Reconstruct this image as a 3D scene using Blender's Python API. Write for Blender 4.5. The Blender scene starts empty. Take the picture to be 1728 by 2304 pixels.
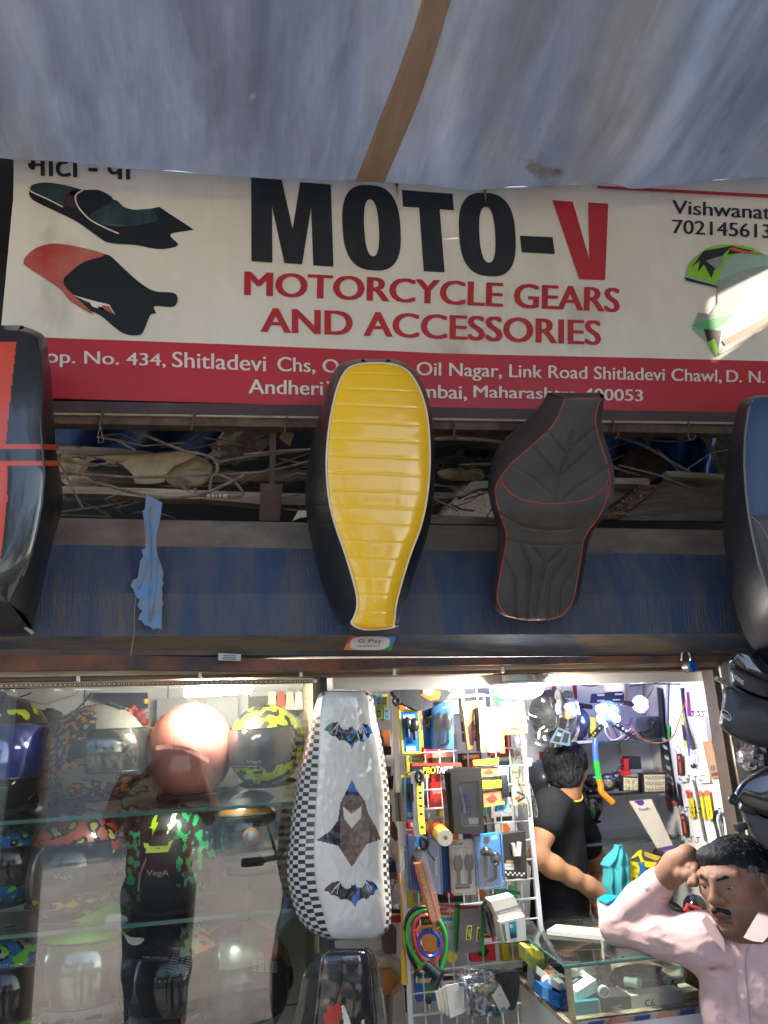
import bpy, bmesh, math, random
import numpy as np
from mathutils import Vector as V, Matrix
R = math.radians
random.seed(7)
sc = bpy.context.scene
COL = sc.collection
# ---------------------------------------------------------------- camera, sky, sun, exposure
EYE = V((0, 0, 1.62)); FPX = 1730.0
yaw, pit, rol = R(10), R(15.5), R(3)
FW = V((math.sin(yaw)*math.cos(pit), math.cos(yaw)*math.cos(pit), math.sin(pit)))
r0 = V((math.cos(yaw), -math.sin(yaw), 0)); u0 = r0.cross(FW)
RT = r0*math.cos(rol) - u0*math.sin(rol); UP = u0*math.cos(rol) + r0*math.sin(rol)
cd = bpy.data.cameras.new('camera'); cam = bpy.data.objects.new('camera', cd); COL.objects.link(cam)
cd.sensor_fit = 'VERTICAL'; cd.sensor_height = 36; cd.sensor_width = 27; cd.lens = 36*FPX/2304
cd.clip_start = 0.02; cd.clip_end = 500
m3 = Matrix((RT, UP, -FW)).transposed()
cam.matrix_world = Matrix.Translation(EYE) @ m3.to_4x4()
sc.camera = cam
SUNV = V((0.76, -0.44, 0.50)).normalized()
w = bpy.data.worlds.new('World'); sc.world = w; w.use_nodes = True
nt = w.node_tree; sky = nt.nodes.new('ShaderNodeTexSky'); sky.sky_type = 'NISHITA'; sky.sun_disc = False
sky.sun_elevation = math.asin(SUNV.z); sky.sun_rotation = math.atan2(SUNV.x, SUNV.y)
nt.links.new(sky.outputs[0], nt.nodes['Background'].inputs[0]); nt.nodes['Background'].inputs[1].default_value = 0.11
sl = bpy.data.lights.new('sun', 'SUN'); sl.energy = 2.3; sl.angle = R(0.9); sl.color = (1, .88, .72)
so = bpy.data.objects.new('sun', sl); COL.objects.link(so); so.location = (4, -4, 8)
so.rotation_euler = SUNV.to_track_quat('Z', 'Y').to_euler()
vs = sc.view_settings; vs.view_transform = 'Standard'; vs.look = 'None'; vs.gamma = 1; vs.use_curve_mapping = False
vs.exposure = 2.32
sc.cycles.use_denoising = True
sc.cycles.max_bounces = 10; sc.cycles.transparent_max_bounces = 24; sc.cycles.diffuse_bounces = 5
sc.cycles.caustics_reflective = False; sc.cycles.caustics_refractive = False
sc.cycles.sample_clamp_indirect = 6

# ---------------------------------------------------------------- measuring: a photo pixel on a real plane
def ray(p): return FW + RT*((p[0]-864)/FPX) - UP*((p[1]-1152)/FPX)
def PY(p, y): d = ray(p); return EYE + d*(y/d.y)
def PX(p, x): d = ray(p); return EYE + d*(x/d.x)
def PZ(p, z): d = ray(p); return EYE + d*((z-EYE.z)/d.z)
def PN(p, pt, n): d = ray(p); return EYE + d*((pt-EYE).dot(n)/d.dot(n))
def K(ox, oy, s): return lambda x, y: (ox+x*s, oy+y*s)
SRC = K(0, 0, 1)

# ---------------------------------------------------------------- materials
MATS = {}
def M(name, col=(.5, .5, .5), rough=.5, metal=0., col2=None, ns=6., lo=.35, hi=.65, bump=0., bs=60., spec=.5, coat=0., emit=None, es=0., stretch=None, trans=0., alpha=1., col3=None, ns3=2., lo3=.5, hi3=.7, sheen=0.):
    if name in MATS: return MATS[name]
    m = bpy.data.materials.new(name); m.use_nodes = True; MATS[name] = m
    t = m.node_tree; b = t.nodes['Principled BSDF']; N = t.nodes.new; L = t.links.new
    b.inputs['Base Color'].default_value = (*col, 1); b.inputs['Roughness'].default_value = rough
    b.inputs['Metallic'].default_value = metal; b.inputs['Specular IOR Level'].default_value = spec
    b.inputs['Coat Weight'].default_value = coat; b.inputs['Coat Roughness'].default_value = .05
    b.inputs['Sheen Weight'].default_value = sheen
    if emit: b.inputs['Emission Color'].default_value = (*emit, 1); b.inputs['Emission Strength'].default_value = es
    if trans: b.inputs['Transmission Weight'].default_value = trans
    if alpha < 1: b.inputs['Alpha'].default_value = alpha
    tc = N('ShaderNodeTexCoord'); mp = N('ShaderNodeMapping'); L(tc.outputs['Object'], mp.inputs[0])
    if stretch: mp.inputs['Scale'].default_value = stretch
    cs = None
    def mixin(base, c, sc_, a, z):
        n = N('ShaderNodeTexNoise'); n.inputs['Scale'].default_value = sc_; n.inputs['Detail'].default_value = 7; n.inputs['Roughness'].default_value = .62
        L(mp.outputs[0], n.inputs['Vector'])
        rp = N('ShaderNodeValToRGB'); rp.color_ramp.elements[0].position = a; rp.color_ramp.elements[1].position = z
        L(n.outputs['Fac'], rp.inputs[0]); mx = N('ShaderNodeMix'); mx.data_type = 'RGBA'
        L(rp.outputs[0], mx.inputs[0])
        if isinstance(base, tuple): mx.inputs[6].default_value = (*base, 1)
        else: L(base, mx.inputs[6])
        mx.inputs[7].default_value = (*c, 1)
        return mx.outputs[2]
    if col2: cs = mixin(col, col2, ns, lo, hi)
    if col3: cs = mixin(cs if cs else col, col3, ns3, lo3, hi3)
    if cs: L(cs, b.inputs['Base Color'])
    if bump:
        n = N('ShaderNodeTexNoise'); n.inputs['Scale'].default_value = bs; n.inputs['Detail'].default_value = 5
        L(mp.outputs[0], n.inputs['Vector']); bp = N('ShaderNodeBump'); bp.inputs['Strength'].default_value = bump; bp.inputs['Distance'].default_value = .01
        L(n.outputs['Fac'], bp.inputs['Height']); L(bp.outputs[0], b.inputs['Normal'])
    return m
def C(r, g, b, rough=.45, **k):   # a plain printed / plastic colour given as the sRGB it has in even white light
    f = lambda c: ((c/255+.055)/1.055)**2.4 if c > 10 else c/255/12.92
    nm = 'paint_%d_%d_%d_%d' % (r, g, b, int(rough*100)) + ''.join(sorted(k))
    c = (f(r)*.85, f(g)*.85, f(b)*.85)
    k.setdefault('col2', tuple(x*.8 for x in c)); k.setdefault('ns', 9.); k.setdefault('lo', .4); k.setdefault('hi', .75)
    return M(nm, c, rough, **k)
def glassy(name, fac, tint=(1, 1, 1), rough=.0, dust=0.):
    """pane: lets light straight through, mirrors FAC of it, a little dust"""
    if name in MATS: return MATS[name]
    m = bpy.data.materials.new(name); m.use_nodes = True; MATS[name] = m; t = m.node_tree; t.nodes.clear(); N = t.nodes.new; L = t.links.new
    o = N('ShaderNodeOutputMaterial'); tr = N('ShaderNodeBsdfTransparent'); tr.inputs[0].default_value = (*tint, 1)
    g = N('ShaderNodeBsdfGlossy'); g.inputs['Roughness'].default_value = rough; g.inputs[0].default_value = (1, 1, 1, 1)
    fr = N('ShaderNodeFresnel'); fr.inputs[0].default_value = 1.45; ad = N('ShaderNodeMath'); ad.operation = 'ADD'; ad.use_clamp = True
    ad.inputs[1].default_value = fac; L(fr.outputs[0], ad.inputs[0])
    mx = N('ShaderNodeMixShader'); L(ad.outputs[0], mx.inputs[0]); L(tr.outputs[0], mx.inputs[1]); L(g.outputs[0], mx.inputs[2])
    out = mx.outputs[0]
    if dust:
        d = N('ShaderNodeBsdfDiffuse'); d.inputs[0].default_value = (.6, .57, .5, 1); n = N('ShaderNodeTexNoise'); n.inputs['Scale'].default_value = 4; n.inputs['Detail'].default_value = 9
        tc = N('ShaderNodeTexCoord'); L(tc.outputs['Object'], n.inputs['Vector'])
        ml = N('ShaderNodeMath'); ml.operation = 'MULTIPLY'; ml.inputs[1].default_value = dust; L(n.outputs['Fac'], ml.inputs[0])
        m2 = N('ShaderNodeMixShader'); L(ml.outputs[0], m2.inputs[0]); L(out, m2.inputs[1]); L(d.outputs[0], m2.inputs[2]); out = m2.outputs[0]
    L(out, o.inputs[0]); return m
def PLASTIC(): return glassy('clear_plastic_film', .03, (.96, .96, .96), .1, .03)

# ---------------------------------------------------------------- mesh builder
def lerp(a, b, t): return a + (b-a)*t
TXT = {}
def text_shape(s):
    k = s
    if k not in TXT:
        cu = bpy.data.curves.new('t', 'FONT'); cu.body = s; cu.resolution_u = 4
        ob = bpy.data.objects.new('t', cu); COL.objects.link(ob); bpy.context.view_layer.update()
        me = ob.evaluated_get(bpy.context.evaluated_depsgraph_get()).to_mesh()
        vs_ = [(v.co.x, v.co.y) for v in me.vertices]; fs_ = [tuple(p.vertices) for p in me.polygons]
        bpy.data.objects.remove(ob); bpy.data.curves.remove(cu)
        if not vs_: vs_ = [(0, 0), (1, 1)]
        x0 = min(v[0] for v in vs_); x1 = max(v[0] for v in vs_); y0 = min(v[1] for v in vs_); y1 = max(v[1] for v in vs_)
        TXT[k] = ([((x-x0)/max(x1-x0, 1e-6), 1-(y-y0)/max(y1-y0, 1e-6)) for x, y in vs_], fs_)
    return TXT[k]
def wloc(o):
    p = V((0, 0, 0))
    while o: p = p + o.location; o = o.parent
    return p
class MB:
    def __init__(s): s.v = []; s.f = []; s.m = []; s.ms = []
    def mi(s, mat):
        if mat not in s.ms: s.ms.append(mat)
        return s.ms.index(mat)
    def add(s, vs, fs, mat):
        o = len(s.v); s.v += [V(v) for v in vs]
        if callable(mat):
            for f in fs: s.f.append(tuple(o+i for i in f)); s.m.append(s.mi(mat(f)))
        else:
            i_ = s.mi(mat)
            for f in fs: s.f.append(tuple(o+i for i in f)); s.m.append(i_)
        return s
    def poly(s, pts, mat): return s.add(pts, [tuple(range(len(pts)))], mat)
    def obox(s, c, ax, h, mat, bev=0.):
        c = V(c); a = [V(x).normalized() for x in ax]
        bm = bmesh.new(); bmesh.ops.create_cube(bm, size=2)
        for v in bm.verts: v.co = V((v.co.x*h[0], v.co.y*h[1], v.co.z*h[2]))
        if bev: bmesh.ops.bevel(bm, geom=bm.edges[:], offset=bev, segments=2, affect='EDGES', profile=.5)
        bm.verts.index_update()
        vs_ = [c + a[0]*v.co.x + a[1]*v.co.y + a[2]*v.co.z for v in bm.verts]; fs_ = [tuple(v.index for v in f.verts) for f in bm.faces]; bm.free()
        return s.add(vs_, fs_, mat)
    def box(s, lo, hi, mat, bev=0.):
        lo, hi = V(lo), V(hi); return s.obox((lo+hi)/2, ((1, 0, 0), (0, 1, 0), (0, 0, 1)), tuple(abs(x)/2 for x in (hi-lo)), mat, bev)
    def slab(s, pts, th, mat, side=None):
        pts = [V(p) for p in pts]; th = V(th); n = len(pts); b = [p+th for p in pts]
        s.add(pts, [tuple(range(n))], mat)
        s.add(b, [tuple(range(n-1, -1, -1))], side or mat)
        return s.add(pts+b, [(i, n+i, n+(i+1) % n, (i+1) % n) for i in range(n)], side or mat)
    def tube(s, pts, r, mat, n=8, closed=False, flat=1., up=None):
        pts = [V(p) for p in pts]; k = len(pts); rr = r if isinstance(r, (list, tuple)) else [r]*k
        T = []
        for i in range(k):
            a = pts[(i-1) % k] if closed or i else pts[0]; b = pts[(i+1) % k] if closed or i < k-1 else pts[-1]
            d = b-a; T.append(d.normalized() if d.length > 1e-9 else V((0, 0, 1)))
        u = V(up) if up else (V((0, 0, 1)) if abs(T[0].z) < .9 else V((1, 0, 0)))
        vs_ = []
        for i in range(k):
            u = u - T[i]*u.dot(T[i]); u = u.normalized() if u.length > 1e-6 else T[i].orthogonal().normalized()
            w_ = T[i].cross(u)
            for j in range(n):
                a = 2*math.pi*j/n; vs_.append(pts[i] + (u*math.cos(a)*flat + w_*math.sin(a))*rr[i])
        fs_ = [(i*n+j, i*n+(j+1) % n, ((i+1) % k)*n+(j+1) % n, ((i+1) % k)*n+j) for i in range(k if closed else k-1) for j in range(n)]
        if not closed: fs_ += [tuple(range(n-1, -1, -1)), tuple((k-1)*n+j for j in range(n))]
        return s.add(vs_, fs_, mat)
    def cyl(s, a, b, r, mat, n=16, r2=None): return s.tube([a, b], [r, r if r2 is None else r2], mat, n)
    def ball(s, c, r, mat, n=20, m=12, ax=None, fn=None):
        c = V(c); r = (r, r, r) if not isinstance(r, (tuple, list)) else r; ax = ax or ((1, 0, 0), (0, 1, 0), (0, 0, 1)); ax = [V(a) for a in ax]
        vs_ = []; dirs = []
        for i in range(m+1):
            th = math.pi*i/m
            for j in range(n):
                ph = 2*math.pi*j/n; d = V((math.sin(th)*math.cos(ph), math.sin(th)*math.sin(ph), math.cos(th)))
                dirs.append(d); q = fn(d) if fn else V((d.x*r[0], d.y*r[1], d.z*r[2]))
                vs_.append(c + ax[0]*q.x + ax[1]*q.y + ax[2]*q.z)
        fs_ = [(i*n+j, (i+1)*n+j, (i+1)*n+(j+1) % n, i*n+(j+1) % n) for i in range(m) for j in range(n)]
        mm = mat
        if callable(mat):
            def mm(f):
                d = V((0, 0, 0))
                for i in f: d = d + dirs[i]
                return mat(d.normalized())
        return s.add(vs_, fs_, mm)
    def lathe(s, c, ax, prof, mat, n=24):
        c = V(c); a = V(ax).normalized(); u = a.orthogonal().normalized(); w_ = a.cross(u); vs_ = []
        for r, h in prof:
            for j in range(n):
                t = 2*math.pi*j/n; vs_.append(c + a*h + (u*math.cos(t)+w_*math.sin(t))*max(r, 1e-4))
        k = len(prof)
        return s.add(vs_, [(i*n+j, i*n+(j+1) % n, (i+1)*n+(j+1) % n, (i+1)*n+j) for i in range(k-1) for j in range(n)] + [tuple(range(n-1, -1, -1)), tuple((k-1)*n+j for j in range(n))], mat)
    def grid(s, fn, nu, nv, mat):
        vs_ = [fn(i/nu, j/nv) for j in range(nv+1) for i in range(nu+1)]; k = nu+1
        fs_ = [(j*k+i, j*k+i+1, (j+1)*k+i+1, (j+1)*k+i) for j in range(nv) for i in range(nu)]
        mm = mat
        if callable(mat):
            mm = lambda f: mat((f[0] % k + .5)/nu, (f[0]//k + .5)/nv)
        return s.add(vs_, fs_, mm)
    def sheet(s, fn, nu, nv, mat, th=(0, .004, 0)):
        """a curved sheet of real thickness"""
        t = V(th); s.grid(fn, nu, nv, mat); s.grid(lambda u, v: fn(1-u, v)+t, nu, nv, mat if not callable(mat) else (lambda u, v: mat(1-u, v)))
        e = [fn(i/nu, 0) for i in range(nu+1)] + [fn(1, j/nv) for j in range(1, nv+1)] + [fn(1-i/nu, 1) for i in range(1, nu+1)] + [fn(0, 1-j/nv) for j in range(1, nv)]
        n = len(e); m0 = mat(.5, .5) if callable(mat) else mat
        return s.add(e+[p+t for p in e], [(i, (i+1) % n, n+(i+1) % n, n+i) for i in range(n)], m0)
    def text(s, st, quad, mat, off=(0, -.0015, 0), bold=0., fn=None):
        vs_, fs_ = text_shape(st); a, b, c, d = [V(q) for q in quad] if quad else (0, 0, 0, 0); o = V(off)
        for j, du in enumerate((0,) if not bold else (-1, 0, 1)):
            e = du*bold*.45/max(len(st), 1); o2 = o+V((0, -.00012*j, 0))
            s.add([((fn(u+e, v) if fn else lerp(lerp(a, b, u+e), lerp(d, c, u+e), v)) + o2) for u, v in vs_], fs_, mat)
        return s
    def build(s, name, parent=None, sharp=38, origin=None, subd=0):
        if origin is None:
            lo = V((min(v.x for v in s.v), min(v.y for v in s.v), min(v.z for v in s.v))); hi = V((max(v.x for v in s.v), max(v.y for v in s.v), max(v.z for v in s.v)))
            origin = V(((lo.x+hi.x)/2, (lo.y+hi.y)/2, lo.z))
        if parent: origin = wloc(parent)
        me = bpy.data.meshes.new(name); me.from_pydata([tuple(v-origin) for v in s.v], [], s.f); 
        for m in s.ms: me.materials.append(m)
        me.polygons.foreach_set('material_index', s.m); me.polygons.foreach_set('use_smooth', [True]*len(s.f))
        me.update(); me.validate()
        bm = bmesh.new(); bm.from_mesh(me); bmesh.ops.remove_doubles(bm, verts=bm.verts, dist=1e-6); bmesh.ops.recalc_face_normals(bm, faces=bm.faces); bm.to_mesh(me); bm.free()
        me.set_sharp_from_angle(angle=R(sharp))
        ob = bpy.data.objects.new(name, me); COL.objects.link(ob)
        if parent: ob.parent = parent
        else: ob.location = origin
        return ob
    def thing(s, name, label, cat, group=None, sharp=38):
        return tag(s.build(name, sharp=sharp), label, cat, group)
    def struct(s, name):
        o = s.build(name); o['kind'] = 'structure'; return o
def tag(o, label, cat, group=None):
    o['label'] = label; o['category'] = cat
    if group: o['group'] = group
    return o
def root(name, label, cat, loc, group=None):
    o = bpy.data.objects.new(name, None); COL.objects.link(o); o.location = V(loc); o.empty_display_size = .05
    return tag(o, label, cat, group)
def px(k, pts, y): return [PY(k(*p), y) for p in pts]
def spline(pts, n=8, closed=False):
    pts = [V(p) for p in pts]; k = len(pts); out = []
    for i in range(k if closed else k-1):
        p0 = pts[(i-1) % k] if closed or i else pts[0]; p1 = pts[i]; p2 = pts[(i+1) % k]; p3 = pts[(i+2) % k] if closed or i < k-2 else pts[-1]
        for j in range(n):
            t = j/n; out.append(.5*((2*p1)+(p2-p0)*t+(2*p0-5*p1+4*p2-p3)*t*t+(3*p1-p0-3*p2+p3)*t**3))
    if not closed: out.append(pts[-1])
    return out
def inpoly(x, y, P):
    c = False; j = len(P)-1
    for i in range(len(P)):
        if (P[i][1] > y) != (P[j][1] > y) and x < (P[j][0]-P[i][0])*(y-P[i][1])/(P[j][1]-P[i][1])+P[i][0]: c = not c
        j = i
    return c
from mathutils import noise as mnoise
def nz(p, s=1.): return mnoise.noise(V(p)*s)
# photo crops the measurements were read in
c1 = K(0, 340, .36166); c2 = K(500, 380, .36166); c3 = K(1000, 380, .43882); c4 = K(0, 900, .42194); c5 = K(640, 780, .31646); c6 = K(1040, 860, .41471)
h1 = K(0, 1480, .24111); h2 = K(300, 1480, .26522); h3 = K(0, 1850, .24111); h4 = K(300, 1850, .24111); w1 = K(620, 1480, .18987); w2 = K(620, 1880, .19169)
g1 = K(860, 1480, .20494); g2 = K(860, 1850, .20519); b1 = K(1130, 1480, .19289); b2 = K(1400, 1440, .19891); b3 = K(1130, 1660, .20801); km = K(1340, 1840, .23388)
kk = K(1140, 2050, .24111); kr = K(1560, 860, .40678); s1 = K(0, 700, .33473); j2 = K(900, 920, .15069); j3 = K(1300, 920, .22905); r2 = K(1480, 1440, .24409)
# common materials
BLACK = M('black_rubbery_plastic', (.012, .012, .013), .4); DARK = C(38, 36, 36, .6); WHITE = C(238, 236, 228, .45); STEEL = M('bright_steel', (.55, .55, .56), .3, 1.)
RUST = M('rusty_iron', (.13, .062, .038), .75, 0, (.06, .035, .025), 14, bump=.35, bs=90, col3=(.22, .17, .13), ns3=5, lo3=.52, hi3=.75)
DUSTY = M('dusty_old_wood', (.3, .225, .155), .9, 0, (.14, .10, .075), 9, bump=.4, bs=50, stretch=(1, 1, 6))
GREYWOOD = M('weathered_grey_wood', (.5, .41, .3), .9, 0, (.25, .19, .13), 7, bump=.4, bs=40, stretch=(.6, 4, 4))
WIRE = M('white_coated_wire', (.72, .72, .72), .35)
YEL = C(250, 226, 40, .4); RED = C(205, 40, 38, .45); BLUE = C(25, 120, 205, .4); ORANGE = C(245, 120, 40, .45); GREEN = C(50, 175, 70, .45); TEAL = C(40, 160, 165, .5); CREAM = C(240, 228, 195, .6)
# ---------------------------------------------------------------- ground and street behind the camera
CONC = M('sunlit_concrete_road', (.42, .37, .30), .9, 0, (.3, .265, .22), 1.2, bump=.2, bs=30, col3=(.16, .15, .13), ns3=.7, lo3=.6, hi3=.75)
MB().box((-40, -60, -.3), (40, 30, 0), CONC).struct('ground')
MB().box((-9, -1.2, .004), (9, 1.95, .12), M('worn_pavement_slab', (.3, .27, .24), .9, 0, (.2, .18, .16), 5, bump=.3)).struct('pavement')
mb = MB(); pw = M('painted_boundary_wall', (.42, .39, .34), .9, 0, (.3, .28, .25), 2, bump=.2)
mb.box((-14, -11.3, 0), (14, -11, 2.4), pw); mb.box((-14, -11.36, 2.4), (14, -10.94, 2.5), pw)
for i in range(8): mb.box((-13+i*3.6, -10.99, 0), (-12.7+i*3.6, -10.9, 2.39), pw)
mb.thing('boundary_wall', 'long beige wall across the road, mirrored in the shop glass', 'wall')

# ---------------------------------------------------------------- shop shell
SHOP = root('roadside_shop', 'narrow roadside shop with white walls behind a dark blue front', 'shop', (0.4, 2.4, 0))
WALL = M('white_painted_board', (.86, .86, .87), .6, 0, (.78, .78, .79), 3, bump=.05)
TILE = M('grey_white_tile', (.62, .63, .62), .35, 0, (.5, .51, .5), 2)
DKW = M('dark_cavity_wall', (.02, .02, .022), .9, 0, (.035, .03, .028), 6, bump=.4)  # near-black: the shade of the cavity behind the sign is in this colour
MB().box((-2.2, 2.78, .1), (1.9, 2.84, 1.82), WALL).build('back_wall', SHOP)
mb = MB(); mb.box((-2.2, 2.66, .12), (.16, 2.70, 1.79), TILE)
for i in range(9): mb.box((-2.1+i*.26, 2.657, .14), (-2.097+i*.26, 2.659, 1.78), DARK)
for j in range(6): mb.box((-2.19, 2.656, .3+j*.26), (.15, 2.6575, .303+j*.26), DARK)
mb.build('tiled_wall', SHOP)
MB().box((-2.2, 1.99, 1.80), (1.7, 2.84, 1.84), WALL).build('ceiling', SHOP)
MB().box((-2.2, 1.96, .004), (1.9, 2.84, .1), M('grey_floor', (.2, .19, .18), .7)).build('floor', SHOP)
MB().box((-2.24, 1.94, 0), (-2.2, 2.9, 3.4), WALL).build('left_wall', SHOP)
A = V((1.265, 2.06, 0)); B = V((1.445, 2.78, 0)); d = (B-A).normalized(); nrm = V((d.y, -d.x, 0))
mb = MB(); mb.slab([A+V((0, 0, .1)), B+V((0, 0, .1)), B+V((0, 0, 1.8)), A+V((0, 0, 1.8))], nrm*.03, M('white_tool_board', (.84, .8, .72), .55, 0, (.7, .66, .58), 4)); mb.build('side_board', SHOP)
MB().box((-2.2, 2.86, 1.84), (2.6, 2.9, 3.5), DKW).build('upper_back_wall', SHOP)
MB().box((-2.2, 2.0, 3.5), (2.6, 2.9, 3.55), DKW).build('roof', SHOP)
BLUEW = M('blue_painted_plaster', (.02, .075, .2), .75, 0, (.09, .12, .17), 5, lo=.45, hi=.8, bump=.3, bs=40)
MB().box((1.345, 2.0, 0), (2.7, 2.1, 2.0), BLUEW).build('blue_pillar', SHOP)
# door frame: peeling cream inner stile and maroon outer jamb, wooden head, perforated strip
PEEL = M('peeling_cream_paint', (.62, .55, .42), .7, 0, (.16, .09, .05), 9, lo=.55, hi=.62, bump=.5, bs=40, stretch=(2, 2, .6))
MAROON = M('maroon_painted_wood', (.085, .022, .02), .6, 0, (.05, .025, .02), 8, bump=.2)
FR = root('door_frame', 'old wooden door frame with peeling cream and maroon paint round the shop opening', 'door frame', (1.3, 2.0, 0))
mb = MB(); mb.box((1.245, 1.985, .1), (1.262, 2.04, 1.77), M('dark_brown_wood', (.05, .035, .025), .7, 0, (.09, .06, .04), 12)); mb.box((1.263, 1.975, .1), (1.312, 2.05, 1.79), PEEL); mb.build('inner_stile', FR)
mb = MB(); mb.box((1.313, 1.965, 0), (1.345, 2.07, 1.83), MAROON); mb.build('jamb', FR)
def band(mb, L, Rr, xl, xr, y, th, mat, n=1, jit=0.):
    for i in range(n):
        a, b = i/n, (i+1)/n; xa, xb = lerp(xl, xr, a), lerp(xl, xr, b)
        mb.slab([PY((xa, lerp(L[0], Rr[0], a)), y), PY((xb, lerp(L[0], Rr[0], b)), y), PY((xb, lerp(L[1], Rr[1], b)), y), PY((xa, lerp(L[1], Rr[1], a)), y)], (0, th, 0), mat)
    return mb
LCREAM = M('grimy_cream_wood', (.5, .41, .3), .7, 0, (.2, .12, .075), 7, lo=.45, hi=.7, bump=.3, bs=60, stretch=(.5, 3, 3))
LBROWN = M('varnished_brown_wood', (.2, .115, .065), .6, 0, (.1, .055, .035), 8, bump=.2, stretch=(.5, 3, 3))
band(MB(), (1514, 1527), (1487, 1499), -200, 1625, 1.975, .09, LCREAM).build('lintel', FR)
band(MB(), (1527, 1537), (1500, 1507), -200, 1615, 1.985, .07, LBROWN).build('lintel_batten', FR)
mb = band(MB(), (1537, 1549), (1527, 1537), -60, 708, 1.962, .02, LCREAM)
for i in range(64):
    p = PY((4+i*11, 1543-i*.162), 1.9605); mb.obox(p, ((1, 0, 0), (0, 1, 0), (0, 0, 1)), (.0042, .001, .0036), LBROWN); mb.obox(p+V((0, -.0008, 0)), ((1, 0, 0), (0, 1, 0), (0, 0, 1)), (.0022, .001, .0018), C(225, 205, 165, .5))
mb.build('perforated_strip', FR)
for x, y in ((176, 1529), (450, 1521), (677, 1515), (887, 1512), (1131, 1507)):
    p = PY((x, y), 1.972); MB().obox(p, ((1, 0, 0), (0, 1, 0), (0, 0, 1)), (.0035, .006, .008), WHITE, .001).thing('cable_clip', 'small white cable clip nailed under the cream lintel', 'cable clip', 'cable clips along the lintel')
# rusted channel under the shutter box
mb = MB(); mb.slab(px(SRC, [(-200, 1474), (300, 1474), (640, 1483), (1640, 1474), (1640, 1487), (1000, 1498), (640, 1512), (300, 1506), (-200, 1512)], 1.95), (0, .06, 0), M('rusted_orange_steel', (.2, .075, .04), .8, 0, (.05, .04, .042), 7, lo=.4, hi=.6, bump=.35, bs=50))
mb.thing('rusted_channel', 'long rusted steel channel under the blue shutter box', 'steel channel')
# white steel strip inside the right opening
mb = MB(); mb.slab(px(SRC, [(750, 1524), (1130, 1516), (1600, 1508), (1598, 1532), (1130, 1545), (880, 1552), (752, 1550)], 2.08), (0, .03, 0), M('white_enamel_steel', (.72, .70, .66), .35, .0, (.5, .47, .42), 3, lo=.5, hi=.8, stretch=(.3, 1, 3)))
mb.thing('enamel_header_strip', 'white enamelled steel strip across the top of the open doorway', 'header strip')

# ---------------------------------------------------------------- shutter box
SB = root('shutter_box', 'dented dark blue rolling shutter box streaked with rust and dust', 'shutter box', PY((800, 1480), 1.95))
BLUEP = M('old_blue_paint', (.020, .045, .105), .6, 0, (.08, .08, .088), 4, lo=.36, hi=.72, bump=.4, bs=45, stretch=(5, 1, .9), col3=(.12, .088, .07), ns3=3.4, lo3=.56, hi3=.74)
DUSTB = M('dusty_brown_steel', (.23, .17, .125), .9, 0, (.10, .082, .075), 5, bump=.35, bs=60, stretch=(1, 1, 2))
LIPM = M('dirty_blue_brown_lip', (.19, .145, .10), .7, 0, (.06, .08, .12), 3, lo=.45, hi=.6, bump=.3, bs=50, stretch=(1, 3, 3))
XS = [-300, 0, 430, 864, 1290, 1728, 1950]
def row(ys, y): return [PY((x, ys(x)), y) for x in XS]
ytop = lambda x: 1163+x*.0185; ybd = lambda x: 1224+x*.015; yfo = lambda x: 1334+x*.004; ybo = lambda x: 1432-x*.004; ylp = lambda x: 1460+x*.006; yed = lambda x: 1474
T0, T1, T2, T3, T4, T5 = row(ytop, 1.94), row(ybd, 1.915), row(yfo, 1.865), row(ybo, 1.875), row(ylp, 1.945), row(yed, 1.95)
TB = [p+V((0, .35, 0)) for p in T0]; T6 = [p+V((0, .3, 0)) for p in T5]
def strip(a, b, mat, name):
    mb = MB(); n = len(a); mb.add(a+b, [(i, i+1, n+i+1, n+i) for i in range(n-1)], mat)
    mb.add([p+V((0, .012, -.002)) for p in a+b], [(i, n+i, n+i+1, i+1) for i in range(n-1)], mat); return mb.build(name, SB)
strip(TB, T0, DUSTB, 'top_panel'); strip(T0, T1, DUSTB, 'dusty_panel'); strip(T1, T2, BLUEP, 'upper_panel'); strip(T2, T3, BLUEP, 'lower_panel'); strip(T3, T4, LIPM, 'lip'); strip(T4, T5, M('dark_blue_edge', (.03, .04, .06), .6, 0, (.12, .09, .07), 6), 'edge_rail')

# ---------------------------------------------------------------- banner sign
SG = root('shop_sign', 'off-white printed banner with black and red lettering above a red address band', 'sign', PY((700, 930), 2.0))
BAN = M('banner_vinyl', (.79, .73, .63), .42, 0, (.69, .62, .52), 3, bump=.35, bs=7, col3=(.38, .32, .25), ns3=2.4, lo3=.57, hi3=.82, stretch=(1.6, 1, .7))
BRED = M('banner_red_print', (.52, .022, .035), .42, 0, (.44, .02, .03), 3, bump=.35, bs=7)
INK = M('banner_black_ink', (.012, .012, .013), .4, 0, (.02, .02, .02), 20, bump=.05, bs=250); RINK = M('banner_red_ink', (.5, .022, .03), .42, 0, (.42, .02, .028), 6); WINK = M('banner_pale_ink', (.74, .66, .58), .45)
def bowed(u, v):   # the vinyl bellies very slightly between its fixings
    return .004*math.sin(u*23)+.003*math.sin(v*9+u*31)
band_top = [(-40, 755), (100, 759), (600, 778), (1000, 795), (1728, 812), (1900, 818)]
def yat(P, x):
    for (a, b), (c_, d_) in zip(P, P[1:]):
        if x <= c_: return b+(d_-b)*(x-a)/(c_-a)
    return P[-1][1]
sbot = [(-60, 893), (112, 896), (724, 913), (1360, 924), (1658, 928), (1900, 932)]
sl_ = lambda y: 37-(y-365)*.0935
mb = MB()
def sgp(x, y): return PY((x, y), 2.0)
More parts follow.
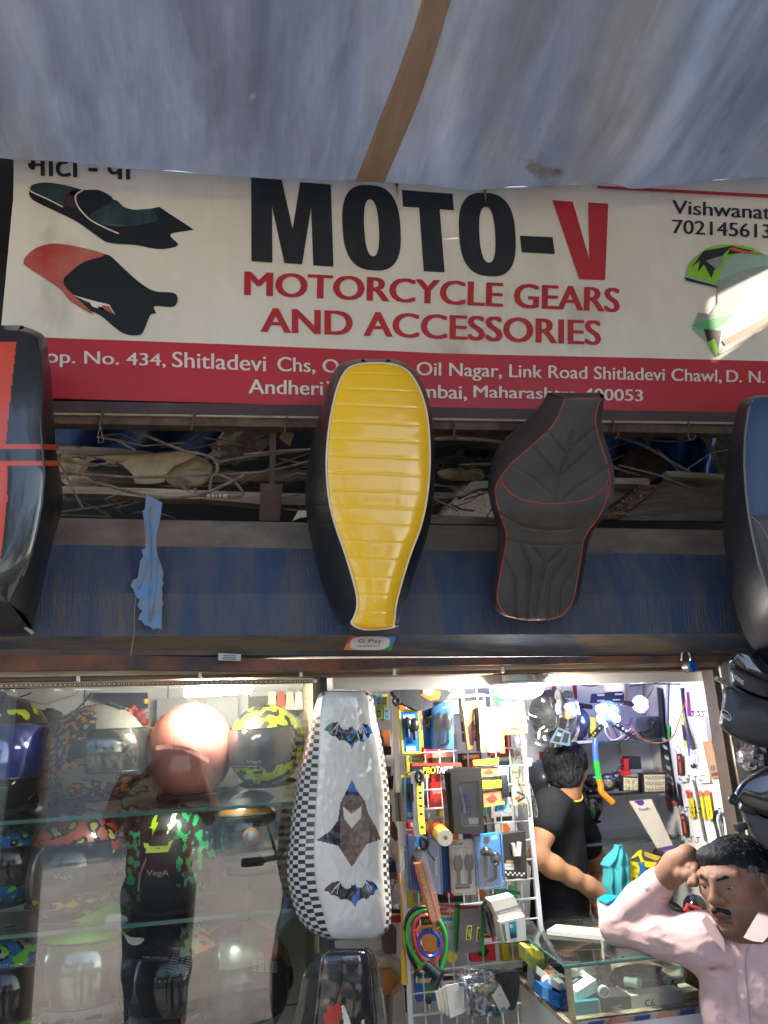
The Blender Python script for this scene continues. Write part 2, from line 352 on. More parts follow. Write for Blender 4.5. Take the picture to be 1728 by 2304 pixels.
def bgrid(yf0, yf1, mat, nv):
    def f(u, v):
        x = lerp(-1, 1880, u); y = lerp(yf0(x), yf1(x), v)
        if u == 0: x = sl_(y)
        p = sgp(x, y); return p+V((0, bowed(u, v)*.12+.0006, 0))
    mb.grid(f, 60, nv, mat)
bgrid(lambda x: 300+x*.03, lambda x: yat(band_top, x), BAN, 12)
mb.build('banner', SG)
mb = MB(); bgrid(lambda x: yat(band_top, x), lambda x: yat(sbot, x), BRED, 6); mb.build('red_band', SG)
mb = MB(); mb.slab([sgp(sl_(300)+2, 300), sgp(1880, 352), sgp(1880, 931), sgp(sl_(893)+1, 894)], (0, .03, 0), DARK); 
mb.v = [v+V((0, .012, 0)) for v in mb.v]; mb.build('backing_board', SG)
mb = MB(); mb.slab([sgp(1342, 420), sgp(1880, 447), sgp(1880, 454), sgp(1345, 425)], (0, -.002, 0), BRED); mb.v = [v+V((0, -.003, 0)) for v in mb.v]; mb.build('red_border', SG)
def oval(k, cx, cy, hw, hh, e=2.7, n=40, sx=.05, sy=.06):
    o = []
    for i in range(n):
        a = 2*math.pi*i/n; x = math.copysign(abs(math.cos(a))**(2/e), math.cos(a))*hw; y = math.copysign(abs(math.sin(a))**(2/e), math.sin(a))*hh
        o.append(k(cx+x+y*sx, cy+y+x*sy))
    return o
def ring(mb, o, i, y, mat):
    a = [PY(p, y) for p in o]; b = [PY(p, y) for p in i]; n = len(a); mb.add(a+b, [(j, (j+1) % n, n+(j+1) % n, n+j) for j in range(n)], mat)
mb = MB(); YI = 1.9986
mb.poly(px(c2, [(180, 52), (370, 68), (438, 375), (485, 82), (675, 97), (692, 608), (567, 600), (553, 240), (497, 593), (387, 585), (310, 232), (312, 583), (182, 573)], YI), INK)
ring(mb, oval(c2, 929, 366, 181, 266), oval(c2, 929, 366, 46, 177, 2.4), YI, INK)
mb.poly(px(c2, [(1117, 130), (1433, 155), (1441, 257), (1353, 250), (1384, 643), (1254, 637), (1225, 240), (1125, 235)], YI), INK)
ring(mb, oval(c3, 220, 336, 145, 214), oval(c3, 220, 337, 41, 143, 2.4), YI, INK)
mb.poly(px(c3, [(387, 342), (555, 350), (566, 436), (396, 427)], YI), INK)
mb.build('black_lettering', SG)
mb = MB(); mb.poly(px(c3, [(553, 160), (658, 168), (743, 462), (737, 172), (840, 178), (824, 570), (691, 565)], YI), RINK)
def btext(mb, s, k, q, mat, bold=.08): mb.text(s, px(k, q, YI), mat, (0, 0, 0), bold)
btext(mb, 'MOTORCYCLE GEARS', SRC, [(553, 610), (1393, 648), (1392, 703), (552, 664)], RINK, .12)
btext(mb, 'AND ACCESSORIES', SRC, [(589, 692), (1350, 721), (1350, 777), (589, 747)], RINK, .12)
mb.build('red_lettering', SG)
mb = MB(); btext(mb, 'op. No. 434,', c1, [(288, 1232), (1030, 1262), (1030, 1362), (288, 1342)], WINK); mb.build('pale_lettering', SG)
mb = MB(); btext(mb, 'Shitladevi', SRC, [(388, 791), (598, 800), (598, 836), (388, 826)], WINK); mb.build('pale_lettering', SG)
mb = MB(); btext(mb, 'Chs, Opp. India', c2, [(345, 1168), (1172, 1208), (1172, 1305), (345, 1288)], WINK); mb.build('pale_lettering', SG)
mb = MB(); btext(mb, 'Oil Nagar, Link Road Shitladevi Chawl,', SRC, [(938, 814), (1623, 832), (1623, 868), (938, 854)], WINK); mb.build('pale_lettering', SG)
mb = MB(); btext(mb, 'D. N. Nagar', SRC, [(1635, 833), (1830, 838), (1830, 874), (1635, 868)], WINK); mb.build('pale_lettering', SG)
mb = MB(); btext(mb, 'Andheri', c2, [(165, 1308), (625, 1320), (625, 1408), (165, 1398)], WINK); mb.build('pale_lettering', SG)
mb = MB(); btext(mb, 'West, Mumbai,', SRC, [(735, 858), (1050, 868), (1050, 903), (735, 892)], WINK); mb.build('pale_lettering', SG)
mb = MB(); btext(mb, 'Maharashtra 400053', SRC, [(1066, 867), (1446, 877), (1446, 903), (1066, 894)], WINK); mb.build('pale_lettering', SG)
mb = MB(); btext(mb, 'Vishwanath', c3, [(1170, 160), (1725, 190), (1725, 262), (1170, 230)], INK); mb.build('small_lettering', SG)
mb = MB(); btext(mb, '702145613', c3, [(1170, 259), (1672, 285), (1672, 356), (1170, 330)], INK); mb.build('small_lettering', SG)
mb = MB(); btext(mb, 'मोटो - वी', c1, [(170, -62), (822, -30), (824, 178), (172, 150)], INK, .15); mb.build('small_lettering', SG)
# printed pictures on the banner
mb = MB()
PK = M('printed_dark_teal', (.012, .025, .027), .4, 0, (.03, .06, .065), 30, stretch=(1, 1, .2)); PB = M('printed_near_black', (.008, .009, .01), .4); PM = M('printed_maroon', (.055, .02, .02), .4); PR = M('printed_red_seat', (.40, .035, .03), .4, 0, (.5, .15, .1), 6)
def pr(pts, mat, lift=0, k=c1, smooth=4):
    q = px(k, pts, YI-lift*.0009); q = spline(q, smooth, True) if smooth else q; mb.poly(q, mat)
pr([(183, 235), (215, 205), (300, 196), (420, 215), (515, 240), (600, 240), (660, 262), (730, 320), (800, 358), (900, 365), (985, 350), (1040, 380), (1190, 478), (1195, 490), (1060, 517), (1108, 580), (1050, 605), (960, 607), (850, 585), (680, 570), (600, 525), (480, 440), (350, 375), (200, 300)], PB)
pr([(195, 225), (300, 197), (500, 238), (460, 270), (410, 330), (380, 345), (200, 250)], PK, 1); pr([(420, 260), (500, 240), (470, 300), (480, 350), (400, 335)], PM, 1)
pr([(560, 395), (700, 300), (800, 362), (980, 356), (960, 380), (985, 430), (860, 460), (700, 470), (600, 440)], PK, 1)
pr([(470, 290), (520, 246), (610, 245), (700, 300), (560, 385), (520, 370)], PB, 2)
mb.tube(spline(px(c1, [(515, 242), (470, 280), (490, 350), (560, 425), (650, 475), (738, 513)], YI-.003), 6), .0022, WINK, 5); mb.tube(spline(px(c1, [(190, 215), (190, 248), (300, 300), (390, 347)], YI-.003), 6), .002, WINK, 5)
pr([(980, 360), (1000, 352), (1050, 400), (1060, 500), (1020, 470)], PB, 3)
pr([(148, 685), (165, 650), (230, 600), (340, 575), (500, 598), (650, 640), (690, 655), (760, 720), (860, 810), (960, 870), (1075, 880), (1105, 910), (1095, 955), (1060, 970), (960, 965), (970, 1010), (935, 1020), (890, 1125), (850, 1146), (770, 1135), (700, 1085), (620, 1020), (450, 940), (380, 860), (280, 790), (160, 712)], PB)
pr([(148, 685), (165, 650), (230, 600), (340, 575), (500, 598), (650, 645), (520, 690), (430, 760), (395, 800), (420, 860), (580, 1010), (450, 940), (380, 860), (280, 790), (160, 712)], PR, 1)
pr([(445, 892), (560, 925), (680, 955), (718, 1020), (660, 965), (540, 935)], WINK, 1, smooth=0); pr([(555, 938), (625, 955), (655, 990), (575, 968)], WINK, 2, smooth=0); pr([(625, 957), (680, 965), (705, 1012), (655, 990)], PR, 2, smooth=0); pr([(480, 915), (550, 940), (560, 965)], C(20, 80, 50), 2, smooth=0)
mb.build('printed_seats', SG)
mb = MB(); LG = C(150, 215, 40, .4); GY = M('printed_grey', (.2, .23, .22), .4, 0, (.35, .4, .36), 8); SKY = C(165, 200, 178, .4)
pr([(1235, 550), (1250, 490), (1310, 430), (1380, 393), (1480, 388), (1580, 405), (1680, 460), (1750, 470), (1750, 700), (1659, 720), (1600, 800), (1480, 870), (1395, 962), (1345, 890), (1290, 840), (1270, 800), (1400, 720), (1400, 610), (1240, 570)], SKY, 0, c3, 2)
pr([(1240, 545), (1260, 480), (1320, 425), (1390, 392), (1480, 388), (1580, 405), (1640, 440), (1500, 430), (1440, 470), (1395, 590), (1330, 570)], LG, 1, c3, 0)
pr([(1265, 505), (1330, 420), (1470, 395), (1590, 420), (1450, 440), (1470, 400), (1400, 470), (1370, 560), (1330, 490), (1300, 530), (1310, 470)], PB, 2, c3, 0)
pr([(1340, 470), (1440, 440), (1400, 520)], GY, 3, c3, 0); pr([(1460, 408), (1480, 402), (1540, 418), (1650, 440), (1520, 428), (1480, 420)], C(235, 90, 60), 3, c3, 0)
pr([(1400, 570), (1480, 540), (1560, 510), (1750, 480), (1750, 560), (1620, 600), (1470, 730), (1370, 760), (1300, 800), (1275, 800), (1300, 735), (1360, 745), (1400, 690)], GY, 1, c3, 0)
pr([(1270, 800), (1360, 770), (1480, 745), (1440, 790), (1380, 825), (1300, 820)], C(90, 190, 110), 2, c3, 0); pr([(1330, 820), (1420, 830), (1400, 960), (1350, 890)], PB, 2, c3, 0); pr([(1345, 890), (1385, 870), (1405, 930), (1395, 962)], LG, 3, c3, 0)
pr([(1425, 880), (1540, 820), (1750, 690), (1750, 740), (1600, 830), (1440, 905)], C(240, 110, 80), 3, c3, 0); pr([(1400, 930), (1440, 905), (1600, 830), (1600, 850), (1410, 955)], GY, 2, c3, 0)
pr([(1235, 555), (1400, 600), (1400, 608), (1240, 572)], PB, 3, c3, 0)
mb.build('printed_helmet', SG)
# sign's timber and angle iron, rust drips from the fixings
band(MB(), (898, 924), (931, 953), -120, 1880, 1.985, .05, M('plum_brown_steel', (.06, .032, .035), .6, 0, (.11, .085, .08), 6, lo=.5, hi=.8, bump=.2)).build('bottom_rail', SG)
band(MB(), (925, 929), (953, 958), -120, 1880, 1.98, .06, GREYWOOD).build('batten', SG)
band(MB(), (930, 949), (959, 979), -120, 1880, 1.99, .04, M('brown_angle_iron', (.17, .10, .07), .8, 0, (.07, .045, .035), 18, bump=.4, bs=90)).build('angle_iron', SG)
for x, y in ((892, 414), (1090, 424)):
    mb = MB(); mb.obox(sgp(x, y)+V((0, -.008, 0)), ((1, 0, 0), (0, 1, 0), (0, 0, 1)), (.0045, .006, .008), RUST, .001); mb.poly([sgp(x-3, y+6)+V((0, -.006, 0)), sgp(x+3, y+6)+V((0, -.006, 0)), sgp(x+2, y+38)+V((0, -.006, 0))], M('rust_drip', (.38, .22, .10), .6))
    mb.thing('rusty_screw', 'rusty screw in the banner above the ' + ('first O' if x < 1000 else 'second O'), 'screw')

# ---------------------------------------------------------------- tarpaulin canopy
TP = root('tarpaulin_canopy', 'grey-blue wrinkled tarpaulin stretched overhead in front of the sign', 'tarpaulin', PY((860, 412), 1.9))
def tarp_mat(name, a, b, c, tr=.35, stain=(.2, .13, .07)):
    m = M(name, a, .6, 0, b, 2.2, lo=.35, hi=.65, bump=.7, bs=18, col3=c, ns3=1.1, lo3=.5, hi3=.72, stretch=(2.2, .7, 1))
    t = m.node_tree; p = t.nodes['Principled BSDF']; o = t.nodes['Material Output']; tl = t.nodes.new('ShaderNodeBsdfTranslucent'); mx = t.nodes.new('ShaderNodeMixShader'); mx.inputs[0].default_value = tr
    if p.inputs['Base Color'].links:
        src = p.inputs['Base Color'].links[0].from_socket
        tc = t.nodes['Texture Coordinate']; n = t.nodes.new('ShaderNodeTexNoise'); n.inputs['Scale'].default_value = 3.1; n.inputs['Detail'].default_value = 8; t.links.new(tc.outputs['Object'], n.inputs['Vector'])
        rp = t.nodes.new('ShaderNodeValToRGB'); rp.color_ramp.elements[0].position = .68; rp.color_ramp.elements[1].position = .76; t.links.new(n.outputs['Fac'], rp.inputs[0])
        mm = t.nodes.new('ShaderNodeMix'); mm.data_type = 'RGBA'; t.links.new(rp.outputs[0], mm.inputs[0]); t.links.new(src, mm.inputs[6]); mm.inputs[7].default_value = (*stain, 1); src = mm.outputs[2]
        mp2 = t.nodes.new('ShaderNodeMapping'); mp2.inputs['Scale'].default_value = (4, .6, 1); t.links.new(tc.outputs['Object'], mp2.inputs[0]); n2 = t.nodes.new('ShaderNodeTexNoise'); n2.inputs['Scale'].default_value = 5; n2.inputs['Detail'].default_value = 12; n2.inputs['Roughness'].default_value = .72; t.links.new(mp2.outputs[0], n2.inputs['Vector'])
        n3 = t.nodes.new('ShaderNodeTexNoise'); n3.inputs['Scale'].default_value = 1.7; n3.inputs['Detail'].default_value = 10; n3.inputs['Roughness'].default_value = .68; t.links.new(tc.outputs['Object'], n3.inputs['Vector']); ad = t.nodes.new('ShaderNodeMath'); ad.operation = 'ADD'; t.links.new(n2.outputs['Fac'], ad.inputs[0]); t.links.new(n3.outputs['Fac'], ad.inputs[1]); mr = t.nodes.new('ShaderNodeMapRange'); mr.inputs[1].default_value = .72; mr.inputs[2].default_value = 1.28; mr.inputs[3].default_value = .8; mr.inputs[4].default_value = 1.16; t.links.new(ad.outputs[0], mr.inputs[0]); m4 = t.nodes.new('ShaderNodeMix'); m4.data_type = 'RGBA'; m4.blend_type = 'MULTIPLY'; m4.inputs[0].default_value = 1; t.links.new(src, m4.inputs[6]); t.links.new(mr.outputs[0], m4.inputs[7]); src = m4.outputs[2]
        t.links.new(src, p.inputs['Base Color']); t.links.new(src, tl.inputs[0])
    t.links.new(p.outputs[0], mx.inputs[1]); t.links.new(tl.outputs[0], mx.inputs[2]); t.links.new(mx.outputs[0], o.inputs[0]); return m
TARP = tarp_mat('tarpaulin_weave', (.34, .40, .50), (.43, .48, .56), (.40, .40, .41), .40)
edge = spline([PY(p, 1.9) for p in [(-700, 310), (-60, 350), (36, 358), (200, 371), (520, 396), (700, 404), (860, 411), (960, 418), (1090, 426), (1350, 412), (1420, 424), (1500, 416), (1728, 398), (1900, 392), (2080, 386)]], 6)
def tarp_fn(u, v):
    t = u*(len(edge)-1); i = min(int(t), len(edge)-2); p = lerp(edge[i], edge[i+1], t-i)
    y = 1.9-v*3.3; z = p.z+.04 + v*.42 if v > 0 else p.z
    fold = .030*math.sin(p.x*9+v*3)*min(1, v*8+.15) + .05*nz((p.x*1.6, v*2.2, 3.1)) + .018*nz((p.x*11+v*4, v*3.5, 1.2)) + .006*(1-abs(nz((p.x*9-v*9, v*14, 4.4)))*2) + .004*nz((p.x*26-v*18, v*17, 6.1)) + .022*nz((p.x*5-v*7, v*6, 8.2))*max(0, min(1, (p.x-.3)*1.2))
    zz = lerp(p.z, z, min(1, v*6)) + fold*min(1, v*10+.1) - .05*math.sin(math.pi*min(1, v*1.3))
    return V((p.x*(1+.06*v+(2.4*max(0, v-.12)*min(1, (p.x-1.2)*1.2) if p.x > 1.2 else 0)), y + .012*nz((p.x*7, 0, 5)), zz))  # right side flared out of view to trim the sun patch on the sign
MB().sheet(tarp_fn, 170, 110, TARP, (0, 0, .0012)).build('sheet', TP, sharp=80)
MB().sheet(lambda u, v: lerp(tarp_fn(u, 0), V((tarp_fn(u, 0).x, 2.04, tarp_fn(u, 0).z+.16)), v), 60, 4, TARP, (0, 0, .0012)).build('sun_gap_strip', TP)  # added strip, keeps sun from slipping between tarp and sign top
# the brown tape along the sheet, stuck to its underside
def tape(u, v):
    # centre line measured on the tarp: near the sign at X~.33, running up to the right
    xa = lerp(PY((833, 405), 1.9).x, PY((1075, 0), 1.36).x, min(1, v*1.0)); xa = xa + .02*math.sin(v*6)
    uu = min(max((xa-edge[0].x)/(edge[-1].x-edge[0].x), 0), 1); best = 0
    for i in range(len(edge)-1):
        if edge[i].x <= xa <= edge[i+1].x: best = (i+(xa-edge[i].x)/(edge[i+1].x-edge[i].x))/(len(edge)-1)
    vv = v*.55
    p = tarp_fn(min(1, best + (u-.5)*.032), vv); return p + V((0, 0, -.004))
MB().sheet(tape, 6, 50, tarp_mat('brown_tape', (.54, .39, .29), (.58, .43, .32), (.47, .36, .28), .45, (.36, .23, .14)), (0, 0, -.001)).build('brown_tape', TP, sharp=80)
# added unseen block to the right: it shades the lower part of the front
mb = MB(); SUNBLK = M('sun_blocker_sheet', (.25, .25, .26), .7, 0, (.16, .15, .14), 3)
mb.box((2.45, -.6, 0), (2.5, 2.6, 3.31), SUNBLK); mb.box((2.45, -.6, 3.31), (3.4, 2.6, 3.34), SUNBLK); mb.box((2.5, 2.55, 0), (3.4, 2.6, 3.30), SUNBLK)
mb.thing('sun_blocker', 'unseen grey sheet block added right of the shop to shade its front', 'sun blocker')
# ---------------------------------------------------------------- stickers, torn strip, string on the shutter box
st = MB(); Yq = 1.868
st.slab(px(c5, [(462, 2060), (795, 2060), (757, 2158), (420, 2156)], Yq), (0, .0008, 0), C(225, 90, 50)); 
st.poly(px(c5, [(445, 2108), (600, 2108), (600, 2157), (420, 2156)], Yq-.0008), C(235, 140, 50)); st.poly(px(c5, [(620, 2060), (795, 2060), (776, 2108), (620, 2108)], Yq-.0008), C(40, 130, 215)); st.poly(px(c5, [(620, 2108), (776, 2108), (757, 2158), (620, 2157)], Yq-.0008), C(35, 150, 80))
st.poly([PY(p, Yq-.0016) for p in oval(c5, 607, 2109, 141, 48, 3.2, 40, -.25, 0)], C(228, 220, 208))
st.text('G Pay', px(c5, [(525, 2080), (695, 2080), (690, 2112), (522, 2112)], Yq-.002), DARK, (0, 0, 0), .02); st.text('Accepted here', px(c5, [(515, 2122), (680, 2122), (678, 2136), (512, 2136)], Yq-.002), DARK, (0, 0, 0), .01)
st.thing('payment_sticker', 'white oval payment sticker with orange, blue and green corners on the shutter box lip', 'sticker')
st = MB(); q = px(c4, [(1165, 1350), (1285, 1355), (1283, 1391), (1162, 1388)], 1.925); st.slab(q, (0, .001, 0), C(190, 185, 180, .3)); 
for v in (.25, .5, .75): st.poly([lerp(lerp(q[0], q[3], v), lerp(q[1], q[2], v), t)+V((0, -.0006, 0)) for t in (.2, .8)]+[lerp(lerp(q[0], q[3], v+.1), lerp(q[1], q[2], v+.1), t)+V((0, -.0006, 0)) for t in (.8, .2)], DARK)
st.thing('silver_tag', 'small silver printed tag stuck under the left part of the shutter box', 'tag')
RAG = M('torn_blue_tarp', (.10, .22, .44), .6, 0, (.2, .19, .18), 16, lo=.42, hi=.62, bump=.4, bs=40)
rp = [(780, 505), (865, 545), (858, 600), (852, 650), (835, 720), (833, 780), (840, 830), (860, 880), (872, 925), (866, 960), (874, 975), (862, 1000), (868, 1040), (862, 1058), (872, 1085), (864, 1105), (866, 1160), (862, 1225), (840, 1215), (815, 1224), (795, 1205), (770, 1200), (755, 1175), (735, 1172), (748, 1140), (762, 1128), (740, 1110), (730, 1090), (745, 1065), (718, 1040), (712, 1010), (695, 992), (712, 960), (735, 950), (742, 900), (745, 860), (765, 830), (752, 800), (775, 790), (772, 700), (768, 640), (758, 590), (772, 580), (776, 540)]
mb = MB(); q = px(c4, rp, 1.852)
mb.slab([p+V((0, .008*nz(p, 25), 0)) for p in q], (0, .0015, 0), RAG)
for a, b in (((800, 560), (790, 1180)), ((840, 840), (800, 1190)), ((780, 860), (740, 1010))): mb.tube(spline(px(c4, [a, ((a[0]+b[0])/2+12, (a[1]+b[1])/2), b], 1.852), 6), [.001]+[.004]*11+[.001], RAG, 6, flat=.5)
mb.thing('torn_tarp_strip', 'ragged strip of blue tarp hanging over the shutter box', 'tarp strip')
MB().tube(spline(px(c4, [(722, 1050), (716, 1150), (714, 1250), (703, 1320), (697, 1368)], 1.85), 5), .0011, C(150, 130, 100, .8), 5).thing('hanging_string', 'thin frayed string hanging below the torn blue strip', 'string')

# ---------------------------------------------------------------- dusty junk in the gap between sign and shutter box
TARPB = M('bright_blue_tarp', (.015, .12, .42), .55, 0, (.01, .035, .11), 6, lo=.4, hi=.6, bump=.3, bs=25, stretch=(4, 1, .8))
def fold(k, q, y, amp, f):
    a, b, c_, d_ = px(k, q, y)
    return lambda u, v: lerp(lerp(a, b, u), lerp(d_, c_, u), v)+V((0, amp*math.sin(u*f+v*2)+amp*.6*nz((u*5, v*3, f)), 0))
MB().sheet(fold(j3, [(150, 120), (1400, 130), (1420, 700), (60, 760)], 2.4, .035, 26), 60, 12, TARPB).thing('blue_tarp_bundle', 'bright blue tarp hanging in folds behind the right junk boards', 'tarp')
MB().sheet(fold(c4, [(260, 70), (1250, 70), (1200, 320), (200, 320)], 2.5, .03, 18), 50, 10, M('dim_navy_tarp', (.012, .04, .12), .6, 0, (.01, .02, .05), 5, bump=.3)).thing('navy_tarp_sheet', 'dark navy tarp sheet behind the torn cardboard on the left', 'tarp')
CARD = M('dusty_cardboard', (.55, .4, .25), .9, 0, (.32, .23, .15), 9, bump=.3, bs=60)
def board(name, label, k, pts, y, th, mat, tilt=0., cat='board', group=None, smooth=0):
    q = px(k, pts, y)
    if tilt:
        z0 = min(p.z for p in q); q = [PN(k(*a), V((0, y, z0)), V((0, 1, -tilt))) for a in pts]
    if smooth: q = spline(q, smooth, True)
    return MB().slab(q, (0, th, 0), mat).thing(name, label, cat, group)
board('torn_cardboard', 'torn brown cardboard flap hanging in the left gap under the sign', c4, [(400, 345), (440, 330), (470, 300), (560, 297), (620, 295), (800, 288), (1000, 270), (1060, 275), (1040, 300), (985, 330), (930, 350), (890, 390), (870, 438), (800, 448), (720, 445), (705, 395), (660, 350), (620, 330), (600, 345), (540, 305), (480, 325), (450, 345)], 2.12, .006, CARD, .3, 'cardboard')
board('weathered_plank', 'long weathered plank lying behind the torn blue strip', c4, [(330, 458), (720, 468), (1000, 480), (1390, 492), (1640, 500), (1640, 560), (1390, 555), (1080, 528), (840, 527), (590, 502), (340, 498)], 2.08, .05, GREYWOOD, .2, 'plank', 'planks in the gap')
board('dark_plank', 'dark horizontal timber across the left gap under the cardboard', c4, [(300, 375), (700, 380), (980, 385), (1640, 372), (1640, 430), (980, 440), (700, 445), (300, 432)], 2.22, .05, DUSTY, 0, 'plank', 'planks in the gap')
board('pale_batten', 'curved pale batten running into the cardboard on the left', c4, [(280, 245), (420, 247), (600, 255), (800, 275), (860, 290), (700, 300), (520, 292), (280, 288)], 2.25, .03, GREYWOOD, 0, 'plank', 'planks in the gap')
board('iron_strut', 'rusty flat iron strut standing left of the yellow seat', c4, [(1437, 100), (1475, 100), (1470, 300), (1463, 452), (1435, 452), (1438, 300)], 2.03, .008, RUST, 0, 'strut')
board('iron_plate', 'square rusty plate at the foot of the iron strut', c4, [(1390, 445), (1508, 450), (1492, 645), (1382, 642)], 2.02, .008, RUST, 0, 'plate')
board('hanging_card', 'small dusty card hanging beside the iron strut', c4, [(1515, 140), (1570, 180), (1545, 245), (1490, 200)], 2.1, .004, CARD, 0, 'card')
mb = MB(); mb.ball(PY(c4(1290, 235), 2.35), (.105, .06, .05), M('dusty_grey_sacking', (.42, .35, .27), .95, 0, (.18, .14, .11), 20, bump=.8, bs=40), 36, 20, ((.88, 0, .45), (0, 1, 0), (-.45, 0, .88)), lambda d: V((d.x*.105, d.y*.06, d.z*.05))*(1+.28*nz(d, 3)+.12*nz(d, 9))); mb.thing('crumpled_sack', 'crumpled dusty grey sack stuffed in the gap left of the yellow seat', 'sack')
mb = MB(); mb.ball(PY(c4(1120, 420), 2.3), .05, DUSTY, 24, 14, None, lambda d: V((d.x*.085, d.y*.04, d.z*.035))*(1+.4*nz(d, 4))); mb.thing('bundled_rag', 'dark knotted rag under the grey sack', 'rag')
CAB = M('dusty_cable', (.28, .22, .16), .85, 0, (.13, .10, .075), 30)
cables = [([(240, 118), (400, 118), (520, 130), (650, 150), (750, 178), (900, 240), (1000, 275), (1090, 292), (1145, 320), (1160, 360), (1150, 395)], 2.06, .0042, 'grey cable arching over the torn cardboard'),
          ([(1040, 470), (1050, 500), (1110, 505), (1130, 410), (1170, 400), (1240, 430), (1285, 475), (1295, 505), (1250, 520), (1205, 514)], 2.05, .004, 'looped cable above the plank with a small printed tag'),
          ([(300, 388), (500, 400), (740, 412), (1000, 402), (1300, 392), (1480, 370), (1660, 322)], 2.07, .0042, 'long cable sagging across behind the iron strut'),
          ([(1165, 332), (1300, 306), (1480, 285), (1660, 262)], 2.09, .004, 'upper short cable crossing the iron strut'),
          ([(420, 438), (560, 452), (700, 492), (900, 522), (1040, 510), (1160, 470), (1300, 402)], 2.04, .0045, 'cable drooping along the weathered plank'),
          ([(300, 300), (360, 420), (440, 575)], 2.03, .003, 'thin wire slanting down beside the orange seat')]
for pts, y, r_, lab in cables: MB().tube(spline(px(c4, pts, y), 7), r_, CAB, 7).thing('dusty_cable', lab, 'cable', 'old cables in the gap')
mb = MB(); mb.cyl(PY(c4(1105, 512), 2.045), PY(c4(1212, 512), 2.045), .0055, C(225, 215, 195), 10)
for t in (.15, .35, .5, .7): a = lerp(PY(c4(1105, 512), 2.045), PY(c4(1212, 512), 2.045), t); mb.cyl(a, a+V((.004, 0, 0)), .0058, C(150, 60, 40), 10)
mb.thing('printed_sleeve', 'little white sleeve with red print on the looped cable', 'cable sleeve')
# right part
board('pale_log', 'pale wooden log end beside the quilted black seat', j3, [(250, 678), (670, 678), (705, 692), (708, 730), (680, 752), (600, 740), (250, 735)], 2.1, .05, M('pale_wood', (.42, .34, .24), .85, 0, (.25, .19, .13), 9, bump=.3, stretch=(.5, 3, 3)), 0, 'log')
board('plywood_board', 'large dark plywood board leaning in the right gap', j3, [(880, 640), (1440, 690), (1440, 1105), (400, 1092), (640, 900), (800, 765)], 2.12, .02, DUSTY, .35, 'board')
board('board_edging', 'pale chipped edging along the top of the dark plywood', j3, [(868, 612), (1000, 610), (1150, 625), (1440, 640), (1440, 695), (1000, 672), (905, 662)], 2.11, .03, GREYWOOD, 0, 'plank', 'planks in the gap')
board('grey_offcut', 'grey board offcut behind the quilted seat’s right edge', j3, [(150, 742), (600, 742), (300, 960), (150, 1040)], 2.14, .02, DUSTY, .2, 'board')
LEAF = M('dry_leaf_litter', (.34, .19, .12), .95, 0, (.15, .085, .06), 25, bump=.5, bs=60)
mb = MB(); q = px(j3, [(620, 770), (700, 740), (800, 752), (640, 890), (400, 1075), (230, 1085), (300, 1010), (440, 900)], 2.105); mb.slab(q, (0, .01, 0), LEAF)
random.seed(3)
for i in range(170):
    t = random.random(); s_ = random.uniform(-1, 1); a = lerp(V((700, 755, 0)), V((300, 1060, 0)), t); p = PY(j3(a.x+s_*70*(1-.3*t), a.y+s_*22), 2.1-random.random()*.012); u = V((random.uniform(-1, 1), random.uniform(-1, .3), random.uniform(-1, 1))).normalized()*.008; w_ = u.orthogonal().normalized()*.0035
    mb.add([p-u, p+w_, p+u, p-w_], [(0, 1, 2, 3)], LEAF if i % 3 else CARD)
o = mb.build('leaf_litter'); o['kind'] = 'stuff'
board('charred_rag', 'black charred rag in front of the blue tarp', j3, [(520, 395), (620, 405), (700, 395), (800, 470), (885, 545), (870, 620), (800, 660), (740, 690), (560, 680), (390, 650), (440, 560), (470, 460)], 2.2, .03, M('charred_cloth', (.03, .024, .022), .95, 0, (.075, .055, .045), 12, bump=.7, bs=30), 0, 'rag', None, 3)
MB().tube(spline(px(j3, [(100, 232), (250, 240), (400, 275), (620, 350), (780, 430), (950, 540), (1100, 612)], 2.08), 6), .0048, M('dusty_pale_hose', (.2, .17, .14), .9, 0, (.1, .08, .06), 30), 8).thing('sagging_hose', 'dusty hose sloping down in front of the blue tarp', 'hose')
MB().tube(spline(px(j3, [(320, 572), (420, 600), (615, 652)], 2.09), 5), .003, CAB, 6).thing('dusty_cable', 'short cable in front of the charred rag', 'cable', 'old cables in the gap')
MB().tube(spline(px(j3, [(1190, 190), (1260, 300), (1330, 450), (1400, 620)], 2.3), 4), .008, DUSTY, 8).thing('leaning_stick', 'dark stick leaning beside the bright blue tarp fold', 'stick')
# centre: pipes, gable board, sill plank
for (cx, cy, rr, lab) in ((605, 845, 55, 'thick-walled dusty pipe end nearest the yellow seat'), (995, 652, 55, 'thin-walled dark pipe, middle of the pipe ends behind the sign'), (1258, 668, 82, 'widest dark pipe end beside the quilted seat')):
    p = PY(j2(cx, cy), 2.2); r_ = (PY(j2(cx+rr, cy), 2.2)-p).length; ax = V((-.15, -1, -.35)).normalized(); mb = MB()
    mb.lathe(p, -ax, [(r_*.45 if cx < 700 else r_*.82, .05), (r_*.45 if cx < 700 else r_*.82, 0), (r_, 0), (r_, .35)], M('dusty_pipe', (.075, .06, .05), .8, 0, (.04, .033, .03), 20), 20); mb.thing('old_pipe', lab, 'pipe', 'old pipes behind the sign')
for i, (a, b) in enumerate((((460, 700), (1500, 480)), ((480, 640), (1400, 520)), ((520, 960), (1500, 760)), ((500, 1020), (1500, 900)))): MB().tube([PY(j2(*a), 2.35), PY(j2(*b), 2.45)], .012, M('dark_dusty_rod', (.04, .033, .028), .9, 0, (.08, .06, .05), 20), 8).thing('dark_rod', ['highest', 'second', 'third', 'lowest'][i]+' of the dark rods between the yellow and quilted seats', 'rod', 'rods behind the sign')
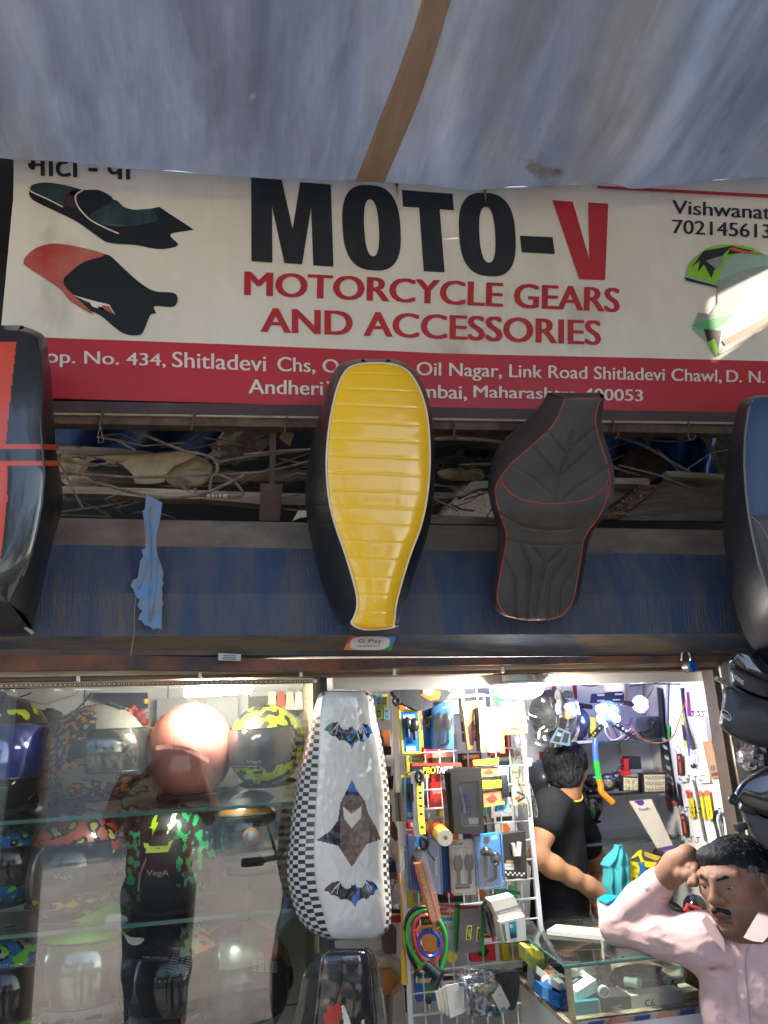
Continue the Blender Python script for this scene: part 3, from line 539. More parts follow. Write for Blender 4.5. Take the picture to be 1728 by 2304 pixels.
board('gable_board', 'grey angled board between the yellow and quilted seats', j2, [(1050, 1098), (1120, 1080), (1345, 1075), (1345, 1172), (1200, 1185), (1080, 1235), (930, 1312), (880, 1305)], 2.1, .03, GREYWOOD)
board('short_beam', 'short dusty beam right of the yellow seat', j2, [(380, 1245), (850, 1250), (800, 1345), (380, 1335)], 2.15, .05, DUSTY, 0, 'beam')
board('sill_plank', 'pale-topped plank on the shutter box right of the yellow seat', j2, [(300, 1570), (1480, 1622), (1640, 1640), (1640, 1740), (1000, 1722), (300, 1705)], 1.99, .05, DUSTY, 0, 'plank', 'planks in the gap')
board('paper_scrap', 'torn pale paper scrap at the left edge of the yellow seat', c4, [(1560, 645), (1590, 590), (1680, 588), (1680, 620), (1600, 628)], 2.0, .004, CREAM, 0, 'paper')
board('pale_rail', 'thin pale rail above the pipes right of the yellow seat', j2, [(380, 420), (800, 405), (1200, 428), (1520, 470), (1520, 505), (1200, 470), (800, 447), (380, 462)], 2.05, .01, GREYWOOD, 0, 'rail')
board('black_shelf_edge', 'dark timber just under the sign right of the yellow seat', j2, [(380, 305), (1640, 330), (1640, 375), (380, 360)], 2.12, .04, DUSTY, 0, 'beam')
mb = MB(); random.seed(31); TW = M('dusty_twigs', (.33, .25, .17), .95, 0, (.16, .12, .085), 30)
for i in range(95):
    x, y = random.uniform(130, 1640), random.uniform(985, 1165); dep = random.uniform(2.03, 2.3); p = PY((x, y), dep); a = random.gauss(0, .35); L_ = random.uniform(.06, .26); d_ = V((math.cos(a), random.uniform(-.15, .3), math.sin(a)*.8)); s_ = V((0, 0, random.uniform(-.02, .02)))
    mb.tube([p-d_*L_*.5, p+s_, p+d_*L_*.5], random.uniform(.0012, .0036), TW if i % 4 else CAB, 5)
o = mb.build('twig_tangle'); o['kind'] = 'stuff'
for i, (k_, pts, y, lab) in enumerate(((c4, [(330, 300), (420, 290), (470, 340), (430, 400), (520, 445), (400, 460), (320, 420)], 2.15, 'crumpled brown sheet scrap at the left end of the gap'), (c4, [(900, 330), (1040, 300), (1130, 350), (1090, 440), (960, 470), (880, 420)], 2.2, 'crumpled brown sheet scrap under the grey sack'), (j2, [(560, 930), (760, 880), (980, 930), (1200, 900), (1260, 1020), (900, 1060), (640, 1040)], 2.25, 'dusty folded sheet lying under the pipe ends'))):
    q = spline([p+V((0, .02*nz(p, 30), 0)) for p in px(k_, pts, y)], 3, True); c_ = sum(q, V((0, 0, 0)))/len(q); n = len(q); mb = MB(); r1 = [lerp(p, c_, .4)+V((0, -.02+.03*nz(p, 26), .01*nz(p, 50))) for p in q]; mb.add(q+r1+[c_+V((0, -.015, 0))], [(i, (i+1) % n, n+(i+1) % n, n+i) for i in range(n)]+[(n+i, n+(i+1) % n, 2*n) for i in range(n)], CARD); mb.add([p+V((0, .012, 0)) for p in q], [tuple(range(n))], CARD); mb.thing('sheet_scrap', lab, 'scrap')
# hooks on the sign's angle iron
for k, pts, lab in ((c4, [(543, 40), (548, 80), (536, 105), (530, 135), (540, 150)], 'rusty hook trailing a thread, leftmost under the sign'), (c4, [(1036, 60), (1034, 110), (1024, 140), (1020, 162)], 'straight rusty hook above the torn cardboard'), (c4, [(1528, 90), (1522, 140), (1518, 185)], 'rusty hook holding the small dusty card'), (j2, [(815, 195), (812, 320), (800, 420), (840, 400), (835, 470)], 'rusty wire hook over the pale rail'),
                    (j3, [(345, 112), (352, 160), (345, 245)], 'thick rusty hook just right of the quilted seat'), (j3, [(400, 222), (398, 262), (370, 295)], 'small bent hook on the sagging hose'), (j3, [(1085, 130), (1102, 185), (1084, 250), (1105, 300), (1140, 295), (1158, 262)], 'open curved rusty hook in front of the bright blue tarp')):
    MB().tube(spline(px(k, pts, 1.975), 6), .0034, RUST, 7).thing('rusty_hook', lab, 'hook', 'hooks under the sign')
MB().tube(spline(px(c4, [(535, 140), (524, 180), (526, 230)], 1.97), 5)+spline(px(c4, [(538, 150), (545, 190), (555, 220)], 1.97), 5)[::-1], .0007, C(180, 165, 150), 4).thing('loose_thread', 'pale frayed thread on the leftmost hook', 'thread')

# ---------------------------------------------------------------- motorcycle seats hung along the front
def interp(rows, n):
    """rows of tuples, smooth along the list, to n+1 rows"""
    pts = [V(r) for r in rows]; L = [0]
    for a, b in zip(pts, pts[1:]): L.append(L[-1]+abs(b.x-a.x)+.3*(abs(b.y-a.y)+abs(b.z-a.z)))
    out = []
    for i in range(n+1):
        t = L[-1]*i/n; j = 0
        while j < len(L)-2 and L[j+1] < t: j += 1
        s = (t-L[j])/max(L[j+1]-L[j], 1e-6); p0 = pts[max(j-1, 0)]; p1 = pts[j]; p2 = pts[j+1]; p3 = pts[min(j+2, len(pts)-1)]
        out.append(.5*((2*p1)+(p2-p0)*s+(2*p0-5*p1+4*p2-p3)*s*s+(3*p1-p0-3*p2+p3)*s**3))
    return out
class Seat:
    def __init__(s, rt, F, B, yf, yb, bulge=.02, nv=60, nu=28, top=None, side=None, grooves=(), gw=5., gd=.004, relief=None, sidefn=None, ns=6, edge=.5, kx=SRC):
        s.rt = rt; s.yf = yf; F = interp(F, nv); B = interp(B, nv); s.F = F; s.B = B; s.nv = nv; s.nu = nu; s.bulge = bulge; s.gr = grooves; s.gw = gw; s.gd = gd; s.rel = relief; s.edge = edge
        mb = MB(); vv = [s.at(i/nu, j) for j in range(nv+1) for i in range(nu+1)]; k = nu+1
        mm = top if not callable(top) else (lambda f: top(*s.pxy((f[0] % k+.5)/nu, f[0]//k+.5)))
        mb.add(vv, [(j*k+i, j*k+i+1, (j+1)*k+i+1, (j+1)*k+i) for j in range(nv) for i in range(nu)], mm); mb.build('cushion_top', rt, 60)
        mb = MB(); vv = []
        for j in range(nv+1):
            bl = PY((B[j].y, B[j].x), yb); br = PY((B[j].z, B[j].x), yb); fl = s.at(0, j); fr = s.at(1, j)
            def sd(a, b, t, sg): p = lerp(a, b, t); return p + V((sg*.012*math.sin(math.pi*t), 0, 0))
            vv += [sd(bl, fl, t/ns, -1) for t in range(ns+1)]+[sd(fr, br, t/ns, 1) for t in range(ns+1)]
        k = 2*(ns+1); fs = [(j*k+i, j*k+i+1, (j+1)*k+i+1, (j+1)*k+i) for j in range(nv) for i in list(range(ns))+list(range(ns+1, k-1))]
        fs += [(j*k+k-1, j*k, (j+1)*k, (j+1)*k+k-1) for j in range(nv)]  # base
        mm = side if sidefn is None else (lambda f: sidefn((f[0] % k) if (f[0] % k) < ns else k-2-(f[0] % k), f[0]//k, ns))
        mb.add(vv, fs, mm)
        for e, a in ((0, 0), (nv, nv)):   # close the two ends
            tr = [s.at(i/nu, a) for i in range(nu+1)]; bk = [lerp(vv[a*k], vv[a*k+k-1], i/nu) for i in range(nu+1)]; mb.add(tr+bk, [(i, i+1, nu+2+i, nu+1+i) for i in range(nu)], side)
        mb.build('side_panel', rt, 60)
    def pxy(s, u, j):
        j = min(max(j, 0), s.nv); a = int(min(j, s.nv-1)); f = s.F[a].lerp(s.F[a+1], j-a); return lerp(f.y, f.z, u), f.x
    def at(s, u, j, lift=0.):
        x, y = s.pxy(u, j); v = j/s.nv; b = s.bulge*max(0, 1-abs(2*u-1)**2.2)**.7*max(0, 1-abs(2*v-1)**(8))**s.edge
        d = 0
        for g in s.gr:
            for (x0, y0), (x1, y1) in zip(g, g[1:]):
                if min(y0, y1)-20 < y < max(y0, y1)+20:
                    dx, dy = x1-x0, y1-y0; t = min(1, max(0, ((x-x0)*dx+(y-y0)*dy)/(dx*dx+dy*dy+1e-9))); q = math.hypot(x-x0-t*dx, y-y0-t*dy)
                    d = max(d, math.exp(-(q/s.gw)**2))
        r = s.rel(x, y, u, v) if s.rel else 0
        return PY((x, y), s.yf-b+s.gd*d-r-lift)
    def find(s, x, y):
        """surface point under the photo pixel (x, y) of the front outline"""
        j = 0
        while j < s.nv-1 and s.F[j+1].x < y: j += 1
        t = (y-s.F[j].x)/max(s.F[j+1].x-s.F[j].x, 1e-6); f = s.F[j].lerp(s.F[j+1], t); return (x-f.y)/max(f.z-f.y, 1e-6), j+t
    def line(s, mb, k, pts, r, mat, lift=0.):
        mb.tube([s.at(min(1, max(0, u)), j, lift) for u, j in (s.find(*k(*p)) for p in pts)], r, mat, 6)
    def piping(s, mat, r, u0=0., ends=True):
        mb = MB(); L = [s.at(u0, j, r*.3) for j in range(s.nv+1)]; Rr = [s.at(1-u0, j, r*.3) for j in range(s.nv+1)]
        tp = [s.at(u0+(1-2*u0)*i/12, 0, r*.3) for i in range(1, 12)]; bt = [s.at(u0+(1-2*u0)*i/12, s.nv, r*.3) for i in range(1, 12)]
        mb.tube(L+bt+Rr[::-1]+tp[::-1], r, mat, 6, closed=True); mb.build('piping', s.rt)
def rows(*groups):
    o = []
    for k, L in groups:
        for y, a, b in L: o.append((k(0, y)[1], k(a, 0)[0], k(b, 0)[0]))
    return o
def seat_root(name, label, p, y): return root(name, label, 'seat', PY(p, y), 'motorcycle seats hanging on the shop front')
# yellow seat
YV = M('glossy_yellow_vinyl', (.93, .53, .010), .22, 0, (.88, .48, .009), 3, coat=.35)
BV = M('glossy_black_vinyl', (.008, .008, .0085), .34, 0, (.014, .013, .013), 8, bump=.15, bs=25, coat=.08)
rt = seat_root('motorcycle_seat', 'yellow ribbed motorcycle seat with white piping and black sides', (835, 1412), 1.75)
F = rows((c5, [(118, 590, 700), (126, 530, 770), (150, 462, 840), (200, 418, 900), (300, 375, 960), (420, 345, 1000), (550, 322, 1022), (700, 305, 1032), (850, 300, 1033), (1000, 308, 1022), (1150, 330, 1000), (1300, 372, 962), (1450, 425, 905), (1600, 472, 855), (1750, 512, 812), (1850, 518, 790), (1920, 498, 784), (1965, 478, 776), (1995, 520, 765), (2010, 570, 640)]))
B = rows((c5, [(88, 560, 740), (92, 500, 790), (115, 410, 850), (170, 360, 905), (270, 318, 968), (400, 280, 1003), (540, 236, 1026), (700, 192, 1040), (880, 160, 1045), (1040, 149, 1042), (1200, 158, 1030), (1350, 185, 1002), (1500, 220, 958), (1650, 262, 905), (1800, 310, 852), (1880, 345, 812), (1940, 385, 790), (1970, 410, 782), (1992, 470, 772), (2005, 560, 650)]))
gro = [[c5(250, y), c5(660, y+12+.02*(y-1000)*0), c5(1080, y+34)] for y in (180, 295, 410, 530, 650, 770, 890, 1015, 1130, 1255, 1375, 1500, 1630, 1755, 1870)]
def yrel(x, y, u, v): return .0008*nz((x*.02, y*.03, 2))+.0015*math.exp(-((v-.55)/.09)**2)*nz((x*.03, y*.025, 7))
yseat = Seat(rt, F, B, 1.725, 1.85, .022, 320, 34, YV, BV, gro, 2.2, .0009, yrel, edge=.7)
yseat.piping(C(240, 225, 195, .4), .0028)
# black quilted seat with red piping
QV = M('matt_black_suede_vinyl', (.034, .028, .022), .8, 0, (.062, .05, .04), 12, bump=.25, bs=80, sheen=.3); QS = M('worn_black_vinyl', (.018, .016, .015), .6, 0, (.045, .038, .032), 10, bump=.25, bs=60); RP = C(190, 60, 45, .5)
rt = seat_root('motorcycle_seat', 'black quilted stepped seat with red piping and a narrow neck', (1200, 1395), 1.78)
F = rows((c6, [(88, 556, 752), (180, 522, 724), (260, 468, 730), (350, 370, 756), (440, 270, 785), (520, 205, 802), (580, 181, 797), (660, 190, 775), (740, 214, 735), (810, 238, 682), (870, 240, 656), (960, 222, 643), (1080, 200, 622), (1170, 190, 604), (1220, 206, 578), (1265, 250, 530), (1288, 340, 470)]))
B = rows((c6, [(56, 462, 742), (130, 420, 757), (220, 330, 740), (300, 238, 758), (380, 180, 785), (480, 155, 803), (560, 150, 803), (650, 166, 785), (730, 186, 745), (800, 205, 694), (870, 205, 668), (960, 190, 650), (1080, 172, 630), (1170, 172, 612), (1225, 192, 580), (1262, 240, 535), (1284, 335, 475)]))
gq = [[(600, 270), (570, 385), (520, 520), (505, 650)], [(470, 270), (555, 385)], [(565, 385), (715, 250)], [(385, 350), (525, 515)], [(535, 510), (735, 330)], [(270, 450), (400, 530), (480, 610)], [(545, 640), (620, 570), (790, 460)], [(320, 885), (370, 1000), (355, 1280)], [(385, 895), (455, 985), (410, 1160), (400, 1285)], [(560, 890), (458, 985)], [(570, 930), (475, 1080), (462, 1280)], [(630, 960), (535, 1120), (525, 1270)], [(228, 960), (290, 1070), (292, 1270)], [(210, 712), (330, 780), (460, 803), (600, 793), (722, 740)], [(240, 858), (360, 880), (520, 886), (660, 872)]]
def qrel(x, y, u, v): t = (y-860)/531; return .03*math.exp(-((t-.52)/.09)**2) - .02*(1 if t > .7 else 0)*min(1, (t-.7)*8)
qs = Seat(rt, F, B, 1.75, 1.86, .018, 240, 90, QV, QS, [[c6(*p) for p in g] for g in gq], 4., .007, qrel, edge=.5)
qs.piping(RP, .0016)
mb = MB(); qs.line(mb, c6, [(208, 525), (225, 560), (260, 600), (330, 640), (440, 658), (560, 658), (680, 638), (740, 605), (775, 570), (800, 520)], .0018, RP, .001); mb.build('piping', rt)
mb = MB(); qs.line(mb, c6, [(215, 725), (330, 792), (460, 813), (600, 803), (715, 752)], .0007, C(150, 60, 50), .001)
qs.line(mb, c6, [(500, 815), (485, 880)], .0006, C(150, 60, 50), .001); qs.line(mb, c6, [(520, 815), (508, 880)], .0006, C(150, 60, 50), .001); mb.build('stitching', rt)
# orange and black seat at the left edge
OV = M('orange_red_vinyl', (.62, .075, .03), .3, 0, (.52, .05, .022), 5, bump=.12, bs=20, coat=.3); CV = M('carbon_pattern_vinyl', (.012, .012, .012), .17, 0, (.018, .018, .018), 260, lo=.45, hi=.55, bump=.03, bs=260, coat=.5)
rt = seat_root('motorcycle_seat', 'orange and glossy black seat with two thin orange bands', (-60, 1380), 1.7)
F = rows((s1, [(128, -560, 120), (160, -590, 222), (250, -605, 268), (500, -640, 285), (760, -650, 278), (950, -655, 290), (1100, -650, 302), (1300, -640, 285), (1500, -610, 250), (1650, -580, 212), (1790, -540, 150), (1880, -510, 105), (1960, -470, 60)]))
B = rows((s1, [(95, -560, 140), (150, -600, 268), (250, -620, 297), (450, -640, 328), (700, -655, 352), (930, -665, 372), (1120, -660, 405), (1250, -650, 422), (1380, -640, 405), (1600, -620, 345), (1850, -600, 285), (2050, -580, 238), (2165, -560, 222)]))
def otop(x, y):
    X_, Y_ = x/.33473, (y-700)/.33473
    if 898 < Y_ < 930 or 1008 < Y_ < 1040: return OV
    if 930 <= Y_ <= 1008: return CV
    lim = 110-(Y_-205)*.105 if Y_ < 900 else 50-max(0, Y_-1250)*.11
    return OV if Y_ > 205 and X_ < lim else CV
oseat = Seat(rt, F, B, 1.68, 1.84,   .02, 170, 110, otop, BV, edge=.6)
mb = MB()
for y0 in (914, 1024):   # the two bands run on round the side
    for dy in (-12, 0, 12): mb.tube([lerp(oseat.at(1, oseat.find(0, s1(0, y0+dy)[1])[1]), PY(s1(375+y0*.01, y0+dy), 1.84), t)+V((.013*math.sin(math.pi*t)+.001, 0, 0)) for t in (0, .2, .4, .6, .8, 1)], .0024, OV, 6)
mb.build('side_band', rt)
mb = MB(); oseat.line(mb, s1, [(292, 460), (272, 760), (286, 950), (300, 1100), (283, 1300), (245, 1500), (208, 1650), (150, 1780)], .003, CV, .0); mb.build('piping', rt)
MB().tube(spline([PY(s1(*p), 1.81) for p in [(-20, 1800), (55, 1880), (95, 1990), (150, 2100), (222, 2168)]], 6), .004, C(170, 160, 140, .4), 6).build('rim_edge', rt)
# blue and black seat at the right edge
NV = M('dull_navy_vinyl', (.02, .045, .11), .4, 0, (.03, .055, .12), 6, bump=.12, bs=40); KV = M('soft_black_vinyl', (.018, .018, .022), .42, 0, (.03, .028, .03), 8, bump=.12, bs=60); GV = M('grey_brown_vinyl', (.05, .045, .045), .5, 0, (.075, .065, .06), 10, bump=.15)
rt = seat_root('motorcycle_seat', 'navy blue and black touring seat with double stitching', (1740, 1495), 1.66)
F = rows((kr, [(74, 420, 740), (82, 360, 790), (100, 325, 810), (150, 300, 830), (300, 278, 850), (450, 275, 860), (600, 283, 860), (740, 300, 850), (850, 320, 830), (1000, 352, 800), (1150, 405, 760), (1250, 450, 710), (1350, 520, 640)]))
B = rows((kr, [(72, 345, 780), (90, 292, 820), (115, 262, 850), (165, 240, 875), (300, 210, 895), (450, 180, 912), (620, 164, 918), (800, 163, 912), (950, 178, 895), (1150, 205, 850), (1300, 246, 790), (1440, 308, 740), (1600, 440, 660)]))
def ntop(x, y):
    X_, Y_ = (x-1560)/.40678, (y-860)/.40678
    if Y_ < 735 and X_ > 282: return NV
    return GV if X_ > 330+(Y_-760)*.3 and Y_ > 760 else KV
bs_ = Seat(rt, F, B, 1.62, 1.80, .025, 130, 80, ntop, KV, edge=.6)
ST = C(165, 150, 135)
mb = MB()
for o_ in (2, 8): bs_.line(mb, kr, [(326+o_, 100), (302+o_, 150), (280+o_, 300), (277+o_, 450), (285+o_, 600), (302+o_, 740), (322+o_, 850), (354+o_, 1000), (406+o_, 1150)], .0008, ST, .0005)
bs_.line(mb, kr, [(320, 742), (360, 775), (400, 835), (430, 900)], .0008, ST, .0005); mb.build('stitching', rt)
# white seat with chequered sides
WV = M('glossy_white_vinyl', (.66, .61, .53), .12, 0, (.58, .54, .47), 4, bump=.12, bs=14, coat=.7); CHB = M('check_black_vinyl', (.015, .014, .013), .3, coat=.3); CHW = M('check_white_vinyl', (.6, .57, .52), .3, coat=.3)
rt = seat_root('motorcycle_seat', 'white seat printed with dark winged shapes and chequered black and white sides', (765, 2110), 1.86)
F = rows((w1, [(400, 640, 1000), (425, 590, 1060), (510, 545, 1106), (760, 525, 1145), (1000, 515, 1200), (1300, 500, 1250), (1600, 485, 1285), (1900, 465, 1295), (2150, 456, 1292)]), (w2, [(150, 448, 1262), (300, 450, 1262), (500, 465, 1270), (700, 500, 1285), (850, 545, 1298), (1000, 580, 1295), (1100, 605, 1275), (1170, 640, 1220), (1215, 690, 1120), (1236, 780, 980)]))
B = rows((w1, [(390, 640, 1000), (420, 575, 1062), (490, 542, 1108), (740, 440, 1150), (1000, 370, 1204), (1300, 290, 1256), (1600, 235, 1292), (1900, 190, 1302), (2150, 166, 1300)]), (w2, [(150, 152, 1272), (300, 142, 1272), (450, 135, 1282), (620, 158, 1296), (800, 205, 1308), (950, 262, 1304), (1060, 335, 1285), (1130, 430, 1230), (1190, 580, 1130), (1225, 720, 990)]))
bat = [(575, 855), (600, 815), (650, 775), (740, 758), (755, 800), (800, 850), (865, 850), (865, 805), (885, 825), (910, 800), (925, 850), (975, 860), (1010, 820), (1020, 778), (1090, 790), (1130, 840), (1152, 890), (1120, 905), (1108, 950), (1070, 960), (1040, 1003), (980, 980), (935, 1020), (906, 1083), (870, 1015), (810, 975), (752, 983), (715, 930), (650, 920), (625, 875)]
pb1 = [w1(*p) for p in bat]
pb2 = [w2(566+(x-575)*1.107, 645+(y-855)*1.0-(x-575)*.09) for x, y in bat]
blob = [w1(x, y) for x, y in [(905, 1440), (960, 1560), (1060, 1700), (1100, 1850), (1190, 2000), (1250, 2150), (1080, 2210), (1000, 2330), (905, 2480), (820, 2350), (740, 2230), (480, 2160), (640, 2060), (740, 1930), (770, 1720), (850, 1560)]]
bl2 = [w1(x, y) for x, y in [(820, 1500), (905, 1440), (1010, 1500), (1000, 1590), (900, 1600), (850, 1580)]]; bl3 = [w1(x, y) for x, y in [(800, 1760), (905, 1850), (1020, 1760), (1010, 1900), (905, 2020), (810, 1900)]]
NVY = M('print_dark_navy', (.012, .014, .03), .15, coat=.6); BLU = M('print_blue', (.02, .12, .38), .15, coat=.6); PBR = M('print_warm_brown', (.2, .13, .09), .15, 0, (.06, .045, .04), 18, coat=.6); PCR = M('print_cream', (.62, .55, .45), .15, coat=.6)
def wtop(x, y):
    for P in (pb1, pb2):
        if inpoly(x, y, P):
            cx = 790 if P is pb1 else 800
            return BLU if (x > cx-3+6*math.sin(y*.12)) and (x < cx+9 or x > cx+22) and nz((x*.06, y*.06, 1)) > -.15 else NVY
    if inpoly(x, y, blob):
        if inpoly(x, y, bl2): return BLU
        if inpoly(x, y, bl3): return PCR
        return PBR if x > 765 and y > 1790 else NVY
    return WV
def wside(i, j, ns): return (CHB if ((i+j//4) % 2) else CHW) if i < ns else CHB
ws = Seat(rt, F, B, 1.86, 1.95, .028, 260, 110, wtop, CHB, sidefn=wside, ns=5, edge=.6, relief=lambda x, y, u, v: .0022*nz((x*.03, y*.012, 4))+.0012*nz((x*.09, y*.05, 6)))
mb = MB()
for k, B_ in ((w1, [((745, 775), (650, 900)), ((745, 775), (700, 850)), ((745, 775), (715, 915)), ((745, 775), (820, 862)), ((1020, 790), (1055, 915)), ((1020, 790), (1085, 890)), ((1020, 790), (975, 862))]),):
    for a, b in B_:
        ws.line(mb, k, [a, ((a[0]+b[0])/2, (a[1]+b[1])/2-8), b], .0009, PCR, .0006)
        t = lambda p: (566+(p[0]-575)*1.107, 645+(p[1]-855)-(p[0]-575)*.09)
        ws.line(mb, w2, [t(a), t(((a[0]+b[0])/2, (a[1]+b[1])/2-8)), t(b)], .0009, PCR, .0006)
mb.build('wing_lines', rt)
MB().tube([PY(w2(1290, 1150), 1.9)]+[PY((F_.z+.5, F_.x), 1.89) for F_ in ws.F[::-12]][3:], .0012, CHB, 5).build('piping', rt)
# black glossy seat at the bottom edge
rt = seat_root('motorcycle_seat', 'glossy black seat with a red patch and white stroke, lowest in view', (770, 2560), 1.78)
F = rows((w2, [(1345, 700, 1020), (1375, 590, 1085), (1440, 545, 1110), (1600, 520, 1135), (1800, 500, 1150), (2000, 480, 1170), (2212, 455, 1190), (2600, 440, 1200), (3000, 470, 1170), (3300, 560, 1080), (3420, 700, 940)]))
B = rows((w2, [(1322, 700, 1040), (1360, 560, 1112), (1440, 465, 1150), (1600, 330, 1200), (1800, 278, 1230), (2000, 248, 1258), (2212, 200, 1282), (2600, 190, 1290), (3000, 230, 1260), (3300, 380, 1150), (3420, 600, 1000)]))
pr1 = [w2(*p) for p in [(600, 1975), (640, 1985), (665, 2012), (745, 1950), (762, 2000), (758, 2120), (735, 2260), (600, 2300), (575, 2200), (553, 2140), (558, 2085), (598, 2078)]]; pr2 = [w2(*p) for p in [(772, 2010), (785, 1985), (805, 1995), (850, 2100), (900, 2260), (850, 2300), (800, 2200)]]; pr3 = [w2(*p) for p in [(1000, 2240), (1012, 2170), (1035, 2158), (1047, 2190), (1030, 2300)]]
GBV = M('mirror_black_vinyl', (.014, .013, .013), .13, 0, (.03, .027, .026), 6, bump=.35, bs=18, coat=.8)
Seat(rt, F, B, 1.74, 1.86, .025, 150, 60, lambda x, y: RP if inpoly(x, y, pr1) else (PCR if inpoly(x, y, pr2) or inpoly(x, y, pr3) else GBV), GBV, edge=.6, relief=lambda x, y, u, v: .004*nz((x*.03, y*.02, 9))).piping(GBV, .0035, .02)
# ---------------------------------------------------------------- glass display cabinet with helmets
CAB_ = root('display_cabinet', 'tall glass-fronted cabinet with glass shelves holding helmets', 'display cabinet', (-.3, 2.0, .1))
GL = glassy('street_mirroring_glass', .075, (.97, .985, .975), 0, .015)
ga = V((-1.3, 1.985-.65*.0875, 0)); gb = V((.165, 1.985+.815*.0875, 0))
MB().slab([ga+V((0, 0, .14)), gb+V((0, 0, .14)), gb+V((0, 0, 1.752)), ga+V((0, 0, 1.752))], (-.0003, .005, 0), GL).build('front_pane', CAB_)
SHG = glassy('green_edged_shelf_glass', .03, (.86, .94, .9), 0, .02); EDG = M('shelf_glass_edge', (.06, .2, .17), .1, 0, (.1, .28, .24), 20, coat=.5)
for (xa, ya, xb, yb) in ((0, 1862, 640, 1800), (0, 2108, 640, 2052)):
    a = PY((xa, ya), 2.12); b = PY((xb, yb), 2.12); z = (a.z+b.z)/2; mb = MB(); mb.box((-1.3, 2.125, z-.004), (.15, 2.62, z+.004), SHG); sh = mb.build('shelf', CAB_)
    MB().box((-1.3, 2.118, z-.0045), (.15, 2.1245, z+.0045), EDG).build('shelf_edge', sh)
MB().box((-1.3, 2.06, .12), (.15, 2.64, .135), TILE).build('base_board', CAB_)
mb = MB(); mb.box((.168, 2.03, .1), (.185, 2.07, 1.76), M('black_speckled_post', (.02, .02, .022), .5, 0, (.07, .065, .06), 60)); mb.lathe(PY((733, 1516), 2.0), (0, -1, 0), [(.004, 0), (.009, 0), (.009, .006), (.005, .008)], STEEL, 14); mb.build('corner_post', CAB_)
MB().box((.15, 2.06, .14), (.167, 2.66, 1.75), M('cream_side_board', (.6, .52, .38), .6, 0, (.4, .32, .22), 5)).build('side_board', CAB_)
def projp(p):
    d = p-EYE; z = d.dot(FW); return 864+FPX*d.dot(RT)/z, 1152-FPX*d.dot(UP)/z
LEDW = M('lit_tube_lamp', (1, 1, .95), .5, emit=(1, .96, .84), es=36.)
lt = root('tube_lamp', 'glowing white lamp batten under the cabinet top', 'lamp', PY((492, 1565), 2.14))
MB().obox(PY((492, 1553), 2.14), ((1, -.0, .02), (0, 1, 0), (0, 0, 1)), (.088, .02, .013), LEDW, .006).build('lit_diffuser', lt)
MB().obox(PY((492, 1553), 2.14)+V((0, 0, .0195)), ((1, 0, .02), (0, 1, 0), (0, 0, 1)), (.095, .024, .006), WHITE, .002).build('lamp_base', lt)

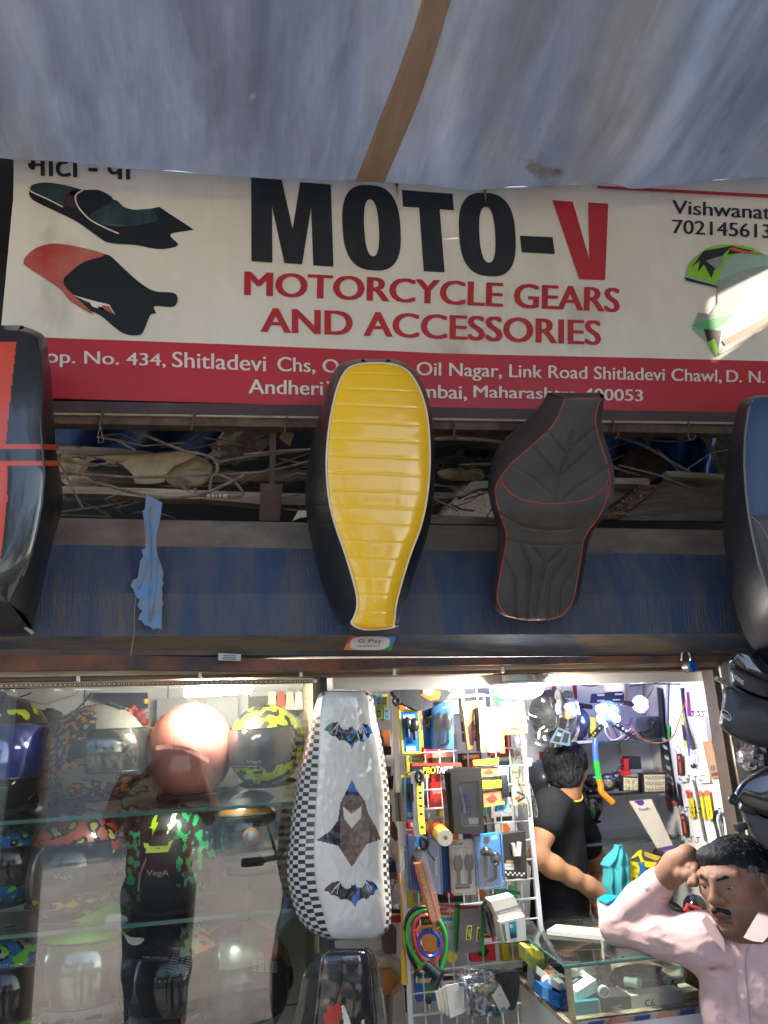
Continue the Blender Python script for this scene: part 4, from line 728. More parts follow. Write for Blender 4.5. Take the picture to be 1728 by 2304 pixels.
class Helmet:
    def __init__(s, name, label, c, width, az, pat, visor='dark', el=0., peak=None, extra=None, open_face=False, group='helmets on the cabinet shelves', roll=0.):
        a = R(az); f = V((math.sin(a), -math.cos(a), 0)); f = f*math.cos(R(el))+V((0, 0, math.sin(R(el)))); sd = V((-f.y, f.x, 0)).normalized()*-1; sd = V((math.cos(a), math.sin(a), 0)); u = sd.cross(f)*-1 if sd.cross(f).z < 0 else sd.cross(f)
        if roll: u = (u*math.cos(R(roll))+sd*math.sin(R(roll))).normalized(); sd = f.cross(u)*-1 if f.cross(u).dot(sd) < 0 else f.cross(u)
        s.f, s.s, s.u, s.c = f, sd, u, c; vis = math.hypot(f.y*.246, f.x*.30); k = width/vis; s.k = k
        rx, ry, rz = .148*k, .123*k, .135*k; s.r = (rx, ry, rz); s.rt = root(name, label, 'helmet', c+V((0, 0, -.12*k)), group)
        def shape(d, e=1.):
            x, y, z = d.x*rx*e, d.y*ry*e, d.z*rz*e
            lo = max(0, -d.z)
            y *= 1-.10*lo; x *= (1+.10*lo if d.x > 0 else 1-.06*lo); 
            if not open_face and d.x > 0: x *= 1+.05*math.exp(-((d.z+.5)/.25)**2)
            return V((x, y, max(z, -.118*k)))
        s.shape = shape; ax = (f, sd, u)
        def mm(d):
            w_ = s.w(shape(d)); 
            if open_face and d.x > .30 and d.z < .35 and abs(d.y) < .75: return BLACK
            return pat(d, *projp(w_))
        mb = MB(); mb.ball(c, 1, mm if callable(pat) else pat, *((190, 110) if callable(pat) else (80, 50)), ax, shape); mb.build('shell', s.rt, 50)
        if visor:
            vm = {'dark': M('dark_tinted_visor', (.008, .008, .009), .1, coat=.35), 'smoke': M('smoke_grey_visor', (.03, .031, .031), .1, coat=.35), 'clear': glassy('clear_visor', .03, (.8, .82, .8), .02, .05), 'blue': M('iridium_blue_visor', (.01, .035, .25), .12, .3, coat=1.)}[visor]
            def vf(a_, b_, e=1.035): ph = lerp(-1.32, 1.32, a_); th = lerp(R(-20), R(27), b_); return s.w(shape(V((math.cos(th)*math.cos(ph), math.cos(th)*math.sin(ph), math.sin(th))), e+.01*math.cos(ph)))
            mb = MB(); mb.sheet(lambda a_, b_: vf(a_, b_), 40, 14, vm, f*-.002); v_ = mb.build('visor', s.rt, 60)
            mb = MB(); e = [vf(i/30, 0, 1.03) for i in range(31)]+[vf(1, j/6, 1.03) for j in range(1, 7)]+[vf(1-i/30, 1, 1.03) for i in range(1, 31)]+[vf(0, 1-j/6, 1.03) for j in range(1, 6)]; mb.tube(e, .0022*k, BLACK, 6, closed=True); mb.build('visor_gasket', v_)
            for sg in (-1, 1):
                p = s.w(shape(V((.12, sg*.97, .1)).normalized(), 1.03)); MB().lathe(p, sd*sg, [(.024*k, -.004), (.024*k, .003), (.018*k, .006), (.008*k, .007)], BLACK, 20).build('visor_pivot', s.rt)
        if not open_face:
            for sg in (-1, 1):
                p = s.w(shape(V((.93, sg*.25, -.55)).normalized(), 1.01)); MB().obox(p, (f, sd, u), (.004*k, .016*k, .005*k), BLACK, .002*k).build('chin_vent', s.rt)
            p = s.w(shape(V((.35, 0, .93)).normalized(), 1.01)); MB().obox(p, (f*.93-u*.35, sd, u*.93+f*.35), (.025*k, .016*k, .004*k), BLACK if callable(pat) else pat, .003*k).build('top_vent', s.rt)
        mb = MB(); mb.lathe(c-u*.117*k, u, [(.088*k, -.006*k), (.095*k, 0), (.088*k, .004*k)], M('black_helmet_lining', (.02, .02, .02), .9), 24); mb.build('lining', s.rt)
        if extra: extra(s)
    def w(s, q): return s.c+s.f*q.x+s.s*q.y+s.u*q.z
    def hit(s, p, e=1.02):
        """point of the shell under a photo pixel"""
        d = ray(p).normalized(); o = EYE-s.c
        L = lambda v: V((v.dot(s.f)/s.r[0], v.dot(s.s)/s.r[1], v.dot(s.u)/s.r[2]))/e
        a, b = L(d), L(o); A_, B_, C_ = a.dot(a), 2*a.dot(b), b.dot(b)-1; q = B_*B_-4*A_*C_
        return EYE+d*((-B_-math.sqrt(max(q, 0)))/(2*A_))
    def text(s, st, k, quad, mat, part='lettering', e=1.03, bold=.02):
        q = [k(*p) for p in quad]
        def fn(u, v):
            x = lerp(lerp(q[0][0], q[1][0], u), lerp(q[3][0], q[2][0], u), v); y = lerp(lerp(q[0][1], q[1][1], u), lerp(q[3][1], q[2][1], u), v); return s.hit((x, y), e)
        mb = MB(); mb.text(st, None, mat, (0, 0, 0), bold, fn); mb.build(part, s.rt)
    def patch(s, k, polys, part='decal', e=1.025):
        mb = MB()
        for mat, P in polys:
            q = [k(*p) for p in P]; c_ = (sum(a for a, b in q)/len(q), sum(b for a, b in q)/len(q)); mb.add([s.hit(p, e) for p in q], [tuple(range(len(q)))], mat)
        mb.build(part, s.rt)
def wpx(n, y=2.3): return n/FPX*(y*1.02)
HB = M('helmet_gloss_black', (.012, .012, .013), .15, coat=.8); HMB = M('helmet_matt_black', (.018, .018, .019), .5); HG = M('helmet_grey_green', (.22, .235, .2), .4, 0, (.3, .31, .27), 5); HGD = M('helmet_dark_olive', (.045, .045, .04), .4)
HO = M('helmet_orange', (.75, .2, .02), .35); HT = M('helmet_tan', (.32, .22, .10), .4); HP = M('helmet_salmon_pink', (.62, .24, .19), .45, 0, (.55, .2, .16), 4); HN = M('helmet_neon_yellow', (.55, .72, .02), .25, 0, (.45, .62, .01), 8, coat=.5); HGR = M('helmet_green_print', (.03, .48, .17), .3); HBL = M('helmet_bright_blue', (.01, .16, .42), .2, coat=.6); HNG = M('helmet_neon_green', (.2, .62, .03), .25); HS = M('helmet_silver_grey', (.42, .42, .4), .25, .4, coat=.5); HRD = M('helmet_orange_red', (.62, .1, .04), .3, 0, (.5, .07, .03), 6, coat=.4)
# top shelf
def p_dark(d, x, y): return HN if (d.z > .55 and nz(d*4) > .25) else HB
Helmet('full_face_helmet', 'black helmet with a deep blue mirrored visor at the far left of the top shelf', PY((-8, 1700), 2.3), wpx(215), 10, p_dark, 'blue')
def p_wht(d, x, y):
    n = nz(d*5+V((3, 1, 2))); return C(190, 40, 40) if d.z > .6 and n > .1 else (HS if n > .12 else (HGD if n < -.2 else C(95, 105, 70)))
Helmet('full_face_helmet', 'silver and dark red helmet partly behind the blue-visored one, top shelf', PY((88, 1690), 2.46), wpx(170, 2.46), 60, p_wht, 'smoke')
def p_graf(d, x, y):
    n = nz(d*6.5+V((1, 7, 3))); m_ = nz(d*11+V((4, 2, 8))); X_, Y_ = x/.24111, (y-1480)/.24111
    if X_ > 900 and Y_ < 800: return HG
    if Y_ > 1010 and abs(Y_-1075-((X_-850)/300)**2*60) < 62 and 620 < X_ < 1080: return C(150, 145, 128)
    if m_ > .36: return HO
    if n > .25: return HT
    if n < -.3: return C(165, 165, 155)
    return HGD
hh = Helmet('full_face_helmet', 'olive grey helmet with orange and tan scribbled graphics on the top shelf', PY(h1(890, 895), 2.28), wpx(212, 2.28), 72, p_graf, 'clear')
hh.text('VegA', h1, [(490, 1035), (640, 1035), (640, 1090), (485, 1090)], HO); hh.text('VIVID', h1, [(520, 945), (612, 945), (612, 975), (520, 975)], HB)
hh = Helmet('full_face_helmet', 'matt salmon pink helmet with two crease lines on the top shelf', PY(h2(490, 790), 2.3), wpx(176), 175, HP, None)
hh.patch(h2, [(C(170, 90, 75), [(460, 640), (530, 585), (605, 535), (535, 600)]), (C(196, 140, 130), [(190, 745), (300, 735), (430, 745), (540, 790), (640, 860), (640, 895), (520, 825), (420, 785), (300, 772), (190, 785)]), (C(170, 90, 75), [(465, 662), (560, 600), (690, 548), (570, 612)])])
def p_neon(d, x, y):
    n = nz(d*4.6+V((2, 5, 1))); m_ = nz(d*30); return HMB if n < -.08 or m_ < -.42 else HN
hh = Helmet('full_face_helmet', 'neon yellow and black splattered helmet at the right of the top shelf', PY(h2(1130, 745), 2.28), wpx(160, 2.28), -24, p_neon, 'smoke', el=-4)
hh.text('VegA', h2, [(960, 868), (1090, 868), (1090, 905), (955, 905)], WHITE, e=1.1)
# middle shelf
def p_blue(d, x, y):
    n = nz(d*4.2+V((6, 1, 2))); m_ = nz(d*5.5+V((1, 1, 9))); return HNG if m_ > .3 else (HBL if n > -.05 else (C(200, 205, 190) if n < -.38 else HB))
Helmet('full_face_helmet', 'blue, green and black patterned helmet at the left of the middle shelf', PY((2, 1945), 2.26), wpx(165, 2.26), 62, p_blue, 'dark')
Helmet('full_face_helmet', 'white and black helmet standing behind, left on the middle shelf', PY((88, 1835), 2.5), wpx(170, 2.5), 110, lambda d, x, y: HB if nz(d*4) > -.05 else HS, 'clear')
def p_red(d, x, y):
    X_, Y_ = x/.24111, (y-1850)/.24111
    if 265 < Y_-abs(X_-650)*.0 < 335: return C(225, 205, 70)
    n = nz(d*5+V((9, 2, 2))); return HRD if n > -.12 and d.z > -.4 else (C(225, 205, 70) if n < -.4 else HB)
hh = Helmet('full_face_helmet', 'black helmet with orange flames and a yellow brow stripe on the middle shelf', PY(h3(740, 400), 2.27), wpx(196, 2.27), -25, p_red, 'smoke')
hh.text('VegA', h3, [(500, 490), (680, 490), (680, 540), (500, 540)], C(215, 210, 195), e=1.09)
def p_vine(d, x, y):
    X_, Y_ = (x-300)/.24111, (y-1850)/.24111
    if X_ > 400+20*math.sin(Y_*.03) and nz((X_*.02, Y_*.012, 2)) > .12 and Y_ < 620: return HGR
    if X_ < 60 and nz((X_*.02, Y_*.012, 6)) > .1: return HGR
    return HMB
hh = Helmet('full_face_helmet', 'matt black helmet with green feather print and two yellow bolts, seen from behind', PY(h4(330, 330), 2.24), wpx(186, 2.24), 172, p_vine, None)
hh.patch(h2, [(HN, [(185, 1338), (208, 1330), (190, 1400), (215, 1392), (158, 1520), (160, 1450), (130, 1440), (150, 1430), (160, 1380)]), (HN, [(335, 1310), (378, 1305), (350, 1370), (375, 1380), (285, 1500), (300, 1430), (285, 1425), (310, 1400)])])
hh.patch(h4, [(HN, [(95, 190), (140, 200), (150, 225), (320, 220), (330, 185), (378, 158), (345, 230), (325, 278), (110, 288), (125, 250), (100, 235)])])
hh.text('VegA', h4, [(125, 445), (330, 445), (330, 515), (120, 515)], C(215, 215, 205), e=1.03)
hh.patch(h4, [(C(190, 185, 175), [(122, 325), (118, 365), (95, 440), (70, 520), (50, 640), (35, 650), (55, 480), (85, 400)])])
# retro open-face helmet with the round badge
def p_retro(d, x, y): return C(225, 150, 45) if abs(d.y) > .0 and .52 < d.z < .62 else (HS if nz(d*3) > -.3 else C(120, 115, 105))
hh = Helmet('retro_helmet', 'silver retro helmet with an orange band and a round badge, right of the middle shelf', PY(h2(1010, 1480), 2.3), wpx(160), -35, p_retro, 'clear', open_face=True)
pb = hh.hit(h2(1000, 1515), 1.04); mb = MB(); mb.lathe(pb, (pb-hh.c), [(.021, -.004), (.021, .002), (.016, .004)], C(235, 165, 55), 24); mb.build('badge_rim', hh.rt); mb = MB(); mb.lathe(pb+(pb-hh.c).normalized()*.003, (pb-hh.c), [(.0145, 0), (.0145, .006), (.009, .009)], STEEL, 24); mb.build('badge', hh.rt)
# bottom row
Helmet('full_face_helmet', 'black and blue helmet with a visor warning label, lower left corner', PY((10, 2215), 2.24), wpx(185, 2.24), 20, p_blue, 'dark').text('SISTANT VISOR', h3, [(0, 1325), (330, 1310), (325, 1345), (0, 1358)], C(200, 205, 195), e=1.09)
hh = Helmet('full_face_helmet', 'clear-visored helmet with a neon green brow on the bottom level', PY(h3(800, 1300), 2.3), wpx(215), 8, lambda d, x, y: HNG if d.z > .35 and d.x > .2 else HS, 'clear')
def p_camo(d, x, y):
    n = nz(d*9+V((3, 3, 1))); X_, Y_ = (x-300)/.24111, (y-1850)/.24111
    if X_ > 440 and Y_ > 900: return HO if n > .05 and 480 < X_-(1500-Y_)*.3 < 720 else (C(150, 165, 120) if n > -.15 else HGD)
    return HB
hh = Helmet('full_face_helmet', 'black helmet with orange and camouflage side and printed visor text, bottom level', PY(h4(330, 1420), 2.26), wpx(200, 2.26), 18, p_camo, 'dark')
hh.text('POWER ASSISTED VISOR', h4, [(90, 1250), (330, 1258), (325, 1282), (88, 1270)], C(175, 190, 180), e=1.09)
for i in range(8): hh.text('lllll ll llll', h4, [(385-i*11, 1205+i*24), (560-i*8, 1245+i*24), (557-i*8, 1257+i*24), (382-i*11, 1217+i*24)], C(175, 190, 180), e=1.09, part='visor_text')
hh = Helmet('full_face_helmet', 'smoky grey helmet with white printed text at the right of the bottom level', PY(h4(1000, 1500), 2.32), wpx(200, 2.32), -15, lambda d, x, y: HRD if d.y > .55 and d.z > -.2 and nz(d*3) > -.1 else HS, 'smoke')
for i in range(5): hh.text('lll llll ll lllll', h4, [(1115, 1285+i*22), (1340, 1300+i*22), (1340, 1312+i*22), (1115, 1297+i*22)], C(200, 210, 205), e=1.09, part='visor_text')
# things on the back of the cabinet
MB().slab(px(h2, [(205, 350), (890, 300), (890, 1090), (165, 1110)], 2.60), (0, .004, 0), M('grey_display_sheet', (.36, .37, .38), .4, 0, (.3, .31, .32), 3)).thing('display_sheet', 'grey plastic sheet standing behind the salmon pink helmet', 'sheet')
mb = MB(); mb.slab(px(h2, [(975, 330), (1560, 300), (1560, 430), (1100, 430), (975, 600)], 2.6), (0, .01, 0), M('dim_green_poster', (.06, .10, .05), .5, 0, (.16, .14, .1), 14)); mb.thing('green_poster', 'dim green poster behind the neon yellow helmet', 'poster')
mb = MB(); random.seed(5)
for i in range(5): a = h2(1160+i*75, 300-i*6); mb.slab(px(h2, [(1150+i*75, 290), (1205+i*75, 285), (1215+i*75, 440), (1140+i*75, 440)], 2.5-i*.01), (0, .006, 0), [CREAM, C(220, 90, 60), CREAM, WHITE, C(200, 110, 70)][i])
mb.thing('paper_garland', 'cream and red paper bundle behind the neon yellow helmet', 'paper bundle')
sr = root('wall_shrine', 'small shrine with orange flowers on the tiled wall, top left of the cabinet', 'shrine', PY(h1(1200, 620), 2.55))
MB().slab(px(h1, [(870, 325), (1375, 325), (1375, 560), (870, 380)], 2.62), (0, .01, 0), M('shrine_dark_cloth', (.02, .03, .06), .6)).build('backing', sr)
mb = MB()
for i in range(26): p = PY(h1(random.uniform(1070, 1370), random.uniform(470, 640)), 2.56-random.random()*.05); mb.ball(p, .012, [C(230, 120, 70), C(200, 60, 50), C(240, 190, 110), C(170, 130, 140)][i % 4], 8, 6)
mb.build('flowers', sr); MB().slab(px(h1, [(1010, 625), (1410, 635), (1410, 655), (1010, 650)], 2.5), (0, .08, 0), C(205, 200, 195)).build('ledge', sr)
MB().ball(PY(h1(1240, 575), 2.48), .009, M('lamp_flame', (1, .6, .2), emit=(1, .6, .2), es=5.), 10, 8).build('oil_lamp_flame', sr)
mb = MB()
for i in range(7): p = PY(h1(1325+i*9, 690), 2.49); mb.tube([p, p+V((0, 0, -.022-.006*(i % 3)))], .003, C(185, 60, 55), 6)
mb.build('tassel', sr); mb = MB(); mb.ball(PY(h1(1365, 405), 2.5), .008, YEL, 12, 8); mb.build('yellow_flower', sr)
for i, (pts, r_, m_, lab) in enumerate((([(-150, 310), (0, 335), (200, 380), (400, 425), (560, 390), (740, 320)], .0035, C(205, 200, 190), 'white cable sagging across the cabinet top'), ([(-100, 480), (100, 400), (290, 330)], .002, BLACK, 'short black wire in the top left corner of the cabinet'), ([(290, 430), (450, 540), (600, 560), (760, 440), (850, 330)], .0024, BLACK, 'black wire looping down above the graphic helmet'), ([(850, 330), (1000, 420), (1180, 440)], .002, BLACK, 'black wire running from the loop to the shrine'))): MB().tube(spline(px(h1, pts, 2.4), 7), r_, m_, 6).thing('loose_wire', lab, 'wire')
mb = MB(); mb.ball(PY(h1(1300, 1420), 2.5), .05, PLASTIC(), 20, 12, None, lambda d: V((d.x*.07, d.y*.04, d.z*.06))*(1+.35*nz(d, 4))); mb.thing('crumpled_bag', 'crumpled clear plastic bag on the cabinet’s middle shelf', 'bag')
mb = MB(); mb.slab(spline(px(h3, [(980, 920), (1010, 868), (1120, 860), (1195, 905), (1130, 990), (1210, 1070), (1345, 1085), (1290, 1145), (1200, 1130), (1130, 1010), (1000, 970)], 2.16), 3, True), (0, .001, 0), C(238, 240, 225)); mb.thing('paper_tag', 'folded white paper tag hanging under the middle shelf', 'tag')
mb = MB()
for k, q, m_ in ((h3, [(1250, 870), (1340, 865), (1340, 960), (1255, 965)], CARD), (h3, [(1345, 920), (1470, 920), (1465, 1080), (1340, 1085)], CARD), (h3, [(1350, 850), (1475, 850), (1475, 910), (1350, 910)], C(25, 35, 80))): mb.slab(px(k, q, 2.55), (0, .06, 0), m_)
for i in range(1): mb.thing('carton_stack', 'brown cartons and a navy box at the back of the bottom level', 'cartons')
# ---------------------------------------------------------------- wire display panel with hanging goods
GY_ = 2.3
gr_ = root('wire_display_panel', 'white wire grid panel on posts hung with packaged accessories', 'display panel', (.72, GY_, .1))
gx0 = PY((884, 1560), GY_).x; gx1 = PY((1165, 1560), GY_).x
mb = MB(); mb.box((gx0-.006, GY_-.008, .12), (gx0+.008, GY_+.008, 1.8), WIRE, .002); mb.build('post', gr_)
mb = MB(); mb.box((gx1-.006, GY_-.008, .12), (gx1+.008, GY_+.008, 1.8), WIRE, .002); mb.build('post', gr_)
mb = MB(); n = 9
for i in range(1, n): x = lerp(gx0, gx1, i/n); mb.tube([V((x, GY_, .3)), V((x, GY_, 1.76))], .0022, WIRE, 6)
for j in range(27): z = .36+j*.0512; mb.tube([V((gx0, GY_-.004, z)), V((gx1, GY_-.004, z))], .0034 if j % 5 == 0 else .0022, WIRE, 6)
mb.build('wire_mesh', gr_)
PLQ = [0]
def pack(name, label, cat, k, quad, y, mat, prints=(), th=.012, group=None, side=None, raised=None, cover=False, tilt=0.):
    q = px(k, quad, y) if not tilt else [PN(k(*p), PY(k(*quad[0]), y), V((0, 1, tilt)).normalized()) for p in quad]
    at = lambda u, v: lerp(lerp(q[0], q[1], u), lerp(q[3], q[2], u), v)
    mb = MB(); mb.slab(q, (0, th, 0), mat, side or mat); PLQ[0] = 0
    for p in prints:
        PLQ[0] += 1; o = V((0, -.0004*PLQ[0], 0))
        if p[0] == 't': mb.text(p[2], [at(p[3], p[4]), at(p[5], p[4]), at(p[5], p[6]), at(p[3], p[6])], p[1], o, .08)
        elif p[0] == 'r': mb.poly([at(p[2], p[3])+o, at(p[4], p[3])+o, at(p[4], p[5])+o, at(p[2], p[5])+o], p[1])
        else: mb.poly([at(*c_)+o for c_ in p[2]], p[1])
    if not raised and not cover:
        return mb.thing(name, label, cat, group)
    lo = min(q, key=lambda p: p.z); rt = root(name, label, cat, lo, group); mb.build('card', rt)
    for nm, f in (raised or ()): m2 = MB(); f(m2, at); m2.build(nm, rt)
    if cover:
        e = .014; qq = [p+V((0, -e-.012, 0)) for p in q]; MB().slab(qq, (0, e, 0), PLASTIC()).build('clear_cover', rt)
    return rt
GP = 'packs hanging on the wire panel'
def stalk(u, v0, v1, r_, mat, tip=None):
    def f(mb, at):
        a, b = at(u, v0)+V((0, -.01, 0)), at(u, v1)+V((0, -.01, 0)); m = lerp(a, b, .55)
        mb.ball(lerp(a, b, .3), r_, mat, 14, 10, ((1, 0, 0), (0, 1, 0), (b-a).normalized()), lambda d: V((d.x*r_, d.y*r_*.8, d.z*(b-a).length*.33*(1 if d.z < 0 else 1)))); mb.tube([m, b], r_*.4, mat, 8)
        if tip: mb.ball(lerp(a, b, .03), r_*.55, tip, 10, 8, None, lambda d: V((d.x*r_*.5, d.y*r_*.5, d.z*r_*1.2)))
    return f
DK = M('dark_lens_plastic', (.03, .027, .025), .25, coat=.5)
BLU_ = C(30, 135, 220, .35); YF = C(235, 225, 70, .4); LB = C(120, 195, 240, .4); GOLD = M('gold_pouch', (.5, .37, .12), .3, .4, (.35, .25, .08), 8, bump=.3, bs=30)
# row 1
bg = root('cloth_bag', 'black cloth bag with an orange crest hanging at the panel’s top left', 'bag', PY(g1(450, 560), 2.2), GP)
mb = MB(); mb.slab(spline(px(g1, [(130, 355), (420, 350), (728, 360), (715, 440), (640, 500), (560, 540), (470, 575), (390, 582), (300, 535), (220, 500), (160, 440)], 2.19), 4, True), (0, .05, 0), M('black_bag_cloth', (.02, .021, .025), .7, 0, (.04, .04, .045), 8, bump=.5, bs=20)); mb.build('pouch', bg)
mb = MB(); mb.poly(px(g1, [(415, 410), (470, 380), (520, 360), (635, 358), (640, 400), (625, 450), (560, 465), (530, 472), (470, 440)], 2.1885), ORANGE); mb.poly([PY(p, 2.188) for p in oval(g1, 508, 375, 62, 38, 2)], CREAM); mb.build('crest', bg)
mb = MB(); mb.tube(spline(px(g1, [(150, 430), (125, 470), (150, 515), (190, 490), (185, 440)], 2.18), 5), .005, BLACK, 7); mb.build('drawstring', bg)
pack('lever_pack', 'blue and yellow boxed brake levers, top left pack under the black cloth bag', 'lever pack', g1, [(180, 570), (405, 570), (430, 1050), (225, 1055)], 2.21, BLU_, [('r', YF, 0, 0, 1, .05), ('r', YF, 0, .95, 1, 1), ('r', YF, 0, 0, .08, 1), ('r', YF, .92, 0, 1, 1), ('r', WHITE, .2, .12, .75, .28), ('t', C(20, 60, 150), 'LEVERS', .25, .7, .75, .78), ('r', C(200, 215, 230), .2, .84, .7, .96)], .03, GP, YF, [('lever', stalk(.35, .18, .62, .013, BLACK)), ('lever', stalk(.68, .2, .7, .015, BLACK))])
pack('indicator_pack', 'blue blister pack half hidden behind the paired indicator pack', 'indicator pack', g1, [(455, 560), (560, 540), (560, 1000), (475, 1005)], 2.235, C(15, 80, 160), [('r', C(140, 170, 120), .1, .38, .9, .46)], .02, GP, None, [('indicator', stalk(.5, .15, .5, .013, DK))])
pack('indicator_pack', 'blue blister pack with two upright grey indicator lamps, first row', 'indicator pack', g1, [(545, 485), (757, 480), (762, 1000), (538, 1006)], 2.215, BLU_, [('t', WHITE, 'NRS', .55, .1, .85, .15), ('r', LB, .7, .03, .95, .09)], .02, GP, None, [('indicator', stalk(.33, .24, .84, .012, M('smoke_grey_lens', (.12, .11, .11), .2, coat=.6))), ('indicator', stalk(.78, .24, .86, .012, M('smoke_grey_lens', (.12, .11, .11), .2, coat=.6))), ('bracket', lambda mb, at: mb.tube(spline([at(.3, .82)+V((0, -.01, 0)), at(.35, .92)+V((0, -.01, 0)), at(.7, .9)+V((0, -.012, 0)), at(.8, .8)+V((0, -.01, 0))], 5), .004, DK, 7))], True)
pack('accessory_pouch', 'brown-edged pouch with a beige printed face of clamps and red lettering, first row', 'pouch', g1, [(1060, 545), (1312, 548), (1348, 1045), (1088, 1032)], 2.19, C(232, 200, 130), [('b', C(120, 170, 120), [(0, 0), (.3, 0), (0, .2)]), ('b', ORANGE, [(.95, .3), (1, .25), (1, 1), (.85, 1)]), ('t', C(190, 50, 40), 'ROCK', .34, .1, .72, .18), ('t', C(190, 50, 40), 'HUX', .36, .02, .7, .09), ('r', C(90, 85, 80), .22, .24, .6, .31), ('r', C(120, 110, 95), .1, .37, .3, .56), ('b', C(110, 105, 100), [(.62, .38), (.85, .27), (.98, .4), (.7, .55), (.5, .7), (.35, .68), (.45, .52)]), ('b', C(70, 70, 72), [(.55, .85), (.7, .67), (.95, .68), (.85, .95), (.62, 1)]), ('b', C(70, 140, 60), [(.12, .85), (.3, .78), (.4, .92), (.22, .98)])], .05, GP, C(80, 55, 45))
pack('gold_pouch', 'crinkled dark gold pouch tucked behind the beige printed pouch', 'pouch', g1, [(885, 525), (1010, 545), (1010, 1010), (940, 1010)], 2.24, GOLD, [('b', C(90, 40, 40), [(.2, .5), (.9, .3), (.9, .9), (.4, .9)])], .02, GP)
pack('gold_pouch', 'glossy gold pouch with a dark square window right of the beige printed pouch', 'pouch', g1, [(1300, 485), (1520, 485), (1565, 830), (1345, 850)], 2.22, GOLD, [('r', C(60, 55, 55), .35, .6, .7, .88), ('b', YEL, [(.6, .4), (.95, .35), (.95, .7), (.75, .7)])], .015, GP, None, None, True)
mb = MB(); mb.sheet(lambda u, v: PY(g1(lerp(1395, 1545, u)+v*150+20*math.sin(v*9), lerp(770, 1750, v)), 2.19)+V((0, .012*nz((u*4, v*7, 2)), 0)), 14, 40, PLASTIC(), (0, .003, 0)); mb.thing('clear_plastic_strip', 'long crumpled clear plastic wrapping hanging right of the wire panel', 'plastic wrap')
pack('spare_box', 'red box lying behind the blue indicator pack', 'box', g1, [(450, 985), (775, 985), (775, 1085), (460, 1105)], 2.33, RED, [('r', C(225, 150, 130), .3, .55, 1, 1)], .08, None)
pack('spare_box', 'red and brown printed carton behind the black windowed box', 'box', g1, [(530, 1375), (705, 1365), (700, 1660), (525, 1660)], 2.34, RED, [('t', C(230, 190, 170), 'SPARE', .15, .3, .8, .42), ('r', C(150, 40, 35), .1, .6, .9, .9)], .06)
pack('spare_box', 'orange and grey cartons high behind the grid wires', 'box', g1, [(735, 350), (905, 350), (905, 440), (735, 450)], 2.36, ORANGE, [('r', C(90, 90, 110), 0, 0, .9, .35)], .06)
# row 2
hb = root('handlebar_pad', 'black handlebar pad with yellow and white lettering and a red top', 'handlebar pad', PY(g1(600, 1290), 2.2), GP)
mb = MB(); mb.slab(px(g1, [(330, 1165), (800, 1172), (800, 1285), (330, 1275)], 2.2), (0, .035, 0), BLACK); mb.slab(px(g1, [(330, 1160), (870, 1155), (872, 1196), (640, 1186), (330, 1190)], 2.198), (0, .02, 0), C(215, 60, 45)); mb.text('PRO', px(g1, [(455, 1200), (585, 1195), (582, 1272), (445, 1272)], 2.1975), YEL, (0, 0, 0), .1); mb.text('TAPER', px(g1, [(590, 1195), (785, 1192), (780, 1265), (588, 1272)], 2.1975), WHITE, (0, 0, 0), .1); mb.build('pad', hb)
pack('grip_pack', 'blue and yellow pack with black hand grips, second row left', 'grip pack', g1, [(210, 1290), (460, 1290), (462, 1775), (212, 1775)], 2.215, BLU_, [('r', YF, 0, 0, 1, .05), ('r', YF, .12, 0, .2, 1), ('t', C(20, 60, 150), 'GRIP', .25, .68, .6, .75), ('r', C(200, 215, 230), .25, .84, .7, .94)], .03, GP, YF, [('hand_grip', lambda mb, at: mb.tube([at(.42, .18)+V((0, -.012, 0)), at(.46, .58)+V((0, -.012, 0))], .012, BLACK, 12)), ('hand_grip', lambda mb, at: mb.tube([at(-.12, .38)+V((0, -.012, 0)), at(-.06, 1.02)+V((0, -.012, 0))], .0135, DK, 12))])
ln = root('wrist_lanyard', 'yellow lanyard strap with black dots and a black clip', 'lanyard', PY(g1(440, 1960), 2.18), GP)
mb = MB(); q = lambda u, v: PY(g1(lerp(382, 450, u)+v*30-8*math.sin(v*3), lerp(1350, 1935, v)), 2.185); mb.sheet(q, 4, 20, lambda u, v: BLACK if abs(u-.5) < .3 and (int(v*22) % 3 == 1) else C(245, 232, 70), (0, .003, 0)); mb.build('strap', ln)
mb = MB(); mb.tube(spline(px(g1, [(410, 1245), (378, 1290), (392, 1350), (425, 1350), (440, 1295)], 2.183), 5, True), .006, BLACK, 8, closed=True); mb.build('clip', ln); mb = MB(); mb.tube(spline(px(g2, [(445, 165), (420, 220), (440, 280), (480, 280), (495, 220)], 2.183), 5, True), .005, BLACK, 8, closed=True); mb.build('clip', ln)
MB().tube([PY(g1(355, 1250), 2.2), PY(g1(392, 1960), 2.2)], .012, M('rolled_clear_film', (.5, .5, .52), .25, 0, (.7, .7, .72), 30, coat=.4), 14).thing('plastic_roll', 'grey roll of plastic film behind the dotted yellow lanyard', 'roll')
wb = root('window_box', 'large black box with a clear window showing cable and tools', 'box', PY(g1(950, 1935), 2.17), GP)
mb = MB(); qq = px(g1, [(748, 1215), (1085, 1205), (1122, 1925), (795, 1938)], 2.17); at_ = lambda u, v: lerp(lerp(qq[0], qq[1], u), lerp(qq[3], qq[2], u), v)
o = [at_(0, 0), at_(1, 0), at_(1, 1), at_(0, 1)]; i_ = [at_(.22, .22), at_(.9, .21), at_(.84, .89), at_(.24, .89)]; bxm = M('black_gloss_card', (.015, .014, .014), .3, coat=.3)
